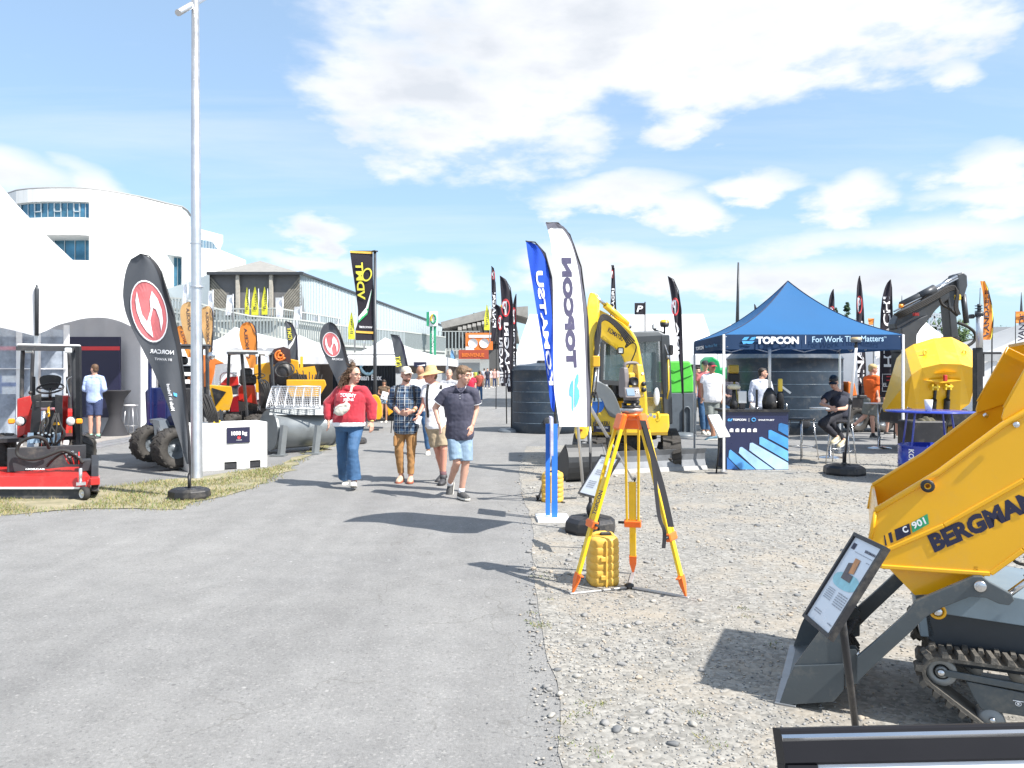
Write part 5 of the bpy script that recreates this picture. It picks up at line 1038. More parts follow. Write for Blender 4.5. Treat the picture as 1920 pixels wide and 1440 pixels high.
T = flag('orange flag half cut by the right edge of the picture', [(584,1904,1922),(590,1904,1926),(606,1904,1930)], 21, c_orange, deco=[('lettering', m_pi, vword('VANDE', 1908, 1920, 640, 1912, 1924, 588, .05, mir=False))], pole=[(1904,584),(1904,606),(1904,790)], grp='orange feather flags')
T = flag('small orange flag tip between black flags over the gazebo', [(597,1627,1639),(602,1628,1638),(609,1629,1637)], 26, c_orange, pole=[(1639,597),(1638,609),(1637,780)], grp='orange feather flags')
# ---------------------------------------------------------------- front feather flags
gt = V((at(1107,0,7.75).x, 7.75, 0))
T = flag('tall white feather flag with grey mirrored letters and blue mark in the middle', [(417,1023,1040),(419,1023.5,1046),(426,1025.5,1056),(440,1030,1067),(460,1034,1077.5),(500,1037,1088.5),(550,1037,1096),(600,1037,1101),(680,1037.5,1104),(730,1038.5,1105.5),(760,1043,1106),(785,1047,1106),(800,1049,1106)],
    7.75, c_flagw, edge=M('sleeve_grey', (.10,.10,.13), .8), ew=.085, slope=.0098, xref=1107, amp=.045,
    deco=[('lettering', M('print_slate', (.06,.055,.11), .7), vword('TOPCON', 1064, 1082, 689, 1054, 1071, 483, .15, sp=1.06)), ('logo_mark', M('print_sky', (.10,.38,.68), .7), lambda mb, fm: (mb.add([fm(x, y) for x, y in ((1082,701),(1085,703),(1085,716),(1082,724),(1086,732),(1087,744),(1083,757),(1078,766),(1077,757),(1077,735),(1078,712))], [tuple(range(11))]), mb.add([fm(x, y) for x, y in ((1073,712),(1075,716),(1075.5,765),(1074,772),(1072,766),(1072,750),(1072,744),(1068,742),(1067,734),(1069,722))], [tuple(range(10))]))),
    ('tip_patch', MT['sleeve_grey'], poly_deco([(1023.5,418),(1040,417.5),(1056,424),(1066,434),(1060,430),(1046,427),(1034,427),(1027,431)]))],
    pole=[(1024,418),(1046,418),(1068,440),(1089,500),(1101.5,600),(1105.5,720),(1106.5,800),(1107,860),(1107,990)], base=(1107,None), pr=.016)
octbase(T, gt, .275, .17, n=8, rot=.2)
mb = MB(); mb.lathe([(.02,0),(.03,.03),(.042,.06),(.045,.10),(.03,.14),(.02,.16)], gt+V((0,0,.15)), (0,0,1), 14); mb.cyl(gt+V((0,0,.14)), gt+V((0,0,.55)), .017); mb.build('rotator', m_black, T, True)
mb = MB(); mb.cyl(at(1106.5,800,7.75), at(1107,850,7.75), .011); mb.build('pole_sleeve', m_alu, T, True)
T = flag('royal blue feather flag with white mirrored letters left of the white one', [(452,986,991),(454,986.5,1000),(462,987.5,1011),(475,989,1020),(500,993,1030),(530,998,1034),(580,1006,1037),(640,1016,1039),(700,1025,1041),(750,1031,1042),(767,1034,1041),(772,1037,1040)],
    9.7, c_blue, edge=M('sleeve_navy', (.01,.012,.05), .8), ew=.07, amp=.06, slope=.004, xref=1042, freq=1.4,
    deco=[('lettering', m_pw, vword('KOMATSU', 1030, 1038, 722, 1004, 1017, 508, .07))], pole=[(986,452),(1003,454),(1022,475),(1034,520),(1038,600),(1041,720),(1041,772),(1043,940)], base=(1043,None), pr=.018)
mb = MB(); c = V((at(1043,0,9.7).x, 9.7, 0))
for a in (0.3, 1.87): mb.bar(c+V((.28*cos(a),.28*sin(a),.012)), c-V((.28*cos(a),.28*sin(a),-.012)), .03, .02)
mb.build('cross_base', m_steel, T, True)
# white board with blue upright
T = thing('sign_stand', V((at(1036,0,8.4).x, 8.4, 0)), 'narrow blue upright board on a white foot plate under the blue feather flag', 'sign')
c = T.location
mb = MB(); mb.box((0,0,.02), (.36,.36,.04), rz=.06); mb.build('foot_plate', m_wht, T, bevel=.004)
mb = MB(); mb.box((.02,-.06,.56), (.065,.012,1.05), rz=.1); mb.box((-.05,.06,.56), (.05,.012,1.04), rz=.1); mb.build('upright', m_blue, T)
mb = MB(); mb.box((-.015,.0,.95), (.03,.34,.42)); mb.build('board', M('lavender_print', (.55,.55,.75), .3, var=.3, vs=14), T)
# ---------------------------------------------------------------- prism tripod behind the flags
T = thing('prism_tripod', V((at(1075,0,9.1).x, 9.1, 0)), 'silver aluminium surveying tripod behind the white feather flag', 'tripod')
ap = at(1076,712,9.1)
for fx, fy in ((1008,940),(1190,905)):
    g = gd(fx, fy); m1 = ap.lerp(g, .52)
    mb = MB(); mb.tube([ap, m1], .022, 10); mb.tube([m1, g.lerp(m1,.08)], .015, 10); mb.build('leg', m_alu, T, True)
    mb = MB(); mb.cyl(ap.lerp(g,.50), ap.lerp(g,.56), .03); mb.tube([g.lerp(m1,.1), g+V((0,0,.06)), g], [.018,.026,.004], 8); mb.build('leg_clamp', m_black, T, True)
g = V((ap.x+.2, 9.9, 0)); mb = MB(); mb.tube([ap, g], .02, 10); mb.build('leg', m_alu, T, True)
mb = MB(); mb.lathe([(.0,0),(.08,0),(.09,.02),(.06,.05),(.03,.06),(.03,.12),(0,.12)], ap-V((0,0,.03)), (0,0,1), 16); mb.build('head', m_black, T, True)
# ---------------------------------------------------------------- yellow cases
def case(T, w, h, dp, hn='handle'):
    mb = MB(); n = 24
    def ring(z, k, q=.0): return [V((( (abs(cos(a))**.45)*(1 if cos(a) >= 0 else -1))*w/2*k, ((abs(sin(a))**.45)*(1 if sin(a) >= 0 else -1))*dp/2*k, z)) for a in [2*pi*j/n for j in range(n)]]
    zs = [(0,.86),(.015,.95)]
    for i in range(5): z = .02+(h*.78-.02)*i/5; z2 = .02+(h*.78-.02)*(i+1)/5; zs += [(z+.006,1.0),(z2-.014,1.0),(z2-.008,.955),(z2-.002,.955)]
    zs += [(h*.80,1.0),(h*.88,.97),(h*.93,.88),(h*.95,.6)]
    mb.loft([ring(z, k) for z, k in zs]); mb.build('shell', M('case_yellow', (.66,.41,.07), .5, var=.14, vs=9, bump=.1), T)
    mb = MB(); mb.tube(smooth_poly([(-w*.36,0,h*.86),(-w*.33,0,h*.99),(w*.33,0,h*.99),(w*.36,0,h*.86)],2,False), .016, 8); mb.build(hn, MT['case_yellow'], T)
    mb = MB(); mb.box((w*.08,-.006,h*.975), (w*.36,.05,.03), bev=.008); mb.build('grip', m_black, T)
    mb = MB(); mb.box((-.0,-dp/2-.004,h*.46), (.014,.022,h*.88), bev=.004); mb.build('seam', MT['case_yellow'], T)
    for z in (.2,.55): mb = MB(); mb.box((-w*.10,-dp/2-.006,h*z), (.04,.016,.035), bev=.004); mb.build('latch', MT['case_yellow'], T)
T = thing('instrument_case', gd(1133,1103)+V((0,.12,0)), 'yellow ribbed instrument case standing between the legs of the yellow tripod', 'case', 'yellow instrument cases', rz=.12); case(T, .235, .405, .24)
T = thing('instrument_case', gd(1037,944)+V((0,.13,0)), 'yellow ribbed case farther back behind the blue upright board', 'case', 'yellow instrument cases', rz=-.2); case(T, .27, .40, .26)
# ---------------------------------------------------------------- leaning info panels on posts
def solve_panel(p0, d0, p1, p3, w, h):
    """rectangle corner p0 at distance d0, next corner on ray p1 at distance w, and on ray p3 at distance h, as square as the rays allow"""
    A = at(*p0, d0); best = None
    for i in range(-60, 61):
        d1 = d0+i*.008; B1 = at(*p1, d1); e1 = abs((B1-A).length-w)
        if e1 > .02: continue
        for j in range(-60, 2):
            d3 = d0+j*.008; B3 = at(*p3, d3); e = e1*3+abs((B3-A).length-h)*2+abs((B1-A).normalized().dot((B3-A).normalized()))*.25
            if best is None or e < best[0]: best = (e, B1, B3)
    if best is None: return A, at(*p1, d0), at(*p3, d0)
    return A, best[1], best[2]
def info_panel(label, A, B1, B3, fw, foot, printfn, name='info_panel', th=.018, joint=.35, frame=m_black, grp=None):
    T = thing(name, V(foot), label, 'sign', grp); u = B1-A; v = B3-A; n = u.cross(v).normalized()
    if n.dot(V((0,0,H))-A) < 0: n = -n
    U, Vv = u.normalized(), v.normalized(); mb = MB(); w, h = u.length, v.length
    def P(a, b, o=0.): return A+U*a+Vv*b+n*o
    mb.ext([P(fw*.5,fw*.5,-th), P(w-fw*.5,fw*.5,-th), P(w-fw*.5,h-fw*.5,-th), P(fw*.5,h-fw*.5,-th)], n*th*.6); mb.build('backing', m_dk, T, True)
    for nm, a, b in (('frame', P(0,fw/2), P(w,fw/2)), ('frame', P(0,h-fw/2), P(w,h-fw/2)), ('frame', P(fw/2,fw), P(fw/2,h-fw)), ('frame', P(w-fw/2,fw), P(w-fw/2,h-fw))):
        mb = MB(); d_ = (b-a).normalized(); s = d_.cross(n)*fw/2; mb.ext([a+s-n*th, a-s-n*th, a-s+n*.001, a-s*.86+n*.004, a+s*.86+n*.004, a+s+n*.001], b-a); mb.build(nm, frame, T, True)
    mb = MB(); mb.add([P(fw,fw,-.004), P(w-fw,fw,-.004), P(w-fw,h-fw,-.004), P(fw,h-fw,-.004)], [(0,1,2,3)]); mb.build('sheet', M('printed_sheet', (.74,.76,.80), .25, var=.02, coat=.3), T, True)
    if printfn: printfn(T, lambda a, b, o=-.002: P(fw+(w-2*fw)*a, fw+(h-2*fw)*b, o))
    J = P(w*.5, h*(1-joint), -th); g = V(foot); mb = MB(); mb.tube([J, V((J.x*.5+g.x*.5, J.y*.5+g.y*.5+.0, J.z*.55)), g], .013, 12) if False else mb.tube([J-V((0,0,0)), g+V((0,0,.01))], .013, 12); mb.build('post', m_black, T, True)
    mb = MB(); mb.box(g+V((0,0,.006)), (.32,.26,.012), bev=.004); mb.build('foot_plate', m_black, T, True); return T
m_gtext = M('grey_text_ink', (.30,.31,.34), .7); m_sea = M('print_pale_teal', (.33,.62,.68), .6, var=.15, vs=30); m_pror = M('print_orange_brown', (.60,.28,.12), .6, var=.2, vs=20); m_prgr = M('print_brown_grey', (.14,.12,.12), .6, var=.2)
def lines(mb, fm, x0, x1, y0, y1, n, seed=0):
    rng = random.Random(seed)
    for k in range(n):
        y = y0+(y1-y0)*k/n; h = (y1-y0)/n*.42; x = x0+rng.uniform(0,.02)
        while x < x1: w = min(rng.uniform(.03,.09), x1-x); mb.add([fm(x,y), fm(x+w,y), fm(x+w,y+h), fm(x,y+h)], [(0,1,2,3)]); x += w+.015
def print_dumper(T, fm):
    mb = MB(); text(mb, 'BERGMANN', lambda u, v: fm(.56+.36*u, .105-.03*v), bold=.08); mb.add([fm(.08,.06), fm(.2,.06), fm(.2,.13), fm(.08,.13)], [(0,1,2,3)]); mb.build('lettering', m_ink, T, True)
    mb = MB(); lines(mb, fm, .25, .92, .14, .155, 1, 2); lines(mb, fm, .78, .9, .19, .21, 1, 3); lines(mb, fm, .12, .42, .60, .74, 6, 4); lines(mb, fm, .52, .9, .60, .76, 6, 5); lines(mb, fm, .1, .4, .87, .92, 2, 6); lines(mb, fm, .74, .9, .92, .95, 1, 7); mb.build('small_print', m_gtext, T, True)
    mb = MB(); mb.add([fm(x, y, -.003) for x, y in smooth_poly([(.06,.40),(.95,.36),(.97,.55),(.10,.57)],2)], [tuple(range(16))]); mb.build('picture', m_sea, T, True)
    mb = MB(); mb.add([fm(x, y, -.0015) for x, y in ((.42,.20),(.60,.20),(.64,.36),(.46,.38))], [(0,1,2,3)]); mb.cur = 1; mb.add([fm(x, y, -.001) for x, y in ((.30,.28),(.44,.26),(.48,.38),(.66,.38),(.68,.46),(.34,.46))], [(0,1,2,3,4,5)]); mb.build('picture', [m_pror, m_prgr], T, True)
A, B1, B3 = solve_panel((1603,998), 2.55, (1661,1025), (1505,1156), .235, .38)
info_panel('tilted framed data sheet on a black post in front of the yellow dumper', A, B1, B3, .014, (at(1617,0,3.0).x, 3.0, 0), print_dumper, joint=.36)
def print_lines(T, fm): mb = MB(); lines(mb, fm, .15, .55, .1, .2, 2, 5); lines(mb, fm, .2, .8, .35, .5, 3, 6); lines(mb, fm, .15, .6, .65, .85, 4, 8); mb.build('small_print', m_gtext, T, True)
A, B1, B3 = solve_panel((1127,852), 7.0, (1162,858), (1083,925), .30, .42)
info_panel('tilted framed sheet on a black post behind the left tripod leg', A, B1, B3, .016, (at(1124,0,7.0).x, 7.0, 0), print_lines, joint=.35)
A, B1, B3 = at(1328,778,12.2), at(1348,777,12.35), at(1350,820,11.95)
info_panel('white data sheet on a slim black post in front of the gazebo counter', A, B1, B1*0+at(1349,820,11.95), .004, gd(1343,888), print_lines, joint=.3, frame=m_white)
# foreground frame at the lower right corner
A, B1 = at(1462,1366,.98), at(2100,1352,.98); B3 = A+V((.0,-.17,-.40))
MT_F = M('satin_black_frame', (.008,.008,.011), .5); MT_F.node_tree.nodes['Principled BSDF'].inputs['Specular IOR Level'].default_value = .2
T = info_panel('large black framed poster cut off by the lower right corner', A, B1, B3, .043, (A.x+.3, 1.15, 0), None, th=.03, joint=.4, frame=MT_F)
mb = MB(); n = (B1-A).cross(B3-A).normalized(); n = n if n.z > 0 else -n; e = (B3-A).normalized()
mb.ext([A+n*.004+e*.007, A+n*.008+e*.011, A+n*.004+e*.015], B1-A); mb.build('chrome_trim', m_chrome, T, True)
# ================================================================ surveying tripod with total station (foreground)
T = thing('surveying_tripod', V((.88,5.7,0)), 'tall yellow wooden tripod with orange clamps standing over the instrument case', 'tripod')
m_tw = M('tripod_yellow_wood', (.84,.55,.015), .4, var=.07, vs=9, coat=.3); m_to = M('tripod_orange_metal', (.85,.16,.015), .4, var=.08, coat=.2)
hub = at(1184,770,5.7)
mb = MB(); mb.lathe([(0,-.02),(.07,-.02),(.086,.0),(.086,.018),(.03,.02),(0,.02)], hub, (0,0,1), 28); mb.build('head_plate', M('brushed_plate', (.45,.43,.42), .35, .7), T, True)
mb = MB(); mb.lathe([(0,-.075),(.05,-.07),(.075,-.045),(.08,-.02),(0,-.02)], hub, (0,0,1), 24); mb.build('head', m_to, T, True)
LEG = [(gd(1073,1116), (1147,790)), (gd(1187,1077), (1187,790)), (gd(1287,1123), (1222,790))]
for i, (ft, hp) in enumerate(LEG):
    dirh = (ft-V((hub.x,hub.y,0))); dirh.z = 0; dirh.normalize(); side = dirh.cross(V((0,0,1))); top = hub+dirh*.085+V((0,0,-.05)); up = dirh*.2+V((0,0,1))
    L = (ft-top); Ln = L.normalized(); nrm = side.cross(Ln)
    clampt = {0:.60,1:.66,2:.66}[i]; C = top+L*clampt
    for s in (-1, 1): mb = MB(); mb.bar(top+side*s*.052+Ln*.05, C+side*s*.045, .020, .028, up=nrm, bev=.004); mb.build('upper_rail', m_tw, T, True)
    mb = MB(); mb.bar(top+side*0-Ln*.03, top+Ln*.10, .125, .045, up=nrm, bev=.012); mb.build('hinge', m_to, T, True)
    mb = MB(); mb.bar(top+L*(clampt-.26), C+Ln*.02, .058 , .020, up=nrm, bev=.004); o = mb.build('slider', m_tw, T, True)
    mb = MB(); mb.bar(C+Ln*.02, ft-Ln*.16, .052, .026, up=nrm, bev=.004); mb.build('lower_leg', m_tw, T, True)
    mb = MB(); mb.bar(C-Ln*.025, C+Ln*.035, .135, .046, up=nrm, bev=.008); mb.cyl(C+side*.06, C+side*.10*(1 if i != 1 else -1), .010); mb.build('clamp', m_to, T, True)
    mb = MB(); mb.cyl(C+side*.0, C+side*(.115 if i == 2 else -.115), .011, n=8); mb.build('clamp_screw', m_black, T, True)
    mb = MB(); a = ft-Ln*.17; mb.loft([[a+side*x*.03+nrm*y*.017 for x, y in ((-1,-1),(1,-1),(1,1),(-1,1))], [a+Ln*.06+side*x*.028+nrm*y*.016 for x, y in ((-1,-1),(1,-1),(1,1),(-1,1))], [ft+V((0,0,.005))+side*x*.004+nrm*y*.004 for x, y in ((-1,-1),(1,-1),(1,1),(-1,1))]], smooth=False)
    if i != 1: mb.bar(a+Ln*.01-side*.02, a+Ln*.01+side*.075*(1 if i else -1)*(-1 if False else 1), .03, .012, up=Ln, bev=.003)
    mb.build('foot', m_to, T, True)
    if i == 0:
        mb = MB(); text(mb, 'TOPCON', bil(at(1116.5,966,5.50), at(1131,921,5.50), at(1124,919,5.50), at(1110,963,5.50)), bold=.05); mb.build('lettering', m_ink, T, True)
# strap hanging on the right leg
ft, _ = LEG[2]; L = ft-hub
def strap(pts, w=.022):
    mb = MB(); pts = [V(p) for p in smooth_poly([tuple(p) for p in pts],2,False)]
    for s in (0, 1):
        mb.add([p+V(((-w if k % 2 else w), -.003*s, 0)) for p in pts for k in (0, 1)], [(2*i, 2*i+1, 2*i+3, 2*i+2) for i in range(len(pts)-1)])
    mb.build('strap', M('black_webbing', (.03,.03,.035), .85), T, True, nofix=True)
strap([at(1205,788,5.52), at(1222,850,5.48), at(1238,900,5.45), at(1250,950,5.42), at(1258,988,5.40)])
strap([at(1207,795,5.5), at(1226,870,5.46), at(1230,920,5.42), at(1236,975,5.38), at(1246,992,5.36), at(1246,1010,5.38), at(1244,1028,5.38)], .014)
T = thing('spreader_star', V((.88,5.72,0)), 'flat grey three armed spreader lying on the gravel under the yellow tripod', 'spreader')
c = gd(1180,1105)+V((0,0,.018))
for i, (ft, _) in enumerate(LEG): mb = MB(); mb.bar(c, ft+(ft-c).normalized()*.02+V((0,0,.014)), .032, .014, bev=.003); mb.build('arm', M('zinc_bar', (.42,.42,.42), .45, .5, var=.15), T, True)
mb = MB(); mb.lathe([(0,-.01),(.035,-.01),(.035,.02),(.015,.03),(0,.03)], c, (0,0,1), 16); mb.build('hub', m_black, T, True)
# total station
T = thing('total_station', hub+V((0,0,.02)), 'yellow and grey surveying instrument mounted on the yellow tripod', 'instrument', rz=.35)
m_ty = M('instrument_yellow', (.72,.46,.06), .4, var=.05); m_tg = M('instrument_grey', (.17,.15,.15), .45, var=.08)
def P1(nm, fn, mat, **k): mb = MB(); fn(mb); return mb.build(nm, mat, T, **k)
P1('tribrach', lambda m: (m.lathe([(0,0),(.07,0),(.075,.01),(.07,.02),(0,.02)], n=24), m.lathe([(0,.035),(.06,.035),(.062,.055),(0,.055)], n=24), [m.lathe([(.02,.012),(.02,.038),(0,.038)], (.055*cos(a),.055*sin(a),0), n=12) for a in (.3,2.4,4.5)]), m_black)
P1('alidade_base', lambda m: (m.lathe([(0,.055),(.055,.055),(.06,.075),(.055,.085),(0,.085)], n=24), m.box((0,0,.10), (.17,.10,.035), bev=.01)), m_tg)
P1('side_tower', lambda m: m.loft([[V((x*.5+.055, y*sc, z)) for x, y in ((-.05,-.055),(.05,-.05),(.05,.05),(-.05,.055))] for z, sc in ((.085,1.0),(.20,1.0),(.27,.86),(.335,.62))], smooth=False), m_ty, bevel=.01)
P1('side_tower', lambda m: m.loft([[V((x*.45-.062, y*sc, z)) for x, y in ((-.05,-.05),(.04,-.05),(.04,.05),(-.05,.05))] for z, sc in ((.10,1.0),(.20,1.0),(.27,.8),(.31,.6))], smooth=False), m_tg, bevel=.008)
P1('tower_trim', lambda m: m.loft([[V((x+.082, y*sc, z)) for x, y in ((-.002,-.025),(.002,-.025),(.002,.025),(-.002,.025))] for z, sc in ((.10,1.0),(.33,.7))], smooth=False), m_tg)
P1('carry_handle', lambda m: m.tube(smooth_poly([(-.06,0,.30),(-.058,0,.345),(.05,0,.345),(.055,0,.32)],2,False), .013, 10), m_tg)
P1('telescope', lambda m: m.lathe([(.0,.02),(.026,.02),(.030,.03),(.032,.0),(.034,-.07),(.030,-.075),(.026,-.07),(0,-.065)], (-.012,0,.205), (0,1,0), 22), m_black)
P1('telescope_body', lambda m: m.box((-.012,0.01,.225), (.06,.09,.09), bev=.012), m_ty)
P1('lens', lambda m: m.lathe([(0,-.066),(.024,-.066),(.024,-.06)], (-.012,0,.205), (0,1,0), 20), M('dark_lens', (.02,.03,.05), .05, coat=1))
P1('keypad', lambda m: m.box((-.035,-.072,.118), (.13,.022,.085), rx=-.35, bev=.006), m_tg)
P1('screen', lambda m: m.box((-.055,-.0865,.124), (.065,.002,.055), rx=-.35), M('lcd_blue', (.20,.28,.38), .2))
for k in range(6): P1('key', lambda m: m.box((-.006+.014*(k%2),-.086,.104+.016*(k//2)), (.009,.004,.009), rx=-.35), m_alu)
for z in (.14, .185): P1('focus_knob', lambda m: m.lathe([(.017,0),(.019,.008),(.015,.02),(0,.02)], (.07,-.052,z), (.25,-1,0), 16), m_black)
P1('badge', lambda m: m.lathe([(.010,0),(.010,.003),(0,.003)], (.068,-.048,.262), (.1,-1,.1), 14), m_pw)
# ================================================================ yellow midi excavator
T = thing('excavator', V((2.1,13.8,0)), 'yellow compact excavator with dark cab, raised boom and grey dozer blade', 'excavator')
mk = m_kyellow; d = 13.0
m_ag = M('anthracite_cab', (.05,.055,.062), .35, var=.1, coat=.3)
one('body_panel', lambda m: (pply(m, smooth_poly([(1106,742),(1120,740),(1172,770),(1180,815),(1106,815),(1106,780)],1), 12.9, 1.5), pply(m, [(1160,775),(1255,776),(1256,800),(1252,813),(1160,815)], 12.95, 1.5)), mk, T, bevel=.03)
one('counterweight', lambda m: pbox(m, 1112,735,1246,805,14.0,.9,.1), mk, T)
one('fender', lambda m: pply(m, smooth_poly([(1112,715),(1128,716),(1148,730),(1160,756),(1168,783),(1145,784),(1136,768),(1128,752),(1112,748)],2), 12.85, .25), m_grey, T, bevel=.015)
one('skirt_edge', lambda m: pbox(m, 1108,811,1252,816,12.93,.05), M('dull_gold_edge', (.35,.22,.02), .5), T)
cabd = 13.05
for a, b, w in (((1246,628),(1252,795),.16),((1129,640),(1127,716),.07),((1190,640),(1196,780),.09)): one('cab_pillar', lambda m: m.bar(at(*a,cabd), at(*b,cabd), w, .12, up=(0,1,0), bev=.02), m_ag, T)
for a, b, w in (((1246,630),(1250,780),.10),((1140,640),(1138,720),.07)): one('cab_pillar', lambda m: m.bar(at(*a,cabd+1.4), at(*b,cabd+1.4), w, .12, up=(0,1,0)), m_ag, T)
one('cab_roof', lambda m: (m.ext([at(1128,640,cabd), at(1128,632,cabd), at(1150,622,cabd), at(1236,620,cabd), at(1250,628,cabd), at(1250,634,cabd)], (0,1.45,0))), M('roof_grey', (.16,.17,.18), .4, coat=.2), T, bevel=.03)
one('cab_frame', lambda m: (m.bar(at(1128,640,cabd), at(1250,634,cabd), .10), m.bar(at(1128,716,cabd), at(1196,722,cabd), .08), m.bar(at(1196,742,cabd), at(1246,742,cabd), .06), m.bar(at(1196,782,cabd), at(1250,782,cabd), .08)), m_ag, T)
for pts in ([(1131,643),(1187,641),(1191,718),(1130,714)], [(1198,641),(1234,640),(1238,742),(1200,742)], [(1200,746),(1240,746),(1242,778),(1202,778)]): one('window', lambda m: pply(m, pts, cabd+.04, .015), m_glass, T)
one('window', lambda m: pply(m, [(1142,643),(1240,640),(1244,715),(1142,715)], cabd+1.42, .015), m_glass, T)
one('cab_back', lambda m: pbox(m, 1140,716,1248,790,cabd+1.35,.06), m_ag, T)
one('operator_seat', lambda m: (pbox(m, 1150,695,1182,745,13.9,.12,.05), pbox(m, 1147,740,1186,752,13.5,.5,.05), pbox(m, 1158,683,1175,697,13.95,.1,.03)), m_black, T)
one('seat_cover', lambda m: m.sph(at(1160,700,13.45), .16, sc=(1.2,.5,.8)), M('clear_film', (.5,.6,.62), .2, alpha=.7), T)
one('control_lever', lambda m: (m.tube([at(1145,745,13.3), at(1143,725,13.25)], .012), m.sph(at(1143,723,13.25), .03), m.tube([at(1190,745,13.3), at(1192,728,13.25)], .012), m.sph(at(1192,726,13.25), .03)), m_black, T)
one('interior_panel', lambda m: (pbox(m, 1205,695,1212,775,13.4,.2,.02), pbox(m, 1222,660,1230,740,13.6,.1,.02)), m_black, T)
one('window_label', lambda m: pbox(m, 1203,735,1222,742,cabd+.0,.01), m_ag, T)
# boom (from foot behind the tripod up to the elbow) and arm
bm_out = [(1186,800),(1216,800),(1216,755),(1212,715),(1205,675),(1199,640),(1183,613),(1133,582),(1116,578),(1107,592),(1106,606),(1112,622),(1150,648),(1168,662),(1178,690),(1184,740),(1186,780)]
def pdep(pts, dfn, w):
    mb = MB(); pts = smooth_poly([tuple(map(float, p)) for p in pts], 1); A = [at(x, y, dfn(x, y)) for x, y in pts]; mb.ext(A, (w*.30, w*.95, 0)); return mb
bd = lambda x, y: 12.15 + max(0, (y-600))/200*.45
pdep([(x-4, y) for x, y in bm_out], bd, .18).build('boom', mk, T, True, bevel=.02)
one('boom_lettering', lambda m: text(m, 'KOMATSU', bil(at(1139,622,bd(0,620)-.02), at(1167,640,bd(0,640)-.02), at(1170,633,bd(0,633)-.02), at(1142,613,bd(0,613)-.02)), bold=.07), m_ink, T)
arm = [(1111,548),(1120,552),(1122,572),(1117,640),(1110,700),(1106,770),(1104,812),(1093,816),(1094,760),(1096,690),(1099,620),(1101,575),(1104,556)]
pdep(arm, lambda x, y: 11.95-.4*(y-550)/260, .16).build('dipper_arm', mk, T, True, bevel=.015)
pdep([(1104,550),(1112,548),(1108,600),(1104,640),(1098,640),(1099,590)], lambda x, y: 12.3, .05).build('dipper_arm_plate', mk, T, True)
one('boom_cylinder', lambda m: (m.cyl(at(1135,572,12.1), at(1176,608,12.35), .055), ), mk, T)
one('cylinder_rod', lambda m: (m.cyl(at(1117,556,12.), at(1136,573,12.1), .026), m.cyl(at(1176,608,12.35), at(1182,614,12.4), .03)), m_chrome, T)
one('bucket_cylinder', lambda m: (m.cyl(at(1122,650,11.75), at(1118,690,11.65), .035), m.cyl(at(1118,690,11.65), at(1113,735,11.6), .018)), m_chrome, T)
one('valve_box', lambda m: pbox(m, 1111,667,1125,688,11.6,.1,.015), M('ochre_box', (.62,.35,.02), .5), T)
for k, (x0, x1) in enumerate(((1120,1119),(1123,1121),(1118,1117),(1126,1122),(1115,1116))): hose(T, [at(1190-k*3,640+k*2,12.0), at(1160,606+k*3,11.9), at(1138,590+k*2,11.85), at(1126,590+k*3,11.8), at(x0,612+k*4,11.75), at(x1,650,11.7), at(x1-3,690+k*6,11.65), at(x1-8,740+k*4,11.6)], .013)
hose(T, [at(1178,640,12.05), at(1170,655,12.0), at(1186,640,12.0), at(1196,650,12.05), at(1178,690,12.1)], .01)
hose(T, [at(1118,735,11.6), at(1124,760,11.5), at(1116,790,11.45), at(1112,800,11.45)], .012)
one('arm_lamp', lambda m: (pbox(m, 1158,651,1170,664,12.05,.08,.015),), m_black, T); one('lamp_lens', lambda m: pbox(m, 1160,653,1168,662,12.03,.02,.008), m_lamp, T)
one('work_light', lambda m: (m.bar(at(1226,618,13.3), at(1244,624,13.2), .03), pbox(m, 1224,607,1232,618,13.1,.09,.02)), m_black, T); one('lamp_lens', lambda m: pbox(m, 1225,608,1231,616,13.08,.02,.006), m_lamp, T)
T2 = thing('gnss_antenna', at(1245,615,13.4), 'yellow topped satellite antenna on the roof of the yellow excavator', 'antenna', 'satellite antennas on poles')
one('mast', lambda m: m.tube([at(1246,626,13.4), at(1246,612,13.4)], .018), m_black, T2); one('receiver', lambda m: m.lathe([(0,0),(.07,0),(.08,.03),(.085,.08),(0,.08)], at(1246,613,13.4), (0,0,1), 18), m_black, T2); one('dome', lambda m: m.lathe([(.085,0),(.075,.04),(.04,.055),(0,.06)], at(1246,605,13.4), (0,0,1), 18), mk, T2)
one('mirror', lambda m: (pbox(m, 1255,646,1263,666,12.9,.05,.02),), m_black, T); one('mirror_arm', lambda m: (m.tube([at(1246,645,13.0), at(1253,664,12.95), at(1258,655,12.95)], .01), m.cyl(at(1253,672,12.95), at(1253,666,12.95), .03)), m_alu, T)
one('grab_rail', lambda m: m.tube([at(1253,674,12.95), at(1254,730,12.95), at(1251,748,13.0)], .014), mk, T)
one('door_mirror', lambda m: m.sph(at(1231,744,12.9), .10, sc=(.55,.3,1.6)), m_lamp, T)
one('step_bracket', lambda m: m.tube(smooth_poly([tuple(at(1233,772,12.8)), tuple(at(1236,786,12.8)), tuple(at(1230,790,12.8))],1,False), .03, 6), mk, T)
one('coupler', lambda m: [m.cyl(at(1206+k*7,778+3*(k%2),12.75), at(1206+k*7,778+3*(k%2),12.65), .03, n=8) for k in range(4)], m_chrome, T)
one('side_lettering', lambda m: text(m, 'KOMATSU', quadmap(at(1112,797,12.86), at(1143,797,12.86), at(1112,790,12.86)), bold=.07), m_ink, T)
s_ = one('name_plate', lambda m: pbox(m, 1113,798,1144,810,12.86,.02), m_ink, T); mb = MB(); text(mb, 'TOPCON', quadmap(at(1118,804,12.84), at(1140,804,12.84), at(1118,800,12.84)), bold=.05); mb.build('lettering', m_pw, T, True).parent = T
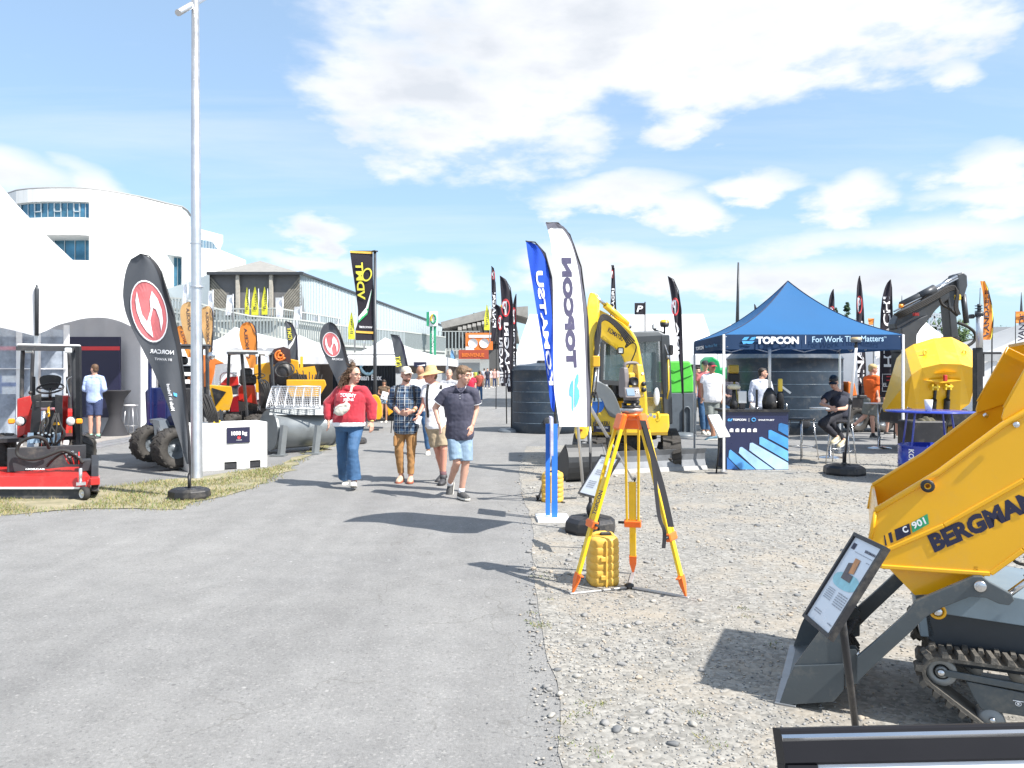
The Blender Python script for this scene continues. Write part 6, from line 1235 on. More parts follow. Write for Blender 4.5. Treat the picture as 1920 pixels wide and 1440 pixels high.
s_ = one('round_sticker', lambda m: m.lathe([(0,0),(.135,0),(.135,.005)], at(1118,760,12.78), (0,-1,0), 24), m_blue, T); one('sticker_field', lambda m: m.ext([at(1107,753,12.77), at(1129,753,12.77), at(1125,746,12.77), at(1111,746,12.77)], (0,-.004,0)), M('pale_sky_print', (.55,.68,.75), .5), T)
# undercarriage, tracks, blade, bucket
one('undercarriage', lambda m: (pbox(m, 1150,816,1222,850,13.2,1.1,.03), m.lathe([(0,0),(.5,0),(.5,.12),(0,.12)], V((2.15,13.7,.46)), (0,0,1), 28)), m_black, T)
def track(T, P0, P1, r, w, name='track', lug=.03, nl=34, mat=None):
    """rubber track loop between two axle points (ground contact at z=0)"""
    P0, P1 = V(P0), V(P1); ax = (P1-P0).normalized(); L = (P1-P0).length; wy = V((0,0,1)).cross(ax); pts = []
    for k in range(13): a = pi/2+pi*k/12; pts.append((r*cos(a), r*sin(a)))
    for k in range(13): a = -pi/2+pi*k/12; pts.append((L+r*cos(a), r*sin(a)))
    def Q(u, z, y): return P0+ax*u+V((0,0,z))+wy*y
    mb = MB(); n = len(pts); rings = [[Q(u, z, -w/2), Q(u, z, w/2), Q(u*(1) if False else (u if 0 <= u <= L else (0 if u < 0 else L)+(u-(0 if u < 0 else L))*.82), z*.82, w/2), Q((u if 0 <= u <= L else (0 if u < 0 else L)+(u-(0 if u < 0 else L))*.82), z*.82, -w/2)] for u, z in pts]
    rings.append(rings[0]); mb.loft(rings, caps=False, smooth=False)
    per = 2*L+2*pi*r
    for k in range(nl):
        for sd in (-1, 1):
            s = (k+(.25 if sd > 0 else 0))/nl*per
            if s < L: u, z, nx, nz = s, r, 0, 1
            elif s < L+pi*r: a = pi/2-(s-L)/r; u, z, nx, nz = L+r*cos(a), r*sin(a), cos(a), sin(a)
            elif s < 2*L+pi*r: u, z, nx, nz = L-(s-L-pi*r), -r, 0, -1
            else: a = -pi/2-(s-2*L-pi*r)/r; u, z, nx, nz = r*cos(a), r*sin(a), cos(a), sin(a)
            t = V((-nz, 0, nx)); sk = .5*per/nl
            def R4(du, y, h): return Q(u+(nz)*du+nx*h, z-nx*du+nz*h, y)
            ya, yb = sd*w*.02, sd*w*.51; a_ = per/nl*.24
            q = [R4(-a_+sk*.0, ya, 0), R4(a_+sk*.0, ya, 0), R4(a_+sk*.45, yb, 0), R4(-a_+sk*.45, yb, 0)]; q2 = [R4(-a_*.7, ya, lug), R4(a_*.7, ya, lug), R4(a_*.7+sk*.45, yb*.97, lug), R4(-a_*.7+sk*.45, yb*.97, lug)]
            mb.add(q+q2, [(0,1,2,3),(4,5,6,7),(0,1,5,4),(1,2,6,5),(2,3,7,6),(3,0,4,7)], False)
    return mb.build(name, mat or m_tyre, T, True)
track(T, (2.75,12.85,.27), (3.15,15.0,.27), .25, .30); track(T, (1.45,12.75,.27), (1.75,14.9,.27), .25, .30)
for c in ((2.75,12.85,.27),(3.15,15.0,.27),(1.45,12.75,.27),(1.75,14.9,.27)): mb = MB(); mb.lathe([(.17,-.16),(.17,.16),(.05,.18),(0,.18)], c, (.98,-.18,0), 18); mb.build('idler', m_steel, T, True)
bl0, bl1 = V((at(1147,0,12.15).x, 12.15, 0)), V((at(1327,0,12.75).x, 12.75, 0)); bw = (bl1-bl0); bn = bw.normalized().cross(V((0,0,1)))
prof = [(0.0,.02),(.05,.07),(.085,.18),(.075,.28),(.03,.37)]
mb = MB(); mb.ext([bl0-bn*x+V((0,0,z)) for x, z in prof]+[bl0-bn*(x+.035)+V((0,0,z)) for x, z in reversed(prof)], bw); mb.build('dozer_blade', M('worn_blade_steel', (.19,.20,.215), .5, .3, var=.3, vs=2.5), T, True)
mb = MB(); mb.ext([bl0+bn*.008+V((0,0,.0)), bl0-bn*.02+V((0,0,.0)), bl0-bn*.05+V((0,0,.075)), bl0-bn*.03+V((0,0,.075))], bw); mb.build('cutting_edge', M('bright_edge_steel', (.26,.26,.26), .55, .2, var=.2, vs=8), T, True)
mb = MB(); mb.bar(bl0.lerp(bl1,.3)+V((0,.12,.22)), V((1.9,13.1,.4)), .12); mb.bar(bl0.lerp(bl1,.7)+V((0,.12,.22)), V((2.6,13.1,.4)), .12); mb.build('blade_arm', m_black, T, True)
bc = gd(1092,906); bc.y += .22; A = V((at(1054,0,bc.y).x, bc.y-.05, .30)); B_ = V((at(1126,0,bc.y).x, bc.y+.12, .30)); bx = (B_-A)
yv = V((0,0,1)).cross(bx.normalized()); shell = [(.28*cos(t), .30*sin(t)) for t in [R(65)-R(245)*k/16 for k in range(17)]]
mb = MB(); mb.ext([A-yv*x+V((0,0,z)) for x, z in shell]+[A-yv*x*.9+V((0,0,z*.9)) for x, z in reversed(shell)], bx); mb.build('bucket', M('black_bucket_paint', (.035,.037,.04), .42, .2, var=.2), T, True)
for p in (A, B_-bx.normalized()*.03): mb = MB(); mb.ext([p-yv*x*1.02+V((0,0,z*1.02)) for x, z in shell], bx.normalized()*.03); mb.build('bucket_side', MT['black_bucket_paint'], T, True)
cp = at(1090,812,11.5); mb = MB(); mb.ext([at(1080,800,11.35), at(1094,797,11.35), at(1102,802,11.35), at(1103,815,11.35), at(1096,824,11.35), at(1081,824,11.35), at(1078,812,11.35)], (0,.22,0)); mb.build('quick_coupler', mk, T, True, bevel=.02)
one('linkage', lambda m: (m.ext([at(1076,815,11.4), at(1081,808,11.4), at(1084,838,11.4), at(1072,842,11.4)], (0,.05,0)), m.ext([at(1100,806,11.4), at(1106,812,11.4), at(1112,842,11.4), at(1104,845,11.4)], (0,.05,0)), m.cyl(at(1074,832,11.4), at(1110,832,11.45), .035), pbox(m, 1078,828,1100,845,11.42,.2,.02)), m_steel, T)
one('coupler_mark', lambda m: pbox(m, 1086,805,1092,809,11.33,.01), M('red_brown_mark', (.2,.03,.01), .5), T)
# ================================================================ blue pop-up gazebo
T = thing('gazebo', V((at(1478,0,14).x, 14, 0)), 'blue pop-up gazebo with white lettering on its valance', 'gazebo')
c_gz = cloth('blue_canopy_cloth', (.03,.15,.36), .3, vs=1, bump=.15, bs=5); c_gzd = cloth('navy_valance_cloth', (.012,.045,.12), .2)
FL, FR = at(1357,0,12.5), at(1693,0,12.5); FL.z = FR.z = 0; BL_ = V((at(1302,0,15.4).x, 15.4, 0)); BR = BL_+(FR-FL); ze, zb = 2.30, 2.05
pk = V(((FL.x+FR.x+BL_.x+BR.x)/4, 13.95, H+173/1400*13.95)); crn = [FL, FR, BR, BL_]; up = V((0,0,1))
def gz(t):
    """fabric height along a line from eave (0) to peak (1)"""
    return ze+(pk.z-ze)*(.48*t+.52*t**2.2)
for i in range(4):
    a, b = crn[i], crn[(i+1) % 4]
    def f(u, v, a=a, b=b): p = a.lerp(b, u); q = p.lerp(V((pk.x,pk.y,0)), v); q.z = gz(v)-.03*sin(pi*v)*sin(pi*u); return q
    mb = MB(); mb.grid(f, 16, 24); mb.build('canopy_panel', c_gz, T, True, nofix=True)
    mb = MB(); n_ = (b-a).normalized().cross(up); mb.grid(lambda u, v: a.lerp(b, u)+up*(ze-(ze-zb)*v)+n_*(.012*sin(u*20)*v-.004*v), 30, 4); mb.build('valance', c_gzd, T, True, nofix=True)
    mb = MB(); mb.tube([f(0, k/20)+up*.004 for k in range(21)], .008, 5); mb.build('seam', m_ink, T, True)
    mb = MB(); mb.bar(a+up*.0+(pk-a)*V((1,1,0)).length*0, a+up*ze, .035 if False else .038, bev=.004); mb.build('leg', m_wht if i in (0,1) else m_alu, T, True)
    mb = MB(); mb.box(a+up*.01, (.10,.10,.02)); mb.build('foot', m_alu, T, True)
    # scissor truss
    mb = MB()
    for k in range(4):
        p, q = a.lerp(b, k/4), a.lerp(b, (k+1)/4); o = (V((pk.x,pk.y,0))-(a+b)/2).normalized()*.04; mb.bar(p+up*2.09+o, q+up*2.27+o, .02); mb.bar(p+up*2.27+o*1.5, q+up*2.09+o*1.5, .02)
    mb.build('truss', m_alu, T, True)
y_ = 12.5-.035
def GZ(x, y): return at(x, y, y_)
mb = MB(); text(mb, 'TOPCON', quadmap(GZ(1418,644.5), GZ(1498,644.5), GZ(1418,631)), bold=.10); mb.ext([GZ(1510,645), GZ(1511,645), GZ(1511,629), GZ(1510,629)], (0,-.002,0)); mb.build('lettering', m_pw, T, True)
mb = MB(); text(mb, 'For Work That Matters', quadmap(GZ(1523,642), GZ(1657,640), GZ(1523,631)), bold=.015); mb.build('lettering', M('print_ice_blue', (.45,.65,.80), .6), T, True)
mb = MB(); text(mb, 'TM', quadmap(GZ(1657.5,634), GZ(1662,634), GZ(1657.5,631)), bold=.0); mb.build('lettering', MT['print_ice_blue'], T, True)
m_pb2 = M('print_azure', (.08,.38,.75), .6)
def logo(mb, x, y, s, mp):
    for sx, sy in ((0,0),): pass
    mb.add([mp(x+s*a, y-s*b) for a, b in ((.0,.55),(.35,.95),(1.0,1.0),(.78,.72),(.62,.55))], [(0,1,2,3,4)]); mb.add([mp(x+s*a+.9*s, y-s*b) for a, b in ((.1,.55),(.45,.95),(1.1,1.0),(.75,.62),(.6,.55))], [(0,1,2,3,4)]); mb.add([mp(x+s*a, y-s*b) for a, b in ((.0,.42),(1.7,.42),(1.4,.1),(.95,.05),(.6,.12),(.2,.02))], [(0,1,2,3,4,5)])
mb = MB(); logo(mb, 1391, 645.5, 14, GZ); mb.build('logo_mark', m_pb2, T, True)
# left valance print
nL = (FL-BL_).normalized(); o_ = V((-.03,-.0,0))
mb = MB(); text(mb, 'TOPCON', lambda u, v: BL_.lerp(FL, .12+.30*u)+up*(2.11+.07*v)+o_, bold=.08); mb.build('lettering', m_pw, T, True)
mb = MB(); text(mb, 'For Work That', lambda u, v: BL_.lerp(FL, .48+.38*u)+up*(2.12+.05*v)+o_, bold=.0); mb.build('lettering', m_pb2, T, True)
# counter
T = thing('counter', V((at(1418,0,12.75).x, 12.9, 0)), 'dark blue printed counter with pale blue blade graphic under the gazebo', 'counter')
d = 12.72; zt = H-68/1400*d
one('body', lambda m: m.ext([at(1361,700,d)*1.+V((0,0,-1.65)), at(1478,700,d)+V((0,0,-1.65)), at(1478,772,d), at(1361,772,d)], (0,.5,0)), M('navy_print', (.018,.024,.075), .3, var=.05, coat=.3), T)
one('worktop', lambda m: pbox(m, 1356,768,1481,772.5,d-.03,.56), m_black, T)
def CT(x, y, o=.006): return at(x, y, d-o)
mcols = [M('blade_print_%s' % n, c, .35, var=.22, vs=3.5, coat=.3) for n, c in (('deep',(.04,.17,.50)),('mid',(.10,.36,.78)),('pale',(.36,.58,.88)),('paler',(.45,.65,.90)),('sky',(.16,.46,.86)),('azure',(.07,.32,.72)),('dusk',(.04,.20,.48)))]
bl = [(1363,856,1363,879,1412,879,1412,879,0),(1367,844,1366,857,1416,880,1440,880,1),(1387,838,1385,848,1443,879,1472,880,2),(1406,830,1405,843,1478,868,1478,860,3),(1424,819,1424,830,1478,856,1478,845,4),(1441,806,1441,818,1478,838,1478,825,5),(1460,794,1459,805,1478,812,1478,797,6)]
shapes = [[(1363,857),(1363,880),(1385,880)],[(1367,845),(1370,843),(1416,880),(1388,880),(1366,858)],[(1387,839),(1391,838),(1450,880),(1418,880),(1385,849)],[(1406,831),(1411,830),(1478,868),(1478,880),(1454,880),(1405,844)],[(1424,820),(1428,819),(1478,846),(1478,865),(1424,833)],[(1441,807),(1445,806),(1478,822),(1478,842),(1441,822)],[(1460,795),(1464,793),(1478,797),(1478,818),(1459,807)]]
for i, s in enumerate(shapes): mb = MB(); mb.add([CT(x, min(y,880.5), .006+.0006*(7-i)) for x, y in s], [tuple(range(len(s)))]); mb.build('graphic_blade', mcols[i], T, True)
mb = MB(); text(mb, 'TOPCON', quadmap(CT(1374,789), CT(1399,789), CT(1374,785)), bold=.08); text(mb, 'SMARTFLEET', quadmap(CT(1422,789), CT(1452,789), CT(1422,786)), bold=.04); mb.add([CT(1404,791),CT(1404.6,791),CT(1404.6,784),CT(1404,784)], [(0,1,2,3)])
for k in range(5): x = 1368+k*11; mb.ext([CT(x,810), CT(x+7,810), CT(x+7,804), CT(x+3,803), CT(x,805)], (0,-.001,0))
mb.build('lettering', m_pw, T, True); mb = MB(); logo(mb, 1364, 790, 5.2, CT); mb.tube([CT(1413+3.6*cos(a), 787+3*sin(a)) for a in [k*pi/8 for k in range(16)]], .008, 5, closed=True); mb.build('logo_mark', m_pb2, T, True)
def ontop(name, label, cat, px, dd, parts, grp='instruments shown on the counter'):
    c = V((at(px,0,dd).x, dd, zt+.006)); T = thing(name, c, label, cat, grp)
    for nm, mat, fn in parts: mb = MB(); fn(mb); mb.build(nm, mat, T)
    return T
ontop('gnss_receiver', 'pale disc antenna on a black base at the left of the counter', 'antenna', 1376, 12.95, [('base', m_black, lambda m: m.lathe([(0,0),(.07,0),(.07,.1),(.04,.16),(.03,.33),(0,.33)], n=14)), ('dome', M('cream_dome', (.62,.58,.44), .4), lambda m: m.lathe([(.05,.33),(.11,.35),(.11,.39),(.07,.42),(0,.425)], n=22))])
ontop('control_tablet', 'grey tablet standing on the counter beside the disc antenna', 'tablet', 1392, 12.9, [('screen', m_alu, lambda m: m.box((0,0,.20), (.15,.02,.22), bev=.01)), ('stand', m_black, lambda m: m.box((0,.03,.05), (.1,.08,.1), bev=.01))])
ontop('paper_cup', 'white paper cup on the middle of the counter', 'cup', 1411, 12.85, [('cup', m_wht, lambda m: m.lathe([(0,0),(.032,0),(.042,.10),(.040,.10),(.03,.01),(0,.01)], n=18))], 'white cups')
ontop('rod_sensor', 'slim black upright sensor beside the paper cup', 'sensor', 1419, 12.95, [('body', m_black, lambda m: m.box((0,0,.165), (.035,.03,.33), bev=.006)), ('foot', m_chrome, lambda m: m.lathe([(0,0),(.03,0),(.03,.02),(0,.02)], n=10))])
ontop('pole_mount', 'white pole rising from a black cone on the counter to the gazebo roof', 'pole', 1443, 12.95, [('cone', m_black, lambda m: m.lathe([(0,0),(.12,0),(.13,.12),(.10,.26),(.04,.36),(0,.36)], n=16)), ('pole', m_wht, lambda m: m.cyl((0,0,.34), (0,0,1.12), .026)), ('bolt', m_chrome, lambda m: [m.sph((.09*cos(a), -.09, .12+.05*sin(a)), .016, 8, 5) for a in (0,2,4)])])
ontop('laser_sensor', 'yellow capped black sensor with a short silver arm at the right of the counter', 'sensor', 1463, 12.9, [('body', m_black, lambda m: m.lathe([(0,0),(.06,0),(.055,.26),(.04,.30),(0,.30)], n=14)), ('cap', mk, lambda m: m.lathe([(.035,.30),(.04,.33),(.04,.38),(.038,.50),(.03,.52),(0,.52)], n=16)), ('arm', m_alu, lambda m: m.bar((.03,0,.38), (.17,-.02,.27), .035)), ('spindle', m_chrome, lambda m: m.cyl((.09,-.05,0), (.09,-.05,.09), .012))])
# tripod with antenna inside the gazebo, behind the counter
T = thing('small_tripod', V((at(1378,0,14.2).x,14.2,0)), 'dull yellow tripod with a boxy instrument behind the counter', 'tripod')
for x in (1362,1374,1396): one('leg', lambda m: m.bar(at(1377,716,14.2), V((at(x,0,14.2).x+(x-1377)*.004, 14.0+(x%3)*.15, 0)), .03), M('olive_yellow_wood', (.38,.30,.05), .6), T)
one('instrument', lambda m: (pbox(m, 1368,684,1386,700,14.15,.14,.02), ), m_ty, T); one('head', lambda m: pbox(m, 1366,700,1388,716,14.15,.14,.02), m_black, T)
# counter side: bar tables and stools
def btable(loc, label, h=1.08, r=.34, sh='sq'):
    T = thing('bar_table', loc, label, 'table', 'high bar tables'); mb = MB()
    mb.lathe([(0,h-.02),(r,h-.02),(r+.005,h-.01),(r,h),(0,h)], n=30) if sh != 'sq' else mb.box((0,0,h-.012), (r*1.6,r*1.3,.024), rz=.3, bev=.004)
    mb.build('top', m_alu if sh == 'sq' else m_wht, T); mb = MB(); mb.cyl((0,0,.02), (0,0,h-.02), .03); mb.build('column', m_chrome, T)
    mb = MB(); mb.lathe([(.26,0),(.25,.015),(.05,.05),(0,.05)], n=28); mb.build('base', m_chrome, T); return T
btable(V((at(1556,0,14.6).x,14.6,0)), 'high grey topped table in front of the seated man in black', .98, .36)
btable(V((at(1648,0,16.5).x,16.5,0)), 'small high table behind the running boy in orange', 1.0, .3)
def chrstool(loc, label, rz=0, back=True):
    T = thing('bar_stool', loc, label, 'stool', 'chrome bar stools by the gazebo', rz=rz); mb = MB(); mb.box((0,0,.775), (.38,.36,.05), bev=.02); mb.build('seat', M('smoked_seat', (.06,.06,.065), .35), T)
    if back: mb = MB(); mb.grid(lambda u, v: V((-.18+.36*u, .17+.03*sin(pi*u)*1, .80+.16*v)), 8, 2); mb.grid(lambda u, v: V((-.18+.36*u, .185+.03*sin(pi*u), .80+.16*v)), 8, 2); mb.build('backrest', MT['smoked_seat'], T, nofix=True)
    for x, y in ((-1,-1),(1,-1),(1,1),(-1,1)): mb = MB(); mb.tube([(x*.15,y*.14,.76),(x*.22,y*.21,0)], .011, 8); mb.build('leg', m_chrome, T)
    mb = MB(); mb.tube([(x*.195,y*.185,.25) for x, y in ((-1,-1),(1,-1),(1,1),(-1,1))], .008, 6, closed=True); mb.build('foot_ring', m_chrome, T)
chrstool(V((at(1503,0,14.3).x,14.3,0)), 'chrome bar stool with dark seat right of the counter', .4, False); chrstool(V((at(1584,0,13.45).x,13.6,0)), 'chrome bar stool under the seated man in black', .9)
# antenna pole on water base
T = thing('antenna_pole', gd(1583,893), 'leaning white and black pole with a flat antenna standing on an octagonal black base', 'antenna', 'satellite antennas on poles'); c = gd(1583,890)
octbase(T, c, .33, .17, n=8, rot=.2)
a = c+V((0,0,.17)); tpp = at(1605,652,11.7); mid = a.lerp(tpp,.55)
one('lower_pole', lambda m: m.cyl(a+V((.0,0,-.02)), mid, .018), M('carbon_pole', (.06,.06,.065), .4), T); one('upper_pole', lambda m: m.cyl(mid, tpp, .022), m_wht, T)
one('spigot', lambda m: (m.cyl(a, a+V((.005,0,.20)), .03), m.lathe([(.04,0),(.04,.03),(0,.03)], a+V((0,0,.0)), n=12)), m_black, T); one('pole_clamp', lambda m: (m.cyl(mid-V((0,0,.03)), mid+V((0,0,.05)), .032),), m_black, T)
one('holder', lambda m: (m.bar(at(1603,748,11.7), at(1618,746,11.65), .02), pbox(m, 1612,741,1626,747,11.6,.1,.01)), m_black, T)
one('neck', lambda m: m.lathe([(.02,0),(.03,.02),(.02,.05),(.025,.09),(0,.09)], tpp, n=12), m_black, T)
one('receiver', lambda m: m.lathe([(0,0),(.07,.0),(.085,.03),(.085,.045),(0,.045)], tpp+V((0,0,.085)), n=22), m_grey, T); one('dome', lambda m: m.lathe([(.085,0),(.08,.025),(.06,.035),(0,.038)], tpp+V((0,0,.13)), n=22), M('sand_dome', (.50,.38,.20), .45), T)
# blue round table and drum with cup
T = thing('bar_table', V((at(1742,0,11.3).x,11.3,0)), 'round blue topped high table carrying a white cup, in front of the yellow skip', 'table', 'high bar tables'); zc = H-70/1400*11.3
m_rb = M('royal_blue_metal', (.02,.045,.38), .3, var=.08, coat=.4)
one('top', lambda m: m.lathe([(0,-.02),(.60,-.02),(.605,-.01),(.60,0),(0,0)], V((T.location.x,11.3,zc)), n=40), m_rb, T)
for k in range(4): a = .5+k*pi/2; one('strut', lambda m: m.bar(V((T.location.x+.34*cos(a),11.3+.34*sin(a),zc)), V((T.location.x+.42*cos(a),11.3+.42*sin(a),.55)), .02), m_rb, T)
one('drum', lambda m: m.lathe([(0,0),(.44,0),(.44,.27),(.45,.275),(.44,.28),(.44,.55),(.45,.56),(.44,.57),(.42,.57),(.42,.5),(0,.5)], V((T.location.x+.02,11.3,0)), n=36), m_rb, T)
def dr(u, v): a = -2.55+1.0*0; ang = R(207); z = .52-.46*u; t = ang+(v-.5)*.2; return V((T.location.x+.02+.446*cos(t), 11.3+.446*sin(t), z))
one('lettering', lambda m: text(m, 'KOMATSU', lambda u, v: dr(u, v), bold=.06), m_pw, T)
one('paper_cup', lambda m: m.lathe([(0,0),(.042,0),(.058,.17),(.055,.17),(.04,.01),(0,.01)], V((at(1741,0,11.1).x,11.1,zc+.002)), n=20), m_wht, label='tall white plastic cup on the blue round table', cat='cup')
T = thing('rolled_tarp', V((at(1740,0,12.2).x,12.2,0)), 'khaki rolled tarpaulin and hoses on the ground behind the blue table', 'bundle')
one('tarp', lambda m: m.grid(lambda u, v: V((at(1722+50*u,0,12).x, 12+.3*v, .80+.14*sin(pi*u)*sin(pi*(v*.8+.1))+.02*sin(u*30))), 20, 5), M('khaki_tarp', (.10,.09,.055), .8, bump=.4), T); one('crate', lambda m: pbox(m, 1712,790,1776,845,12.0,.5,.02), m_black, T)
# ================================================================ raised yellow dumper skip (middle distance)
T = thing('wheeled_dumper', V((at(1745,0,15.3).x,15.3,0)), 'yellow wheeled dumper with its faceted skip tipped toward the gazebo', 'dumper')
m_sk = M('skip_yellow', (.80,.46,.01), .4, var=.06, vs=2, coat=.2)
rimf = [(1692,662),(1712,648),(1748,637),(1783,635),(1808,645),(1826,660),(1832,682)]; mid_ = [(1697,707),(1726,692),(1763,681),(1802,682),(1832,692)]
D1, D2 = 15.2, 14.6
top = [at(x, y, 15.6) for x, y in ((1697,655),(1712,646),(1750,634),(1784,632),(1812,646),(1828,662))]; low = [at(x, y, 14.5) for x, y in ((1709,703),(1729,690),(1764,682),(1802,683),(1830,691),(1833,697))]
mb = MB(); mb.add(top+low, [(i, i+1, i+7, i+6) for i in range(5)], False)
bot = [at(x, y, 15.0) for x, y in ((1700,762),(1720,770),(1762,773),(1800,770),(1818,757),(1826,735))]; mb.add(low+bot, [(i, i+1, i+7, i+6) for i in range(5)], False)
lf = [at(1697,655,15.6), at(1681,672,16.2), at(1654,762,16.0), at(1657,772,15.6), at(1700,772,15.1), at(1709,703,14.5)]; mb.add(lf, [(0,1,2,3,4,5)], False)
rt = [at(1828,662,15.6), at(1836,680,16.2), at(1838,720,16), at(1826,735,15.0), at(1833,697,14.5)]; mb.add(rt, [(0,1,2,3,4)], False); mb.add([at(1697,655,15.6), at(1828,662,15.6), at(1838,720,16.6), at(1681,672,16.6)], [(0,1,2,3)], False)
o = mb.build('skip', m_sk, T, True, bevel=.012)
one('skip_rib', lambda m: (m.ext([at(1754,700,14.55), at(1776,697,14.5), at(1796,700,14.55), at(1776,703,14.6)], (0,.25,0)), m.ext([at(1733,713,14.6), at(1768,710,14.6), at(1805,713,14.6), at(1768,718,14.6)], (0,.3,0))), m_sk, T)
for x in (1734,1808): one('lifting_eye', lambda m: m.tube([at(x+3*cos(a),661+4*sin(a),15.0) for a in [k*pi/6 for k in range(12)]], .016, 6, closed=True), mk, T)
one('tail_light', lambda m: pbox(m, 1771,703,1777,715,14.48,.06,.01), m_red, T)
for x, y in ((1754,726),(1779,725)): one('ram_mount', lambda m: (pbox(m, x-6,y-5,x-3,y+6,14.6,.1), pbox(m, x+3,y-5,x+6,y+6,14.6,.1), m.cyl(at(x-7,y,14.62), at(x+7,y,14.62), .025)), mk, T); one('ram', lambda m: (m.cyl(at(x,y+2,14.7), at(x-4,770,15.0), .03), m.cyl(at(x-3,750,14.8), at(x-6,785,15.1), .055)), m_black, T)
one('lettering', lambda m: text(m, 'BERGMANN', bil(at(1675,735,15.72), at(1688,696,15.52), at(1692,697,15.5), at(1679,737,15.7)), bold=.05), m_ink, T)
one('chassis', lambda m: (pbox(m, 1722,772,1830,800,15.2,1.6,.04)), m_black, T)
for x, y in ((1745,16.6),(1800,15.6),(1800,17.)): wheel(T, V((at(x,0,y).x,y,.42)), .42, .32, (.2,-1,0) if False else (1,.1,0), rim=m_sk)
T = thing('parked_machine', V((at(1650,0,21).x,21,0)), 'orange and dark machine half hidden behind the boy in orange', 'machine')
one('hood', lambda m: pply(m, [(1590,715),(1603,718),(1608,742),(1590,744)], 20.8, .6), m_orange, T, bevel=.03); one('chassis', lambda m: (pbox(m, 1590,742,1720,780,21,1.2,.05), pbox(m, 1640,705,1656,742,21.1,.8,.05)), m_black, T)
for x in (1604,1652,1700): wheel(T, V((at(x,0,21).x,21.,.35)), .35, .3, (.2,-1,0))
# ================================================================ dark folded crane arm (material handler behind)
T = thing('backhoe', V((at(1725,0,17.5).x,17.5,0)), 'dark grey excavator arm folded above the yellow dumper skip', 'excavator arm'); d = 17.5
m_ar = M('arm_anthracite', (.055,.06,.068), .4, .2, var=.12)
one('boom', lambda m: pply(m, smooth_poly([(1676,612),(1684,592),(1700,578),(1760,546),(1780,527),(1794,516),(1802,527),(1806,560),(1796,565),(1786,556),(1760,575),(1741,601),(1722,622),(1716,642),(1698,642),(1690,625)],1), d, .35), m_ar, T, bevel=.03)
one('boom_base', lambda m: pply(m, [(1690,615),(1715,600),(1740,590),(1738,604),(1720,620),(1718,660),(1694,660)], d-.2, .6), m_ar, T, bevel=.02)
one('dipper', lambda m: pply(m, [(1795,514),(1806,510),(1814,516),(1815,535),(1809,555),(1800,560),(1796,540)], d-.1, .4), m_ar, T, bevel=.03)
one('dipper', lambda m: pply(m, [(1777,556),(1790,556),(1798,632),(1784,634)], d, .35), m_ar, T, bevel=.02)
one('dipper_link', lambda m: m.cyl(at(1806,552,d), at(1812,606,d), .06), m_ar, T)
one('cylinder', lambda m: (m.cyl(at(1690,572,d-.2), at(1748,543,d-.2), .085), m.cyl(at(1724,556,d-.2), at(1752,541,d-.2), .10)), m_ar, T)
one('cylinder_rod', lambda m: (m.cyl(at(1748,543,d-.2), at(1794,518,d-.15), .035), m.cyl(at(1676,584,d-.3), at(1796,522,d-.2), .02)), m_chrome, T)
for k in range(4): hose(T, [at(1676+k*3,590+k*2,d-.3), at(1700,580+k*3,d-.4), at(1745,558+k*3,d-.4), at(1786,532+k*3,d-.35), at(1796+k,545,d-.4), at(1788+k*2,575,d-.4), at(1794+k*2,590,d-.4)], .022)
hose(T, [at(1762,560,d-.3), at(1766,572,d-.3), at(1780,578,d-.3), at(1795,592,d-.3)], .03); hose(T, [at(1796,605,d-.3), at(1815,612,d-.3), at(1830,625,d-.3), at(1828,640,d-.3), at(1812,650,d-.3)], .035)
one('lettering', lambda m: text(m, 'HYTEG', quadmap(at(1715,581,d-.03), at(1751,565,d-.03), at(1713,573,d-.03)), bold=.07), m_pw, T)
one('lamp', lambda m: m.lathe([(0,0),(.05,0),(.05,.08),(0,.08)], at(1689,577,d-.3), n=12), m_amber, T); one('red_fitting', lambda m: pbox(m, 1715,586,1724,592,d-.3,.1,.01), m_red, T); one('yellow_lamp', lambda m: pbox(m, 1793,552,1803,563,d-.35,.1,.02), mk, T)
one('tower', lambda m: (pbox(m, 1694,655,1720,740,d,.6,.03), pbox(m, 1785,630,1800,700,d+.1,.5,.02)), m_black, T)
# silver mast at the right
T = thing('light_mast', V((at(1836,0,12.5).x,12.5,0)), 'silver telescopic mast on a black post before the grey marquee', 'mast'); d = 12.5
one('tube', lambda m: m.cyl(at(1836.5,652,d), at(1836.5,592,d), .052), m_alu, T); one('top_fitting', lambda m: (m.cyl(at(1836,592,d), at(1836,585,d), .065), m.cyl(at(1836,585,d), at(1836,570,d), .03), [m.lathe([(.055,0),(.06,.01),(0,.015)], at(1835,584-k*5,d), n=14) for k in range(3)], m.cyl(at(1837,570,d), at(1838,540,d), .006)), m_steel, T)
one('post', lambda m: (pbox(m, 1831,652,1844,800,d,.12,.01), pbox(m,1843,660,1878,664,d,.06), pbox(m,1843,664,1846,706,d+.02,.06)), m_black, T); one('camera', lambda m: (pbox(m, 1821,589,1828,597,d,.08,.01), m.bar(at(1827,594,d), at(1834,590,d), .02)), m_black, T)
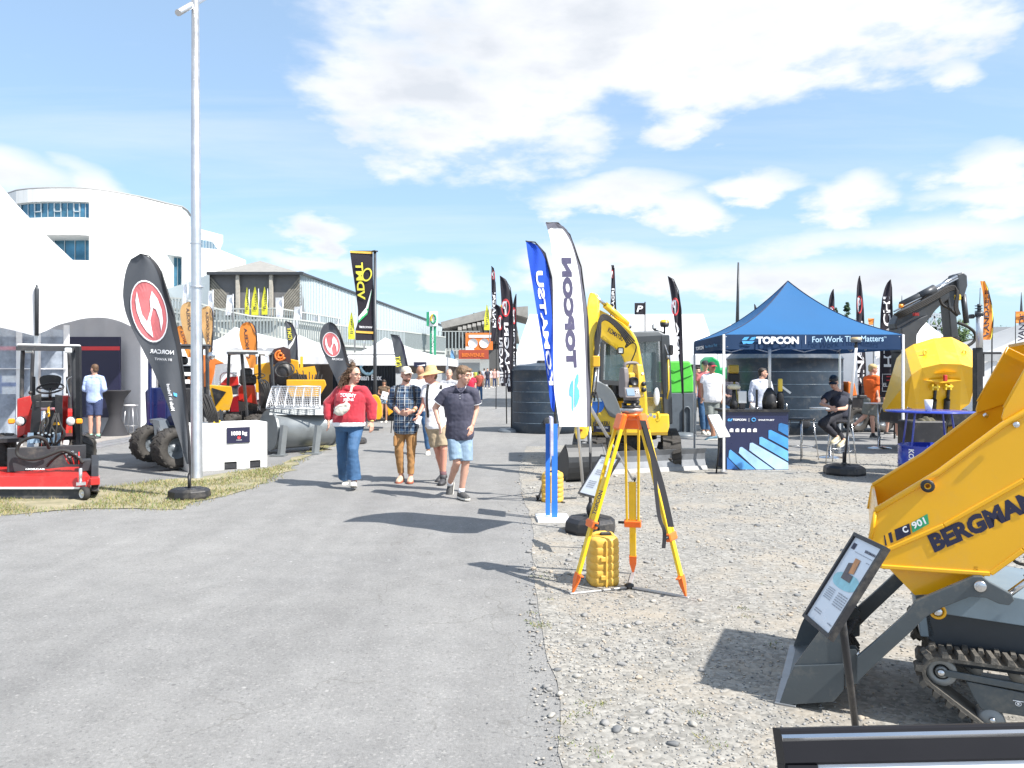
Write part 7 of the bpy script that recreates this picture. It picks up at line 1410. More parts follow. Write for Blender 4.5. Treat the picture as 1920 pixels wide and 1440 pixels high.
# ================================================================ tracked dumper, right foreground
DO, DY = V((1.32,3.70,0)), R(-25); DU = V((cos(DY), sin(DY), 0)); DW = V((-sin(DY), cos(DY), 0)); WD = .86
def nz(px, py, w=0.):
    a, b = (px-CX)/F, (HZ-py)/F; t = (DO.dot(DW)+w)/(a*DW.x+DW.y); X = V((a*t, t, H+b*t))-DO; return X.dot(DU), X.z
T = thing('tracked_dumper', DO, 'yellow tracked mini dumper with raised skip and grey loading bucket in the right foreground', 'dumper', rz=DY)
m_dy = M('dumper_yellow', (.84,.43,.005), .32, var=.04, vs=2.5, coat=.4, bump=.02, bs=200); m_dg = M('dumper_grey', (.075,.09,.10), .40, .1, var=.10, vs=4, bump=.03, bs=150)
def DP(nm, fn, mat, **k): mb = MB(); fn(mb); return mb.build(nm, mat, T, **k)
def pl(mb, pts, w, th): return mb.ext([(nz(x, y)[0], w, nz(x, y)[1]) for x, y in pts], (0, th, 0))
side = [(1642,957),(1760,886),(1880,797),(1930,768),(2010,715),(2010,985),(1919,1033),(1857,1078),(1650,1066),(1632,1010)]
wing = [(1882,792),(1879,783),(1884,765),(1955,640),(2060,690),(2060,735)]
for w0, nm in ((0,0),(WD-.012,1)):
    DP('skip_side', lambda m: pl(m, side, w0, .012), m_dy, bevel=.003); DP('skip_wing', lambda m: pl(m, wing, w0+(.014 if nm == 0 else -.014), .010), m_dy, bevel=.003)
A_ = [nz(*p) for p in ((1632,1010),(1642,957))]
DP('skip_front', lambda m: m.add([(A_[0][0],.012,A_[0][1]),(A_[1][0],.012,A_[1][1]),(A_[1][0]-.005,WD-.012,A_[1][1]),(A_[0][0],WD-.012,A_[0][1])]+[(A_[0][0]+.012,.012,A_[0][1]),(A_[1][0]+.012,.012,A_[1][1]),(A_[1][0]+.007,WD-.012,A_[1][1]),(A_[0][0]+.012,WD-.012,A_[0][1])], [(0,1,2,3),(4,7,6,5),(0,4,5,1),(1,5,6,2),(2,6,7,3),(3,7,4,0)], False), m_dy)
fl = [nz(*p) for p in ((1632,1010),(1650,1066),(1857,1078),(1919,1033),(2010,985),(2010,715))]
for (u0,z0),(u1,z1) in zip(fl[:-1], fl[1:]): DP('skip_floor', lambda m: m.ext([(u0,.012,z0),(u1,.012,z1),(u1+.006,.012,z1+.012),(u0+.006,.012,z0+.012)], (0,WD-.024,0)), m_dy)
def rail(pts, w, r=.014, nm='skip_rim'): DP(nm, lambda m: m.tube([(nz(x,y)[0], w, nz(x,y)[1]) for x, y in pts], r, 8), m_dy)
rail([(1642,957),(1760,886),(1880,797),(1930,768),(2010,715)], .0); rail([(1642,957),(1760,886),(1880,797),(1930,768),(2010,715)], WD); rail([(1632,1010),(1642,957)], 0, .010); rail([(1632,1010),(1642,957)], WD, .010)
rail([(1884,765),(1955,640)], .02, .007, 'wing_rim'); rail([(1884,765),(1955,640)], WD-.02, .007, 'wing_rim')
u1_, z1_ = nz(1955,640); u2_, z2_ = nz(2060,690); DP('back_plate', lambda m: m.ext([(u1_,.03,z1_),(u2_,.03,z2_),(u2_+.01,.03,z2_+.012),(u1_,.03,z1_+.014)], (0,WD-.06,0)), m_dy)
def rib(pts, o=.012, w_=.011):
    mb = MB()
    for a, b in zip(pts[:-1], pts[1:]): p, q = nz(*a), nz(*b); mb.bar((p[0], -.002, p[1]), (q[0], -.002, q[1]), .020, .012, up=(0,1,0), bev=.004)
    mb.build('pressed_rib', m_dy, T)
rib([(1642,1040),(1770,985),(1920,900),(2000,855)]); rib([(1652,1062),(1857,1076),(1919,1031),(2000,984)])
for x, y in ((1738,909),): u, z = nz(x,y); DP('grease_boss', lambda m: m.lathe([(.010,-.0),(.010,.045),(.027,.05),(.027,-.0)], (u,.0,z), (0,-1,0), 20), m_dy); DP('boss_ring', lambda m: m.lathe([(.014,.049),(.027,.051),(.029,.046),(.029,.03)], (u,.0,z), (0,-1,0), 20), m_black)
for x, y in ((1904,796),(1846,778)): u, z = nz(x,y) if x > 1900 else nz(x,y,WD); DP('bolt', lambda m: m.lathe([(.014,0),(.014,.008),(.010,.012),(0,.012)], (u,-.016 if x > 1900 else WD-.04,z), (0,-1,0), 10), m_chrome)
def on(x0, y0, x1, y1, hpx, off=-.0035):
    a, b = nz(x0,y0), nz(x1,y1); c = nz(x0-hpx*.42, y0-hpx*.92) if True else None; A = V((a[0], off, a[1])); Bv = V((b[0]-a[0], 0, b[1]-a[1])); C = V((c[0]-a[0], 0, c[1]-a[1])); return lambda u, v: A+Bv*u+C*v
DP('lettering', lambda m: text(m, 'BERGMANN', on(1752,1035,1988,932,34), bold=.11), m_ink)
def dq(pts, nm, mat, off): DP(nm, lambda m: m.add([(nz(x,y)[0], off, nz(x,y)[1]) for x, y in pts], [tuple(range(len(pts)))]), mat)
dq([(1677,993),(1705,981),(1708,1001),(1681,1014)], 'decal', m_ink, -.003); dq([(1708,981),(1739,963),(1742,982),(1711,999)], 'decal', M('decal_green', (.03,.36,.16), .4), -.003)
dq([(1665,1000),(1671,997),(1675,1016),(1670,1018)], 'decal', m_ink, -.003); dq([(1657,1004),(1659,1003),(1663,1022),(1660,1023)], 'decal', m_ink, -.003)
DP('lettering', lambda m: (text(m, 'C', on(1695,1000,1704,996,12,-.0045), bold=.08), text(m, '901', on(1713,992,1737,981,13,-.0045), bold=.06)), m_pw)
# sub-frame wedge under the skip
wd = [(1661,1066),(1865,1080),(1842,1094),(1770,1122),(1717,1124)]
DP('skip_cradle', lambda m: pl(m, wd, .07, WD-.14), m_dy, bevel=.004); DP('cradle_gusset', lambda m: pl(m, [(1824,1078),(1834,1078),(1833,1062),(1826,1062)], -.0, .02), m_dy)
u, z = nz(1759,1149); DP('pivot_ring', lambda m: m.lathe([(.0,0),(.034,0),(.036,.03),(.026,.032),(.024,.022),(0,.022)], (u,.05,z), (0,-1,0), 22), m_dy); DP('pivot_pin', lambda m: m.lathe([(0,0),(.02,0),(.018,.012),(0,.013)], (u,.02,z), (0,-1,0), 18), m_chrome)
# loading arms
arm = [(1607,1228),(1640,1200),(1700,1146),(1716,1124),(1824,1078),(1840,1078),(1854,1089),(1895,1111),(1900,1122),(1890,1132),(1871,1129),(1847,1118),(1818,1116),(1764,1137),(1733,1155),(1713,1176),(1640,1243),(1606,1276)]
for w0 in (-.03, WD-.06): DP('loading_arm', lambda m: pl(m, arm, w0, .03), m_dg, bevel=.004)
u, z = nz(1836,1096)
for w0 in (-.03,): DP('arm_pin', lambda m: m.lathe([(0,0),(.026,0),(.026,.008),(.02,.013),(0,.013)], (u,w0,z), (0,-1,0), 20), m_chrome)
u, z = nz(1889,1121); DP('ram', lambda m: (m.cyl((u,.03,z),(u+.10,.03,z+.10), .014), m.lathe([(.02,-.03),(.02,.03),(0,.03)], (u,.03,z), (0,1,0), 12)), m_chrome); DP('ram_barrel', lambda m: m.cyl((u+.08,.03,z+.08),(u+.35,.03,z+.32), .026), m_black)
u2, z2 = nz(1925,1060); DP('hook', lambda m: m.tube(smooth_poly([(u2-.03,.06,z2+.06),(u2-.05,.06,z2+.01),(u2-.01,.06,z2-.015),(u2+.05,.06,z2+.0)],2,False), .007, 8), m_black)
# bucket
bs = [(1582,1169),(1582,1294),(1563,1316),(1460,1323),(1477,1274),(1489,1248),(1535,1187)]
DP('bucket_side', lambda m: pl(m, [(1582,1169),(1582,1245),(1489,1249),(1535,1187)], .012, .008), m_dg); DP('bucket_side', lambda m: pl(m, [(1582,1245),(1582,1294),(1563,1316),(1460,1323),(1477,1274),(1489,1249)], .0, .008), m_dg, bevel=.002)
DP('bucket_side', lambda m: pl(m, bs, WD-.008, .008), m_dg)
bk = [nz(*p) for p in ((1582,1169),(1584,1245),(1582,1294),(1563,1316),(1460,1323))]
for (u0,z0),(u1,z1) in zip(bk[:-1], bk[1:]): n_ = V((z1-z0,0,-(u1-u0))).normalized()*.010; DP('bucket_plate', lambda m: m.ext([(u0,.004,z0),(u1,.004,z1),(u1+n_.x,.004,z1+n_.z),(u0+n_.x,.004,z0+n_.z)], (0,WD-.008,0)), m_dg)
u, z = nz(1460,1321); DP('bucket_lip', lambda m: m.box((u+.03,WD/2,.012), (.10,WD+.01,.014), bev=.003), M('worn_lip', (.28,.29,.30), .35, .7, var=.2))
for w in (.03,.08,WD-.12,WD-.07): DP('bucket_bracket', lambda m: pl(m, [(1583,1222),(1604,1222),(1612,1234),(1612,1285),(1584,1292)], w, .012), m_dg)
for x, y in ((1588,1271),(1610,1230),(1594,1258)): u, z = nz(x,y); DP('bolt', lambda m: m.lathe([(.011,0),(.011,.01),(.007,.014),(0,.014)], (u,.03,z), (0,-1,0), 10), m_chrome)
# chassis and undercarriage
DP('deck', lambda m: pl(m, [(1742,1150),(1790,1135),(1835,1117),(2010,1150),(2010,1200),(1750,1160)], .10, WD-.20), M('blue_grey_steel', (.19,.25,.30), .4, .2, var=.1), bevel=.004)
DP('chassis', lambda m: pl(m, [(1738,1163),(1755,1160),(2010,1206),(2010,1300),(1800,1270),(1745,1215)], .14, WD-.28), M('dark_blue_steel', (.03,.038,.048), .45, var=.15), bevel=.004)
DP('front_plate', lambda m: pl(m, [(1722,1150),(1745,1152),(1760,1215),(1730,1212)], .14, WD-.28), MT['blue_grey_steel'], bevel=.006)
for k in range(5): DP('hydraulic_hose', lambda m: m.tube(smooth_poly([(.33+.01*k,.10+.05*k,.40),(.29,.08+.05*k,.36),(.30+.01*k,.12+.05*k,.28),(.36,.15+.04*k,.25)],2,False), .011, 8), m_rubber)
r = .052; UF, ZF = nz(1765,1265)
def trk(w0, w1):
    """angular mini-dumper track: high front idler, flat ground run, lugs follow the belt"""
    rt, rb = .078, .06; cf = (UF, ZF); cr = (1.62, .30); cb0 = (UF+.28, .105); cb1 = (1.50, .105); path = []
    for k in range(11): a = R(78)+R(150)*k/10; path.append((cf[0]+rt*cos(a), cf[1]+rt*sin(a)))
    for k in range(5): a = R(228)+R(42)*k/4; path.append((cb0[0]+.10*cos(a), cb0[1]+.10*sin(a)))
    for k in range(1, 9): path.append((cb0[0]+(cb1[0]-cb0[0])*k/9, .005))
    for k in range(5): a = R(270)+R(40)*k/4; path.append((cb1[0]+.10*cos(a), cb1[1]+.10*sin(a)))
    for k in range(9): a = R(-50)+R(135)*k/8; path.append((cr[0]+rt*cos(a), cr[1]+rt*sin(a)))
    for k in range(1, 12): t = k/12; path.append((cr[0]+(cf[0]-cr[0])*t, cr[1]+rt+(cf[1]-cr[1])*t-.006*sin(pi*t)))
    n = len(path); P = [V((a, 0, b)) for a, b in path]; cum = [0]
    for i in range(n): cum.append(cum[-1]+(P[(i+1)%n]-P[i]).length)
    def S(s):
        s %= cum[-1]; i = max(j for j in range(n) if cum[j] <= s); t = (s-cum[i])/max(1e-6, cum[i+1]-cum[i]); p = P[i].lerp(P[(i+1)%n], t); tg = (P[(i+1)%n]-P[i]).normalized(); tg2 = (P[(i+2)%n]-P[(i+1)%n]).normalized(); tg = tg.lerp(tg2, t*.6).normalized(); return p, tg, V((tg.z,0,-tg.x))
    mb = MB(); N = 120; rings = []
    for k in range(N+1): p, tg, nn = S(cum[-1]*k/N); nn = -nn if False else nn; rings.append([p+V((0,w0,0))-nn*-.0, p+V((0,w1,0)), p+V((0,w1,0))-nn*.016, p+V((0,w0,0))-nn*.016])
    mb.loft(rings, caps=False, smooth=False); nl = int(cum[-1]/.062)
    for k in range(nl):
        for sd in (0, 1):
            s = (k+.5*sd)*cum[-1]/nl; ya, yb = ((w0-.004, (w0+w1)/2+.012) if sd == 0 else ((w0+w1)/2-.012, w1+.004)); q = []; q2 = []
            for ds, y, sc in ((-.019,ya,1),(.013,ya,1),(.026,yb,1),(-.004,yb,1)):
                if sd: ds = {-.019:-.004,.013:.026,.026:.013,-.004:-.019}[ds]
                p, tg, nn = S(s+ds); q.append(p+V((0,y,0))); p, tg, nn = S(s+ds*.6+.003); q2.append(p+V((0,y*.96+(w0+w1)/2*.04,0))+nn*.028)
            mb.add(q+q2, [(0,1,2,3),(4,5,6,7),(0,1,5,4),(1,2,6,5),(2,3,7,6),(3,0,4,7)], False)
    return mb.build('track', M('grey_dusty_rubber', (.10,.092,.08), .8, var=.35, vs=14, bump=.4, bs=90), T)
trk(.0, .18); trk(WD-.18, WD)
for w0 in (.0, WD-.18):
    DP('track_frame', lambda m: (m.ext([(UF+.10,w0+.04,.25),(UF+.40,w0+.04,.23),(1.55,w0+.04,.25),(1.5,w0+.04,.13),(UF+.16,w0+.04,.13),(UF+.13,w0+.04,.18)], (0,.10,0)), m.bar((UF+.0,w0+.035,ZF),(UF+.45,w0+.035,ZF-.02), .032, .016, up=(0,1,0))), m_dg, bevel=.005)
    DP('idler', lambda m: (m.lathe([(.034,.004),(.036,0),(.062,0),(.064,.006),(.064,.10),(.034,.10)], (UF+.004,w0+.035,ZF), (0,1,0), 28), m.lathe([(0,.03),(.034,.03),(.034,.09)], (UF+.004,w0+.035,ZF), (0,1,0), 28), m.lathe([(.018,-.006),(.026,-.006),(.026,.03),(.018,.03)], (UF+.004,w0+.035,ZF), (0,1,0), 20)), M('grey_idler', (.24,.25,.25), .45, .3))
    DP('idler_pin', lambda m: m.lathe([(.018,0),(.015,.016),(0,.018)], (UF,w0+.03,ZF), (0,-1,0), 14), m_chrome)
    for x in (UF+.20, UF+.42, UF+.64): DP('roller', lambda m: m.lathe([(0,-.01),(.012,-.01),(.05,.0),(.056,.01),(.056,.1),(0,.1)], (x,w0+.035,.085), (0,1,0), 26), M('grey_idler', 0)); DP('roller_pin', lambda m: m.lathe([(.013,0),(.011,.012),(0,.013)], (x,w0+.02,.10), (0,-1,0), 12), m_chrome)
DP('frame_bracket', lambda m: m.box((UF+.42,.02,.205), (.022,.03,.085), bev=.004), m_dg)
DP('frame_emblem', lambda m: (m.tube([(UF+.30+.011*cos(a),.036,.185+.009*sin(a)) for a in [k*pi/8 for k in range(16)]], .0016, 4, closed=True), m.box((UF+.30,.037,.197), (.04,.002,.003)), m.box((UF+.30,.037,.185), (.008,.002,.008))), m_pw)

def scuff(m, amt=.35):
    nt = m.node_tree; N = nt.nodes.new; L = nt.links.new; p = nt.nodes['Principled BSDF']; src = p.inputs['Base Color'].links[0].from_socket; tc = N('ShaderNodeTexCoord')
    n = N('ShaderNodeTexNoise'); n.inputs['Scale'].default_value = 3.5; n.inputs['Detail'].default_value = 9; n.inputs['Roughness'].default_value = .75; L(tc.outputs['Object'], n.inputs['Vector'])
    r = N('ShaderNodeMapRange'); L(n.outputs['Fac'], r.inputs[0]); r.inputs[1].default_value = .52; r.inputs[2].default_value = .78; r.inputs[4].default_value = amt
    x = N('ShaderNodeMix'); x.data_type = 'RGBA'; L(r.outputs[0], x.inputs[0]); L(src, x.inputs[6]); x.inputs[7].default_value = (.34,.30,.24,1); L(x.outputs[2], p.inputs['Base Color'])
for m_, a_ in ((m_dg,.5),(m_sk,.35),(m_kyellow,.3),(m_yellow,.35),(m_red,.22),(m_dy,.18),(m_tank,.3),(m_black,.35),(m_dk,.4),(m_grey,.3),(m_tw,.2)): scuff(m_, a_)
# ================================================================ people
from mathutils.bvhtree import BVHTree
def remesh(mb, vox, sm=3, disp=None):
    me = bpy.data.meshes.new('r'); me.from_pydata(mb.v, [], mb.f); o = bpy.data.objects.new('r', me); TMP.collection.objects.link(o)
    m = o.modifiers.new('r', 'REMESH'); m.mode = 'VOXEL'; m.voxel_size = vox; m.use_smooth_shade = True
    if sm: s = o.modifiers.new('s', 'SMOOTH'); s.factor = .5; s.iterations = sm
    dg = tmpdg(); r = bpy.data.meshes.new_from_object(o.evaluated_get(dg)); bpy.data.objects.remove(o); bpy.data.meshes.remove(me)
    if disp:
        amp, fr = disp
        k = len(r.vertices); co = np.empty(k*3, np.float32); no = np.empty(k*3, np.float32); r.vertices.foreach_get('co', co); r.vertices.foreach_get('normal', no); A = np.empty(k, np.float32)
        for i in range(k): p = V(co[3*i:3*i+3]); w_ = NZ.noise(p*5)*1.6; A[i] = NZ.noise(V((p.x*fr+w_, p.y*fr, p.z*fr*.6+3+w_)))+.45*NZ.noise(p*fr*2.3)-.35*abs(NZ.noise(V((p.x*fr*.8, p.y*fr*.8, p.z*fr*1.7+w_))))
        co = co.reshape(-1,3)+no.reshape(-1,3)*(A*amp)[:,None]; r.vertices.foreach_set('co', co.ravel().astype(np.float32)); r.update()
    return r
def rbuild(name, me, mat, T):
    mi = Matrix.LocRotScale(T.location, T.rotation_euler, None).inverted(); me.transform(mi); me.materials.clear(); me.materials.append(mat); me.name = name
    o = bpy.data.objects.new(name, me); SC.collection.objects.link(o); o.parent = T; return o
def caps(mb, a, b, r0, r1, n=12, fl=None):
    a, b = V(a), V(b); ax = b-a; L = ax.length; ax.normalize(); pr = [(0,-r0)]
    for k in range(1, 5): t = pi/2*k/4; pr.append((r0*sin(t), -r0*cos(t)))
    for k in range(0, 5): t = pi/2*k/4; pr.append((r1*cos(t)+1e-4, L+r1*sin(t)))
    mb.lathe(pr, a, ax, n)
def ring(c, ac, fw, hw, hd, n=22, e=.85):
    return [c+ac*(abs(cos(a))**e*(1 if cos(a) >= 0 else -1)*hw)+fw*(abs(sin(a))**e*(1 if sin(a) >= 0 else -1)*hd) for a in [2*pi*j/n for j in range(n)]]
def hand(mb, w, dr, side, s=1., curl=.5, spread=.5, pn=None):
    """wrist point, direction, thumb side vector, palm normal"""
    dr = V(dr).normalized(); sd = V(side); sd = (sd-dr*sd.dot(dr)).normalized(); pn = dr.cross(sd) if pn is None else V(pn); w = V(w)
    c0, c1 = w, w+dr*.085*s
    mb.loft([ring(w+dr*k*s-pn*0, sd, pn, hw*s, .014*s, 12, .8) for k, hw in ((-.01,.026),(.02,.032),(.06,.040),(.088,.038))])
    for i in range(4):
        o = (.028-.0187*i)*s; L = (.074,.082,.076,.06)[i]*s; b = c1+sd*o; d1 = (dr+sd*(.10-.07*i)*spread+pn*curl*(.25+.1*i)).normalized(); m = b+d1*L*.5; d2 = (d1+pn*curl*(.8+.12*i)).normalized(); caps(mb, b-d1*.015*s, m, .0095*s, .0085*s, 8); caps(mb, m, m+d2*L*.45, .0085*s, .0072*s, 8)
    b = w+dr*.025*s+sd*.026*s; d1 = (dr*.8+sd*.75+pn*.25).normalized(); m = b+d1*.04*s; d2 = (dr+sd*.15+pn*.3).normalized(); caps(mb, b, m, .012*s, .0105*s, 8); caps(mb, m, m+d2*.03*s, .0105*s, .0085*s, 8)
def head(mb, c, yaw, pitch, s=1.):
    Mx = Matrix.Rotation(yaw, 3, 'Z') @ Matrix.Rotation(pitch, 3, 'X')   # faces -y
    def q(x, y, z): return c+Mx @ V((x*s, y*s, z*s))
    mb.sph(q(0,.012,.025), .001*s, sc=(76,95,95), M4=Mx); mb.sph(q(0,-.022,-.035), .001*s, sc=(60,68,78), M4=Mx); mb.sph(q(0,-.055,-.088), .001*s, sc=(30,28,22), M4=Mx)
    caps(mb, q(0,-.084,.012), q(0,-.104,-.024), .009*s, .014*s, 8); mb.sph(q(0,-.094,-.030), .001*s, sc=(17,13,10), M4=Mx)
    mb.sph(q(0,-.080,-.058), .001*s, sc=(24,14,8), M4=Mx); mb.sph(q(0,-.076,-.068), .001*s, sc=(20,14,8), M4=Mx); mb.sph(q(0,-.074,.030), .001*s, sc=(46,16,10), M4=Mx)
    for e in (-1, 1): mb.sph(q(.076*e,.012,-.012), .001*s, sc=(9,18,30), M4=Mx); mb.sph(q(.040*e,-.062,-.022), .001*s, sc=(22,20,18), M4=Mx)
    return q, Mx
SK = {}
m_skin = M('skin_fair', (.60,.34,.25), .5, var=.10, vs=14); m_skin2 = M('skin_tanned', (.42,.21,.13), .5, var=.12, vs=14)
m_hairb = M('hair_brown', (.10,.055,.03), .6, var=.4, vs=40, bump=.8, bs=60); m_haird = M('hair_dark', (.03,.02,.015), .6, var=.4, vs=40, bump=.6); m_hairl = M('hair_blond', (.52,.38,.18), .6, var=.3, vs=40, bump=.6); m_hairg = M('hair_grey', (.25,.22,.2), .7, var=.3, vs=40)
m_shoe = M('white_shoe_leather', (.68,.66,.60), .6, var=.12); m_shoed = M('dark_shoe_leather', (.05,.05,.055), .6, var=.3); m_sole = M('pale_sole', (.62,.60,.55), .7)
def person(label, J, look, T=None, hero=True, grp=None, sc=None):
    """J: joints as (px, py, d); look: clothing description"""
    P = {k: at(*v) for k, v in J.items()}; P['sL'].z -= .022; P['sR'].z -= .022; g = V(((P['aL'].x+P['aR'].x)/2, (P['aL'].y+P['aR'].y)/2, 0)); T = thing('person', g, label, 'person', grp)
    s = sc or look.get('s', 1.); bw = look.get('bw', 1.); bd = look.get('bd', bw); vox = .0062 if hero else .013; sm = 3 if hero else 2
    hc = (P['hL']+P['hR'])/2; ac = (P['sR']-P['sL']); ac.z *= .3; ac.normalize(); fw = V((ac.y, -ac.x, 0)).normalized()  # front side
    if look.get('back'): pass
    nk = P['n']; sh = (P['sL']+P['sR'])/2; yaw, pitch = look.get('yaw', 0), look.get('pitch', 0)
    PR = [(-.16,.13,.095,.0),(-.03,.165,.115,.0),(.15,.155,.112,.0),(.33,.145,.108,.0),(.55,.160,.118,.0),(.75,.172,.118,.0),(.88,.165,.105,.0),(.95,.15,.095,.0),(1.0,.11,.080,.0)]
    bel = look.get('belly', 0)
    def trings(t0, t1, inf, n=14):
        out = []
        for k in range(n+1):
            t = t0+(t1-t0)*k/n; j = next((i for i in range(len(PR)-1) if t <= PR[i+1][0]), len(PR)-2); a, b = PR[j], PR[j+1]; q = (t-a[0])/(b[0]-a[0]); hw, hd = a[1]+(b[1]-a[1])*q, a[2]+(b[2]-a[2])*q
            bb = bel*math.exp(-((t-.22)/.28)**2); c = hc.lerp(sh, t)+fw*(bb*.4)
            out.append(ring(c, ac, fw, (hw*bw+bb*.5)*s+inf, (hd*bd+bb*.6)*s+inf))
        return out
    mb = MB(); hd_ = P['h']; q, Mx = head(mb, hd_, yaw, pitch, s*look.get('hs', 1.)); caps(mb, nk-V((0,0,.03*s)), q(0,.02,-.06), .056*s*look.get('nw', 1), .052*s, 14); mb.loft(trings(-.12, .96, -.012)); [caps(mb, P['s'+e]+V((0,0,.0)), nk+(P['s'+e]-nk)*.15+V((0,0,-.01)), .046*s, .050*s) for e in 'LR']
    lw = look.get('lw', 1.)
    for e in 'LR':
        caps(mb, P['s'+e], P['e'+e], .050*s*lw, .040*s*lw); caps(mb, P['e'+e], P['w'+e], .040*s*lw, .027*s*(1+(lw-1)*.5)); f = P['w'+e]; dr = look.get('hd'+e, P['w'+e]-P['e'+e]); hand(mb, f+V(dr).normalized()*.012*s, dr, look.get('th'+e, ac*(1 if e == 'L' else -1)*.6+fw), s, look.get('curl', .5), pn=None)
        caps(mb, P['h'+e], P['k'+e], .085*s*lw, .055*s*lw, 14); caps(mb, P['k'+e], P['a'+e], .053*s*lw, .036*s*lw, 14); cm = P['k'+e].lerp(P['a'+e], .3)-fw*.012*s; caps(mb, cm, P['k'+e].lerp(P['a'+e], .5)-fw*.008*s, .055*s*lw, .045*s*lw, 12)
    body = rbuild('body', remesh(mb, vox, 2), look.get('skin', m_skin), T)
    # face
    if hero or look.get('face', 0):
        for e in (-1, 1):
            mb = MB(); mb.sph(q(.030*e,-.0755,.012), .0105*s, 10, 7, sc=(1.1,1,.62)); mb.build('eye', M('eye_white', (.42,.36,.33), .4), T, True); mb = MB(); mb.sph(q(.030*e,-.0820,.011), .0058*s, 8, 6); mb.build('pupil', M('eye_dark', (.03,.02,.015), .2), T, True)
            mb = MB(); mb.tube([q(.012*e,-.093,.032), q(.032*e,-.088,.037), q(.05*e,-.070,.032)], .0042*s, 6); mb.build('eyebrow', look.get('brow', m_hairb), T, True)
        mb = MB(); mb.tube([q(-.024,-.078,-.062), q(0,-.094,-.064), q(.024,-.078,-.062)], .0045*s, 6); mb.build('mouth', M('lips', (.42,.14,.11), .5), T, True)
    # hair, hats
    look.get('hairfn', lambda *a: None)(T, q, Mx, s, P)
    # top
    t = look.get('top')
    if t:
        mb = MB(); inf = t.get('inf', .016); mb.loft(trings(t.get('hem', -.14), .985, inf)); caps(mb, nk-V((0,0,.06*s)), nk-V((0,0,.035*s)), .075*s, .062*s, 14); [caps(mb, P['s'+e]+V((0,0,.004)), nk+(P['s'+e]-nk)*.30-V((0,0,.022*s)), .048*s+inf*.9, .048*s+inf*.5) for e in 'LR']
        for e in 'LR':
            sl = t.get('sleeve', .6); r0 = (.050*lw*s)+inf; a, b, w = P['s'+e], P['e'+e], P['w'+e]
            if sl <= 1: en = a.lerp(b, sl); mb.cyl(a, en, r0, (.046*lw*s)+inf*1.3, 16); caps(mb, a, a+(b-a)*.05, r0, r0)
            else: caps(mb, a, b, r0, .046*s*lw+inf*1.1, 14); en = b.lerp(w, sl-1); caps(mb, b, b.lerp(en,.85), .046*s*lw+inf*1.1, .037*s*lw+inf, 14); mb.cyl(b.lerp(en,.8), en, .034*s+inf*t.get('cuff', .9), .032*s+inf*t.get('cuff', .9)*.7, 14)
        o = rbuild(t['n'], remesh(mb, .0072 if hero else .014, 3 if hero else 1, (.008 if hero else .007, 11)), t['m'], T); look['_top'] = o
    b_ = look.get('bot')
    if b_:
        mb = MB(); inf = b_.get('inf', .012); mb.loft(trings(-.17, b_.get('waist', .02), inf*.3)); en_ = b_.get('len', 1.)
        for e in 'LR':
            h, k, a = P['h'+e], P['k'+e], P['a'+e]; h0 = h-V((0,0,.01))
            if en_ <= 1: x = h.lerp(k, en_); caps(mb, h0, h.lerp(k, en_*.5), .092*s*lw+inf, .08*s*lw+inf, 16); mb.cyl(h.lerp(k, en_*.4), x, .082*s*lw+inf, (b_.get('r1', .072))*s*lw+inf, 18)
            else: caps(mb, h0, k, .092*s*lw+inf, .060*s*lw+inf, 16); x = k.lerp(a, en_-1); mb.cyl(k, x, .060*s*lw+inf, b_.get('r1', .045)*s+inf, 18)
        rbuild(b_['n'], remesh(mb, .0072 if hero else .014, 3 if hero else 1, (.008, 9)), b_['m'], T)
    sh_ = look.get('shoe', {}); 
    for e in 'LR':
        a = P['a'+e]; tv = V(sh_.get('d'+e, fw)); tv = tv.normalized(); up_ = V((0,0,1)); up_ = (up_-tv*up_.dot(tv)).normalized(); sd = tv.cross(up_); mb = MB()
        pr = [(-.075,.024,.012,.05),(-.06,.034,.02,.078),(-.02,.038,.0,.09),(.03,.041,.0,.078),(.09,.048,.0,.055),(.14,.046,.0,.045),(.18,.034,.0,.036),(.195,.012,.0,.02)]
        base = a-up_*.085*s+tv*(-.0); rr = []
        for x, hw, _, hh in pr: rr.append([base+tv*x*s*1.0+sd*hw*s*cx+up_*(hh*s*cz+.01) for cx, cz in ((-1,0),(-.98,.45),(-.7,.85),(0,1),(.7,.85),(.98,.45),(1,0),(.5,0),(-.5,0))])
        mb.loft(rr); 
        if sh_.get('boot'): mb.cyl(a-up_*.03, a+V((0,0,.05*s)), .047*s, .05*s, 14)
        sho = mb.build('shoe', sh_.get('m', m_shoe), T, True); mb = MB()
        mb.loft([[base+tv*x*s*1.03+sd*hw*s*1.08*cx+up_*(z-.006) for cx, z in ((-1,0),(-1,.022),(1,.022),(1,0))] for x, hw, _, hh in pr], smooth=False); so_ = mb.build('sole', sh_.get('sole', m_sole), T, True); so_.parent = sho
        if sh_.get('sock'): mb = MB(); mb.cyl(a-up_*.02, a+(P['k'+e]-a)*.11, .041*s, .040*s, 14); mb.build('sock', sh_['sock'], T, True)
    return T, P, q, look, fw, ac
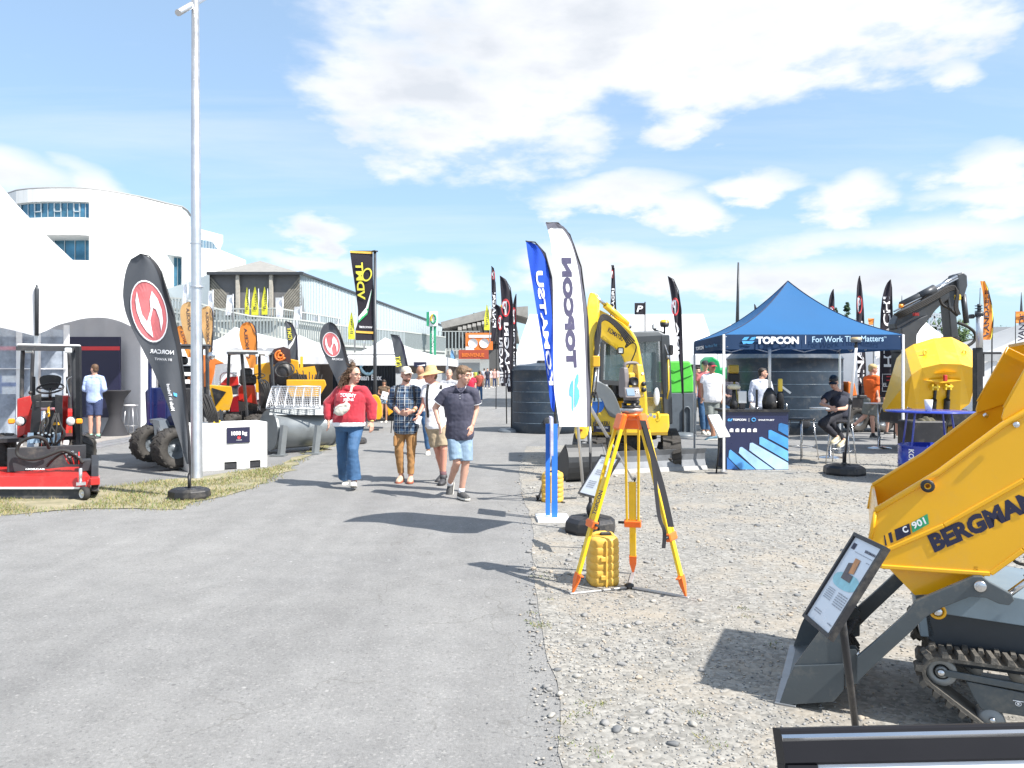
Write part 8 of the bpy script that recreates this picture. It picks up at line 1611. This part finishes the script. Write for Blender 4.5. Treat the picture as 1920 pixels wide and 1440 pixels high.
def drape(obj, T, pts, w, mat, name, dirv, off=.006, quad=None, ups=None):
    """ribbon pressed onto a garment: world points cast along dirv"""
    bv = BVHTree.FromPolygons([T.matrix_basis @ v.co if False else (Matrix.Translation(T.location) @ v.co) for v in obj.data.vertices], [tuple(p.vertices) for p in obj.data.polygons]); dv = V(dirv).normalized()
    def cast(p): h = bv.ray_cast(V(p)-dv*1.2, dv); return (h[0]-dv*off) if h[0] is not None else V(p)
    mb = MB()
    if quad: quad(mb, cast)
    else:
        pts = [V(p) for p in smooth_poly([tuple(p) for p in pts],2,False)]; L = []
        for i, p in enumerate(pts): tn = (pts[min(i+1,len(pts)-1)]-pts[max(i-1,0)]).normalized(); sdv = tn.cross(dv).normalized(); L += [cast(p+sdv*w), cast(p-sdv*w)]
        mb.add(L, [(2*i,2*i+1,2*i+3,2*i+2) for i in range(len(pts)-1)])
    return mb.build(name, mat, T, True, nofix=True)
def hairblob(T, q, parts, mat, s, vox=.008, disp=(.010,38), name='hair', sm=1):
    mb = MB()
    for p in parts: (x,y,z), r, sc_ = p[:3]; mb.sph(q(x,y,z), r*s, sc=sc_, M4=Matrix.Identity(3)) if len(p) < 4 else caps(mb, q(x,y,z), q(*p[3]), r*s, p[4]*s)
    return rbuild(name, remesh(mb, vox, sm, disp), mat, T)
def shorthair(mat, vol=1., fringe=True, hero=True):
    def f(T, q, Mx, s, P):
        mb = MB(); mb.sph(q(0,.024,.048), .001*s, sc=(80*vol,92*vol,84), M4=Mx); mb.sph(q(0,.055,-.01), .001*s, sc=(68,55,70), M4=Mx)
        if fringe: mb.sph(q(.01,-.05,.085), .001*s, sc=(58,40,28), M4=Mx)
        rbuild('hair', remesh(mb, .008 if hero else .018, 1, (.009 if hero else .004, 45)), mat, T)
    return f
def caphat(mat, brim=None):
    def f(T, q, Mx, s, P):
        shorthair(m_hairb, .98, False, False)(T, q, Mx, s*.96, P); mb = MB(); pr = [(.0,.098),(.045,.092),(.075,.065),(.088,.03),(.090,.012)]; rings = [[q(.93*r*cos(a), .012+1.08*r*sin(a), .035+z) for a in [2*pi*j/20 for j in range(20)]] for r, z in pr]
        mb.loft(rings, caps=False); hat = mb.build('cap', mat, T, True); mb = MB(); mb.grid(lambda u, v: q((u-.5)*.15*(1-.25*v*v), -.085-.075*v*(1-(2*u-1)**2*.45), .052-.022*v-.02*(2*u-1)**2), 10, 5); o = mb.build('peak', brim or mat, T, True, nofix=True); o.parent = hat
    return f
def brimhat(mat):
    def f(T, q, Mx, s, P):
        shorthair(m_hairb, .95, False, False)(T, q, Mx, s*.95, P); mb = MB(); tl = .22
        pr = [(.001,.125),(.05,.122),(.075,.10),(.088,.045),(.095,.03),(.13,.012),(.17,-.008),(.185,-.012)]; rings = [[q(r*cos(a), .01+1.05*r*sin(a), .035+z+(-.10*r*cos(a)*0)-.22*(r*sin(a))*(-.6)) for a in [2*pi*j/26 for j in range(26)]] for r, z in pr]; mb.loft(rings, caps=False); mb.build('sun_hat', mat, T, True)
    return f
m_denim = M('denim_blue', (.045,.115,.235), .8, var=.22, vs=5, bump=.5, bs=18); m_denl = M('denim_light', (.24,.34,.45), .8, var=.22, vs=6, bump=.5, bs=18); m_tanp = M('ochre_cotton', (.38,.20,.075), .85, var=.12, vs=6, bump=.6, bs=12); m_khaki = M('khaki_cotton', (.42,.33,.22), .85, var=.08, bump=.5, bs=12)
m_swr = M('red_sweatshirt', (.42,.022,.04), .85, var=.07, bump=.6, bs=10, sheen=.3); m_tee = M('white_tshirt', (.78,.78,.80), .85, var=.03, bump=.5, bs=10); m_polo = M('navy_grey_polo', (.055,.055,.085), .8, var=.08, bump=.4, bs=14); m_ltb = M('light_blue_shirt', (.38,.48,.76), .8, var=.05, bump=.5, bs=10); m_nvs = M('navy_shorts', (.035,.05,.12), .85, var=.1, bump=.4)
def plaid():
    m = M('plaid_flannel', (.03,.045,.09), .85, bump=.4, bs=12); nt = m.node_tree; N = nt.nodes.new; L = nt.links.new; p = nt.nodes['Principled BSDF']; tc = N('ShaderNodeTexCoord'); sx = N('ShaderNodeSeparateXYZ'); L(tc.outputs['Object'], sx.inputs[0])
    def mm(op, a, b): n = N('ShaderNodeMath'); n.operation = op; [L(v, n.inputs[i]) if not isinstance(v, (int, float)) else setattr(n.inputs[i], 'default_value', v) for i, v in enumerate((a, b))]; return n.outputs[0]
    def st(v, per, w, off): return mm('LESS_THAN', mm('ABSOLUTE', mm('SUBTRACT', mm('FRACT', mm('ADD', mm('MULTIPLY', v, 1/per), off), 0), .5), 0), w)
    x, z = sx.outputs[0], sx.outputs[2]; col = None
    base = mm('MULTIPLY', mm('ADD', st(x,.085,.22,0), st(z,.085,.22,0)), .5); thin = mm('MAXIMUM', st(x,.085,.045,.35), st(z,.085,.045,.35)); th2 = mm('MAXIMUM', st(x,.17,.02,.1), st(z,.17,.02,.1))
    def mix(f, a, b): n = N('ShaderNodeMix'); n.data_type = 'RGBA'; L(f, n.inputs[0]); [L(v, n.inputs[i]) if not isinstance(v, tuple) else setattr(n.inputs[i], 'default_value', (*v, 1)) for i, v in ((6, a), (7, b))]; return n.outputs[2]
    c = mix(base, (.012,.016,.038), (.055,.11,.20)); c = mix(mm('MULTIPLY', thin, .5), c, (.55,.66,.72)); c = mix(mm('MULTIPLY', th2, .7), c, (.50,.53,.53)); L(c, p.inputs['Base Color']); return m
m_plaid = plaid()
# --- woman in the red sweatshirt
def womanhair(T, q, Mx, s, P):
    mb = MB(); mb.sph(q(0,.028,.045), .001*s, sc=(84,92,84), M4=Mx); mb.sph(q(-.01,.05,.135), .045*s); mb.sph(q(0,.08,-.03), .07*s); mb.sph(q(-.02,.11,-.09), .07*s); mb.sph(q(-.02,.12,-.16), .06*s)
    rbuild('hair', remesh(mb, .008, 0, (.018, 40)), m_hairb, T); rng = random.Random(2); mb = MB()
    for k in range(260):
        a = rng.uniform(-1.9,1.9); r0 = .085; st = V((r0*sin(a)*.9, .03+r0*cos(a)*.9, rng.uniform(.0,.10))); dx = rng.uniform(-.16,.05)
        dn = rng.uniform(.14,.30); ph = rng.random()*6; pts = [q(st.x+dx*t*1.0+.012*sin(ph+t*16), st.y+.05*t*(1-t)*2+.03*t+.010*cos(ph+t*14), st.z-dn*t) for t in [j/9 for j in range(10)]]; mb.tube(pts, [.0055*s*(1-.6*j/9) for j in range(10)], 4)
    for k in range(24): a = rng.random()*6.28; c = q(-.01+.035*cos(a), .05+.02*rng.random(), .13+.035*sin(a)); mb.tube([c, c+V((rng.gauss(0,.02),0,.03)), c+V((rng.gauss(0,.04),0,.045+.03*rng.random()))], [.004,.003,.001], 4)
    mb.build('loose_curls', m_hairb, T, True)
    mb = MB()
    for e in (-1, 1): mb.tube([q(.032*e+.026*cos(a), -.092, .010+.022*sin(a)) for a in [k*pi/8 for k in range(16)]], .0022*s, 5, closed=True); mb.tube([q(.058*e,-.088,.012), q(.078*e,.0,.01)], .0022*s, 5)
    mb.tube([q(-.008,-.095,.012), q(.008,-.095,.012)], .0022*s, 5); mb.build('glasses', m_steel, T, True)
d = 10.75
T, P, q, lk, fw, ac = person('woman in a red sweatshirt and flared jeans with a cream crossbody bag, walking', dict(h=(665,703,d), n=(659,723,d), sL=(638,731,d+.02), sR=(681,731,d-.02), eL=(616,757,d+.04), eR=(697,758,d), wL=(616,787,d-.04), wR=(697,789,d-.05), hL=(643,798,d), hR=(668,798,d), kL=(641,843,d+.10), kR=(661,843,d-.22), aL=(648,897,d+.42), aR=(664,902,d-.16)),
    dict(s=1.0, bw=1.24, bd=1.3, lw=1.14, belly=.05, yaw=R(52), pitch=R(6), hairfn=womanhair, top=dict(n='sweatshirt', m=m_swr, inf=.026, hem=.09, sleeve=1.92, cuff=.75), bot=dict(n='jeans', m=m_denim, len=1.93, inf=.008, r1=.098, waist=.15), shoe=dict(m=m_shoe, dL=(.1,-1,-.15), dR=(.12,-1,.28)), curl=.5))
cw_ = lk['_top']; dv = -fw
mb = MB(); hc = (P['hL']+P['hR'])/2; mb.loft([ring(hc.lerp((P['sL']+P['sR'])/2, t), ac, fw, .250+i*.0, .218+i) for t, i in ((-.01,.01),(.05,.008),(.12,.0))]); rbuild('undershirt', remesh(mb, .01, 1, (.006,14)), m_tee, T)
y = d
drape(cw_, T, None, 0, m_pw, 'lettering', (0,1,0), .003, quad=lambda mb, c: (text(mb, 'TOMMY', lambda u, v: c(at(641+31*u, 744+1.2*u-6.5*v+1.5*sin(pi*u)*-1, y)), bold=.05), text(mb, 'JEANS', lambda u, v: c(at(648+20*u, 751-5*v, y)), bold=.03)))
drape(cw_, T, [at(662,722,y), at(660,735,y), at(656,750,y), at(650,762,y)], .016, M('cream_strap', (.62,.60,.52), .7), 'bag_strap', (0,1,0), .008)
BG = thing('crossbody_bag', at(641,767,y-.32), 'cream crossbody bag resting on the front of the red sweatshirt', 'bag')
mb = MB(); c = at(641,767,y-.30); mb.sph(c, .001, sc=(115,48,75), M4=Matrix.Rotation(R(-18),3,'Y')); mb.sph(c+V((-.03,0,-.04)), .001, sc=(85,44,55)); mb.sph(c+V((.06,0,.05)), .001, sc=(60,40,45)); rbuild('bag_body', remesh(mb, .009, 2, (.005,20)), M('cream_leather', (.62,.60,.52), .55, var=.08, bump=.3), BG)
one('zip', lambda m: m.tube([c+V((-.09+.18*k/8,-.047,.03+.04*k/8)) for k in range(9)], .003, 5), m_alu, BG)
one('wristband', lambda m: m.lathe([(.036,-.012),(.038,0),(.036,.012)], at(697,788,y-.05), (0,0,1), 18), M('yellow_band', (.8,.65,.2), .5), T)
# --- man in the plaid shirt
d = 11.27
def beardcap(T, q, Mx, s, P):
    caphat(M('beige_cap_cotton', (.55,.50,.42), .8))(T, q, Mx, s, P); mb = MB(); mb.sph(q(0,-.045,-.078), .001*s, sc=(46,44,34), M4=Mx); mb.sph(q(0,-.02,-.07), .001*s, sc=(60,50,34), M4=Mx); rbuild('beard', remesh(mb, .009, 1, (.004,50)), m_hairb, T)
    mb = MB()
    for e in (-1, 1): mb.tube([q(.030*e+.022*cos(a), -.092, .010+.017*sin(a)) for a in [k*pi/6 for k in range(12)]], .002*s, 5, closed=True); mb.tube([q(.052*e,-.09,.012), q(.078*e,.0,.01)], .002*s, 5)
    mb.build('glasses', m_steel, T, True)
T, P, q, lk, fw, ac = person('bearded man in a beige cap, dark plaid shirt and ochre trousers, walking', dict(h=(762,703,d), n=(760,721,d), sL=(739,730,d), sR=(781,730,d), eL=(734,758,d+.02), eR=(785,757,d), wL=(748,774,d-.24), wR=(775,771,d-.22), hL=(751,802,d), hR=(771,802,d), kL=(748,843,d-.03), kR=(771,843,d-.03), aL=(752,890,d+.05), aR=(770,892,d)),
    dict(s=1.0, bw=1.06, yaw=R(28), hairfn=beardcap, thL=(.2,-.3,1), thR=(-.2,-.3,1), hdL=(1,-.25,-.1), hdR=(-1,-.25,-.25), top=dict(n='shirt', m=m_plaid, inf=.022, hem=-.16, sleeve=1.45, cuff=1.2), bot=dict(n='trousers', m=m_tanp, len=1.93, inf=.006, r1=.045), shoe=dict(m=M('orange_white_shoe', (.60,.42,.30), .6, var=.3, vs=30), sole=M('red_sole', (.42,.12,.07), .6), dL=(-.12,-1,-.1), dR=(.05,-1,0)), curl=.9))
cw_ = lk['_top']
for a in ((746,722),(775,722)): drape(cw_, T, [at(a[0],a[1],d), at(a[0]+(-2 if a[0] < 760 else 3),735,d), at(a[0]+(-4 if a[0] < 760 else 5),752,d), at(a[0]+(-6 if a[0] < 760 else 6),768,d)], .018, m_black, 'backpack_strap', (0,1,0), .008)
drape(cw_, T, [at(760.5,724,d), at(761,750,d), at(761,775,d), at(761,798,d)], .003, MT['white_tshirt'], 'button_placket', (0,1,0), .003)
one('wristwatch', lambda m: m.lathe([(.032,-.015),(.036,0),(.032,.015)], P['wR'].lerp(P['eR'],.12), (P['wR']-P['eR']), 16), M('brass_watch', (.5,.36,.12), .3, .7), T)
one('cargo_pocket', lambda m: (m.box(P['kL'].lerp(P['hL'],.42)+V((-.058,-.03,0)), (.05,.11,.17), bev=.015), m.box(P['kR'].lerp(P['hR'],.42)+V((.058,-.03,0)), (.05,.11,.17), bev=.015)), m_tanp, T)
one('hanging_strap', lambda m: m.tube([at(735,776,d+.15), at(734,800,d+.15), at(733,812,d+.15)], .007, 5), m_black, T)
# --- man in the straw hat
d = 11.15
T, P, q, lk, fw, ac = person('man in a wide straw sun hat, white t-shirt and khaki shorts, looking sideways', dict(h=(807,704,d), n=(813,718,d), sL=(799,727,d+.0), sR=(835,726,d+.05), eL=(795,757,d-.03), eR=(841,757,d+.1), wL=(786,775,d-.16), wR=(840,784,d+.02), hL=(810,797,d), hR=(830,797,d), kL=(820,842,d+.02), kR=(832,842,d-.08), aL=(830,887,d+.3), aR=(831,896,d-.05)),
    dict(s=1.0, bw=1.0, yaw=R(-68), pitch=R(2), skin=M('skin_flushed', (.60,.28,.20), .5, var=.1), hairfn=brimhat(M('straw', (.58,.40,.19), .8, var=.2, vs=30, bump=.5, bs=80)), thL=(.3,-.4,1), curl=.9, top=dict(n='tshirt', m=m_tee, inf=.024, hem=-.10, sleeve=.62), bot=dict(n='shorts', m=m_khaki, len=.88, inf=.02, r1=.078), shoe=dict(m=m_shoed, boot=1, sole=m_black, dL=(-.45,-.9,-.25), dR=(-.15,-1,0))))
for a, b in ((802,796),(826,830)): drape(lk['_top'], T, [at(a+2,721,d), at(a,735,d), at(b+6,760,d), at(b+8,782,d)], .018, m_black, 'backpack_strap', (0,1,0), .008)
one('ankle_tattoo_sock', lambda m: m.cyl(P['aR'], P['aR']+V((.0,0,.10)), .044, .05), M('plum_sock', (.14,.07,.08), .8), T)
CP = thing('folded_paper', P['wL']+V((-.02,-.06,-.10)), 'small white folded paper held by the man in the straw hat', 'paper'); one('sheet', lambda m: (m.box(P['wL']+V((-.01,-.05,-.09)), (.085,.012,.12), ry=.4, bev=.004), m.box(P['wL']+V((.0,-.06,-.10)), (.07,.01,.11), ry=.25)), m_wht, CP)
# --- man in the polo shirt
d = 9.75
T, P, q, lk, fw, ac = person('young man in a dark polo shirt and light denim shorts, nearest of the walkers', dict(h=(870,704,d-.03), n=(864,723,d), sL=(836,734,d+.02), sR=(888,734,d-.02), eL=(816,765,d+.05), eR=(893,767,d+.03), wL=(823,793,d-.06), wR=(886,796,d-.06), hL=(852,814,d), hR=(872,814,d), kL=(857,866,d-.08), kR=(873,868,d-.04), aL=(843,907,d+.42), aR=(865,921,d+.0)),
    dict(s=1.0, bw=1.03, yaw=R(58), pitch=R(-14) if False else R(12), hairfn=shorthair(M('hair_light_brown', (.17,.105,.06), .6, var=.5, vs=50, bump=1., bs=60), 1.08), top=dict(n='polo_shirt', m=m_polo, inf=.026, hem=-.14, sleeve=.66), bot=dict(n='shorts', m=m_denl, len=.93, inf=.020, r1=.076), shoe=dict(m=M('black_sneaker', (.06,.06,.06), .6, var=.6, vs=60), sock=m_tee, dL=(-.12,-.55,-.83), dR=(.50,-.86,0)), curl=.45))
cw_ = lk['_top']
for pts in ([at(853,719,d), at(856,727,d), at(861,734,d)], [at(875,720,d), at(873,728,d), at(869,733,d)]): drape(cw_, T, pts, .004, m_tee, 'collar_trim', (0,1,0), .008)
one('collar', lambda m: m.tube(smooth_poly([tuple(at(855,724,d-.04)), tuple(at(858,731,d-.10)), tuple(at(864,737,d-.12)), tuple(at(869,732,d-.10)), tuple(at(873,725,d-.04))],2,False), .009, 8), m_polo, T)
drape(cw_, T, None, 0, m_tee, 'button', (0,1,0), .004, quad=lambda mb, c: [mb.lathe([(0,0),(.006,0),(.006,.003)], c(at(864,yy,d)), (0,-1,0), 10) for yy in (741,746)])
for e, s_ in (('L',-1),('R',1)): a, b = P['s'+e], P['e'+e]; c = a.lerp(b, .65); one('sleeve_trim', lambda m: m.lathe([(.082,-.004),(.084,0),(.082,.004)], c, (b-a), 20), m_tee, T)
# ---------------------------------------------------------------- background people
def bgp(label, px, yf, yt, J=None, d=None, back=False, walk=0, arm='down', grp=None, **lk):
    """standing or walking figure from head top / feet pixel rows"""
    d = d or F*H/(yf-HZ); hgt = yf-yt; k = hgt/253.; w = k*1.0; x = px; D = dict(h=(x,yt+17*k,d), n=(x,yt+36*k,d), sL=(x-25*k,yt+46*k,d), sR=(x+25*k,yt+46*k,d), eL=(x-32*k,yt+82*k,d), eR=(x+32*k,yt+82*k,d), wL=(x-33*k,yt+112*k,d-.05), wR=(x+33*k,yt+112*k,d-.05), hL=(x-12*k,yt+122*k,d), hR=(x+12*k,yt+122*k,d),
        kL=(x-13*k-walk*6*k,yt+180*k,d-.06), kR=(x+13*k+walk*6*k,yt+180*k,d-.04), aL=(x-13*k-walk*22*k,yt+(242-abs(walk)*4)*k,d+.0), aR=(x+13*k+walk*14*k,yt+242*k,d))
    if arm == 'front': D.update(wL=(x-14*k,yt+92*k,d-(-.25 if back else .22)), wR=(x+14*k,yt+92*k,d-(-.25 if back else .22)), eL=(x-33*k,yt+84*k,d-.03), eR=(x+33*k,yt+84*k,d-.03))
    if J: D.update({a: (x+b[0]*k, yt+b[1]*k, d+b[2]) for a, b in J.items()})
    s = hgt/F*d/1.78; lk.setdefault('hairfn', shorthair(m_haird, 1., True, False))
    if back: lk['yaw'] = lk.get('yaw', R(180))
    return person(label, D, dict(lk, s=s), hero=False, grp=grp)
def tp(n, m, **k): return dict(dict(n=n, m=m, sleeve=.62, inf=.022, hem=-.12), **k)
def bt(n, m, **k): return dict(dict(n=n, m=m, len=1.92, inf=.012), **k)
bgp('man in a light blue shirt and navy shorts at the marquee edge, back turned', 177, 823, 683, d=17.9, back=True, yaw=R(-120), arm='front', hairfn=shorthair(m_hairb,1.,False,False), top=tp('shirt', m_ltb, sleeve=1.5), bot=bt('shorts', m_nvs, len=.9, inf=.02), shoe=dict(m=m_shoed, sock=M('mint_sock', (.3,.6,.45), .8)))
bgp('bald man in a white shirt seen from behind between plaid and straw hat men', 788, 852, 686, back=True, walk=.7, yaw=R(180), hairfn=lambda *a: None, skin=m_skin2, top=tp('shirt', M('pale_white_shirt', (.68,.70,.78), .8, bump=.4)), bot=bt('trousers', m_denim), shoe=dict(m=m_shoe))
bgp('girl in brown top and pale denim shorts looking down at a white bag', 720, 792, 712, d=25.2, arm='front', pitch=R(30), bw=.9, skin=m_skin2, hairfn=lambda T, q, Mx, s, P: hairblob(T, q, [((0,.02,.04), 1, (.09,.1,.09)), ((0,.04,-.08), 1, (.11,.08,.16))], m_haird, s, .018, (.01,30)), top=tp('top', M('brown_top', (.12,.08,.05), .8), sleeve=.1, hem=.1), bot=bt('shorts', m_denl, len=.35, inf=.02), shoe=dict(m=m_shoe))
one('paper_bag', lambda m: m.box((at(721,742,24.9)), (.22,.05,.26), ry=.3, bev=.01), m_wht, label='white paper bag held by the girl in pale denim shorts', cat='bag')
bgp('man in a grey shirt half hidden between the straw hat man and the polo man', 842, 832, 692, walk=.3, hairfn=shorthair(m_hairg,.95,False,False), top=tp('shirt', M('grey_shirt', (.36,.37,.40), .8)), bot=bt('trousers', m_nvs))
bgp('person in a bright red shirt walking away beyond the young man in the polo', 882, 772, 697, back=True, yaw=R(150), walk=.4, top=tp('shirt', M('crimson_shirt', (.60,.02,.06), .8)), bot=bt('trousers', m_khaki, len=.9), hairfn=shorthair(m_hairg,1,False,False))
bgp('person in a rust red shirt and jeans walking away along the road', 899, 753, 695, back=True, yaw=R(180), walk=.3, top=tp('shirt', M('rust_shirt', (.35,.08,.05), .8)), bot=bt('jeans', m_denim))
cr = [(908,726,'pale shirt','(.5,.5,.55)',.3),(914,727,'dark clothes carrying a white bag','(.03,.03,.05)',.5),(921,724,'a white shirt and dark trousers','(.7,.7,.72)',-.4),(927,725,'a pink shirt','(.6,.35,.3)',.2),(932,722,'a light grey shirt near the flags','(.45,.45,.48)',.3),(892,722,'a yellow vest','(.6,.6,.1)',.0),(884,720,'a white cap','(.7,.7,.7)',.1),(869,735,'a navy jacket','(.03,.04,.1)',.3),(897,719,'a green shirt','(.1,.3,.15)',.3),(903,721,'a black shirt','(.03,.03,.03)',.2)]
for i, (x, yf, l, c, wk) in enumerate(cr):
    c = tuple(float(v) for v in c.strip('()').split(',')); bgp('distant visitor in %s on the far road' % l, x, yf+2, 691-(yf-720)*.1, d=min(95, 2310/(yf+2-700)), walk=wk, back=i % 2 == 0, grp='distant visitors walking on the far road', top=tp('shirt', M('visitor_shirt_%s' % 'abcdefghij'[i], c, .8)), bot=bt('trousers', m_nvs if i % 2 else m_khaki))
# right side group
bgp('man in a white t-shirt, grey shorts and dark cap walking left of the gazebo leg', 1335, 825, 679, walk=-.9, yaw=R(15), bw=1.2, belly=.03, skin=m_skin2, hairfn=caphat(M('dark_cap', (.03,.03,.035), .8), M('red_peak', (.45,.03,.05), .8)), face=1, top=tp('tshirt', m_tee), bot=bt('shorts', M('grey_shorts', (.20,.22,.21), .85), len=.85, inf=.02), shoe=dict(m=M('teal_shoe', (.06,.14,.20), .6, var=.4), dL=(-1,-.3,0), dR=(-.9,-.3,0)))
bgp('man in a coral shirt and jeans behind the man in the white t-shirt', 1322, 814, 677, walk=-.3, hairfn=caphat(M('black_cap', (.02,.02,.025), .8)), top=tp('shirt', M('coral_shirt', (.55,.16,.17), .8)), bot=bt('jeans', m_denim))
bgp('person in a pale checked shirt at the far left of the gazebo group', 1308, 806, 688, walk=.2, top=tp('shirt', M('lilac_shirt', (.42,.40,.55), .8, var=.3, vs=20)), bot=bt('trousers', m_khaki))
bgp('person in dark clothing standing behind the counter equipment', 1369, 820, 697, arm='front', top=tp('shirt', M('dark_patterned_shirt', (.05,.05,.07), .8, var=.5, vs=14), sleeve=1.6), bot=bt('trousers', m_denim))
bgp('man in a white shirt standing behind the counter, turned to the right', 1427, 835, 690, d=16.6, yaw=R(80), bw=1.1, hairfn=shorthair(m_haird,1.,True,False), face=1, J=dict(h=(6,17,0)), top=tp('shirt', M('blueish_white_shirt', (.62,.66,.78), .8, bump=.4), sleeve=1.9), bot=bt('trousers', m_nvs))
bgp('boy with blond hair in an orange t-shirt and grey shorts hurrying right', 1635, 822, 683, walk=0, yaw=R(80), pitch=R(10), bw=.88, hairfn=shorthair(m_hairl,1.12,True,False), face=1, J=dict(h=(4,17,0), sL=(-18,48,.1), sR=(16,46,-.1), eL=(-14,86,.1), eR=(14,84,-.12), wL=(-2,112,.1), wR=(20,108,-.18), kL=(-24,176,.05), kR=(0,182,-.05), aL=(-66,212,.08), aR=(4,240,0)), top=tp('tshirt', M('orange_tshirt', (.80,.13,.015), .8, bump=.5), inf=.035, hem=-.2), bot=bt('shorts', M('grey_cotton_shorts', (.20,.20,.18), .85), len=.9, inf=.02), shoe=dict(m=m_shoed, sock=m_black, dL=(.35,-.2,-.9), dR=(1,-.2,0)))
bgp('child in orange shorts behind the blue table leg', 1672, 815, 705, yaw=R(80), bw=.8, walk=.4, top=tp('tshirt', m_polo), bot=bt('shorts', M('orange_tshirt', 0), len=.8, inf=.02), shoe=dict(m=m_shoed, dL=(1,-.2,0), dR=(1,-.2,0)))
bgp('child in light clothes and white shoes behind the blue table', 1691, 822, 708, yaw=R(60), bw=.8, walk=.3, top=tp('tshirt', M('pale_grey_tshirt', (.42,.42,.42), .8)), bot=bt('shorts', M('pale_grey_shorts', (.38,.38,.40), .8), len=1.1), shoe=dict(m=m_shoe, dL=(1,-.4,0), dR=(1,-.4,0)))
d = 13.7
person('man in black polo and cap seated on a bar stool at the high table', dict(h=(1563,717,d-.1), n=(1570,731,d), sL=(1553,739,d-.12), sR=(1588,741,d+.12), eL=(1541,757,d-.25), eR=(1585,766,d-.1), wL=(1555,762,d-.42), wR=(1562,768,d-.40), hL=(1569,777,d-.08), hR=(1584,779,d+.1), kL=(1541,794,d-.35), kR=(1558,792,d-.2), aL=(1568,818,d-.25), aR=(1580,824,d-.1)),
    dict(s=1.0, bw=.98, yaw=R(-30), pitch=R(22), face=1, curl=1., hdL=(.6,-.3,-.4), hdR=(-.8,-.3,-.2), hairfn=caphat(m_black), top=tp('polo_shirt', M('black_polo', (.018,.02,.035), .8, bump=.4)), bot=bt('trousers', M('black_trousers', (.02,.02,.028), .85)), shoe=dict(m=M('cream_sneaker', (.55,.48,.32), .6, var=.3), dL=(-.8,-.6,-.3), dR=(-.8,-.6,-.3))), hero=False)

bpy.data.scenes.remove(TMP)
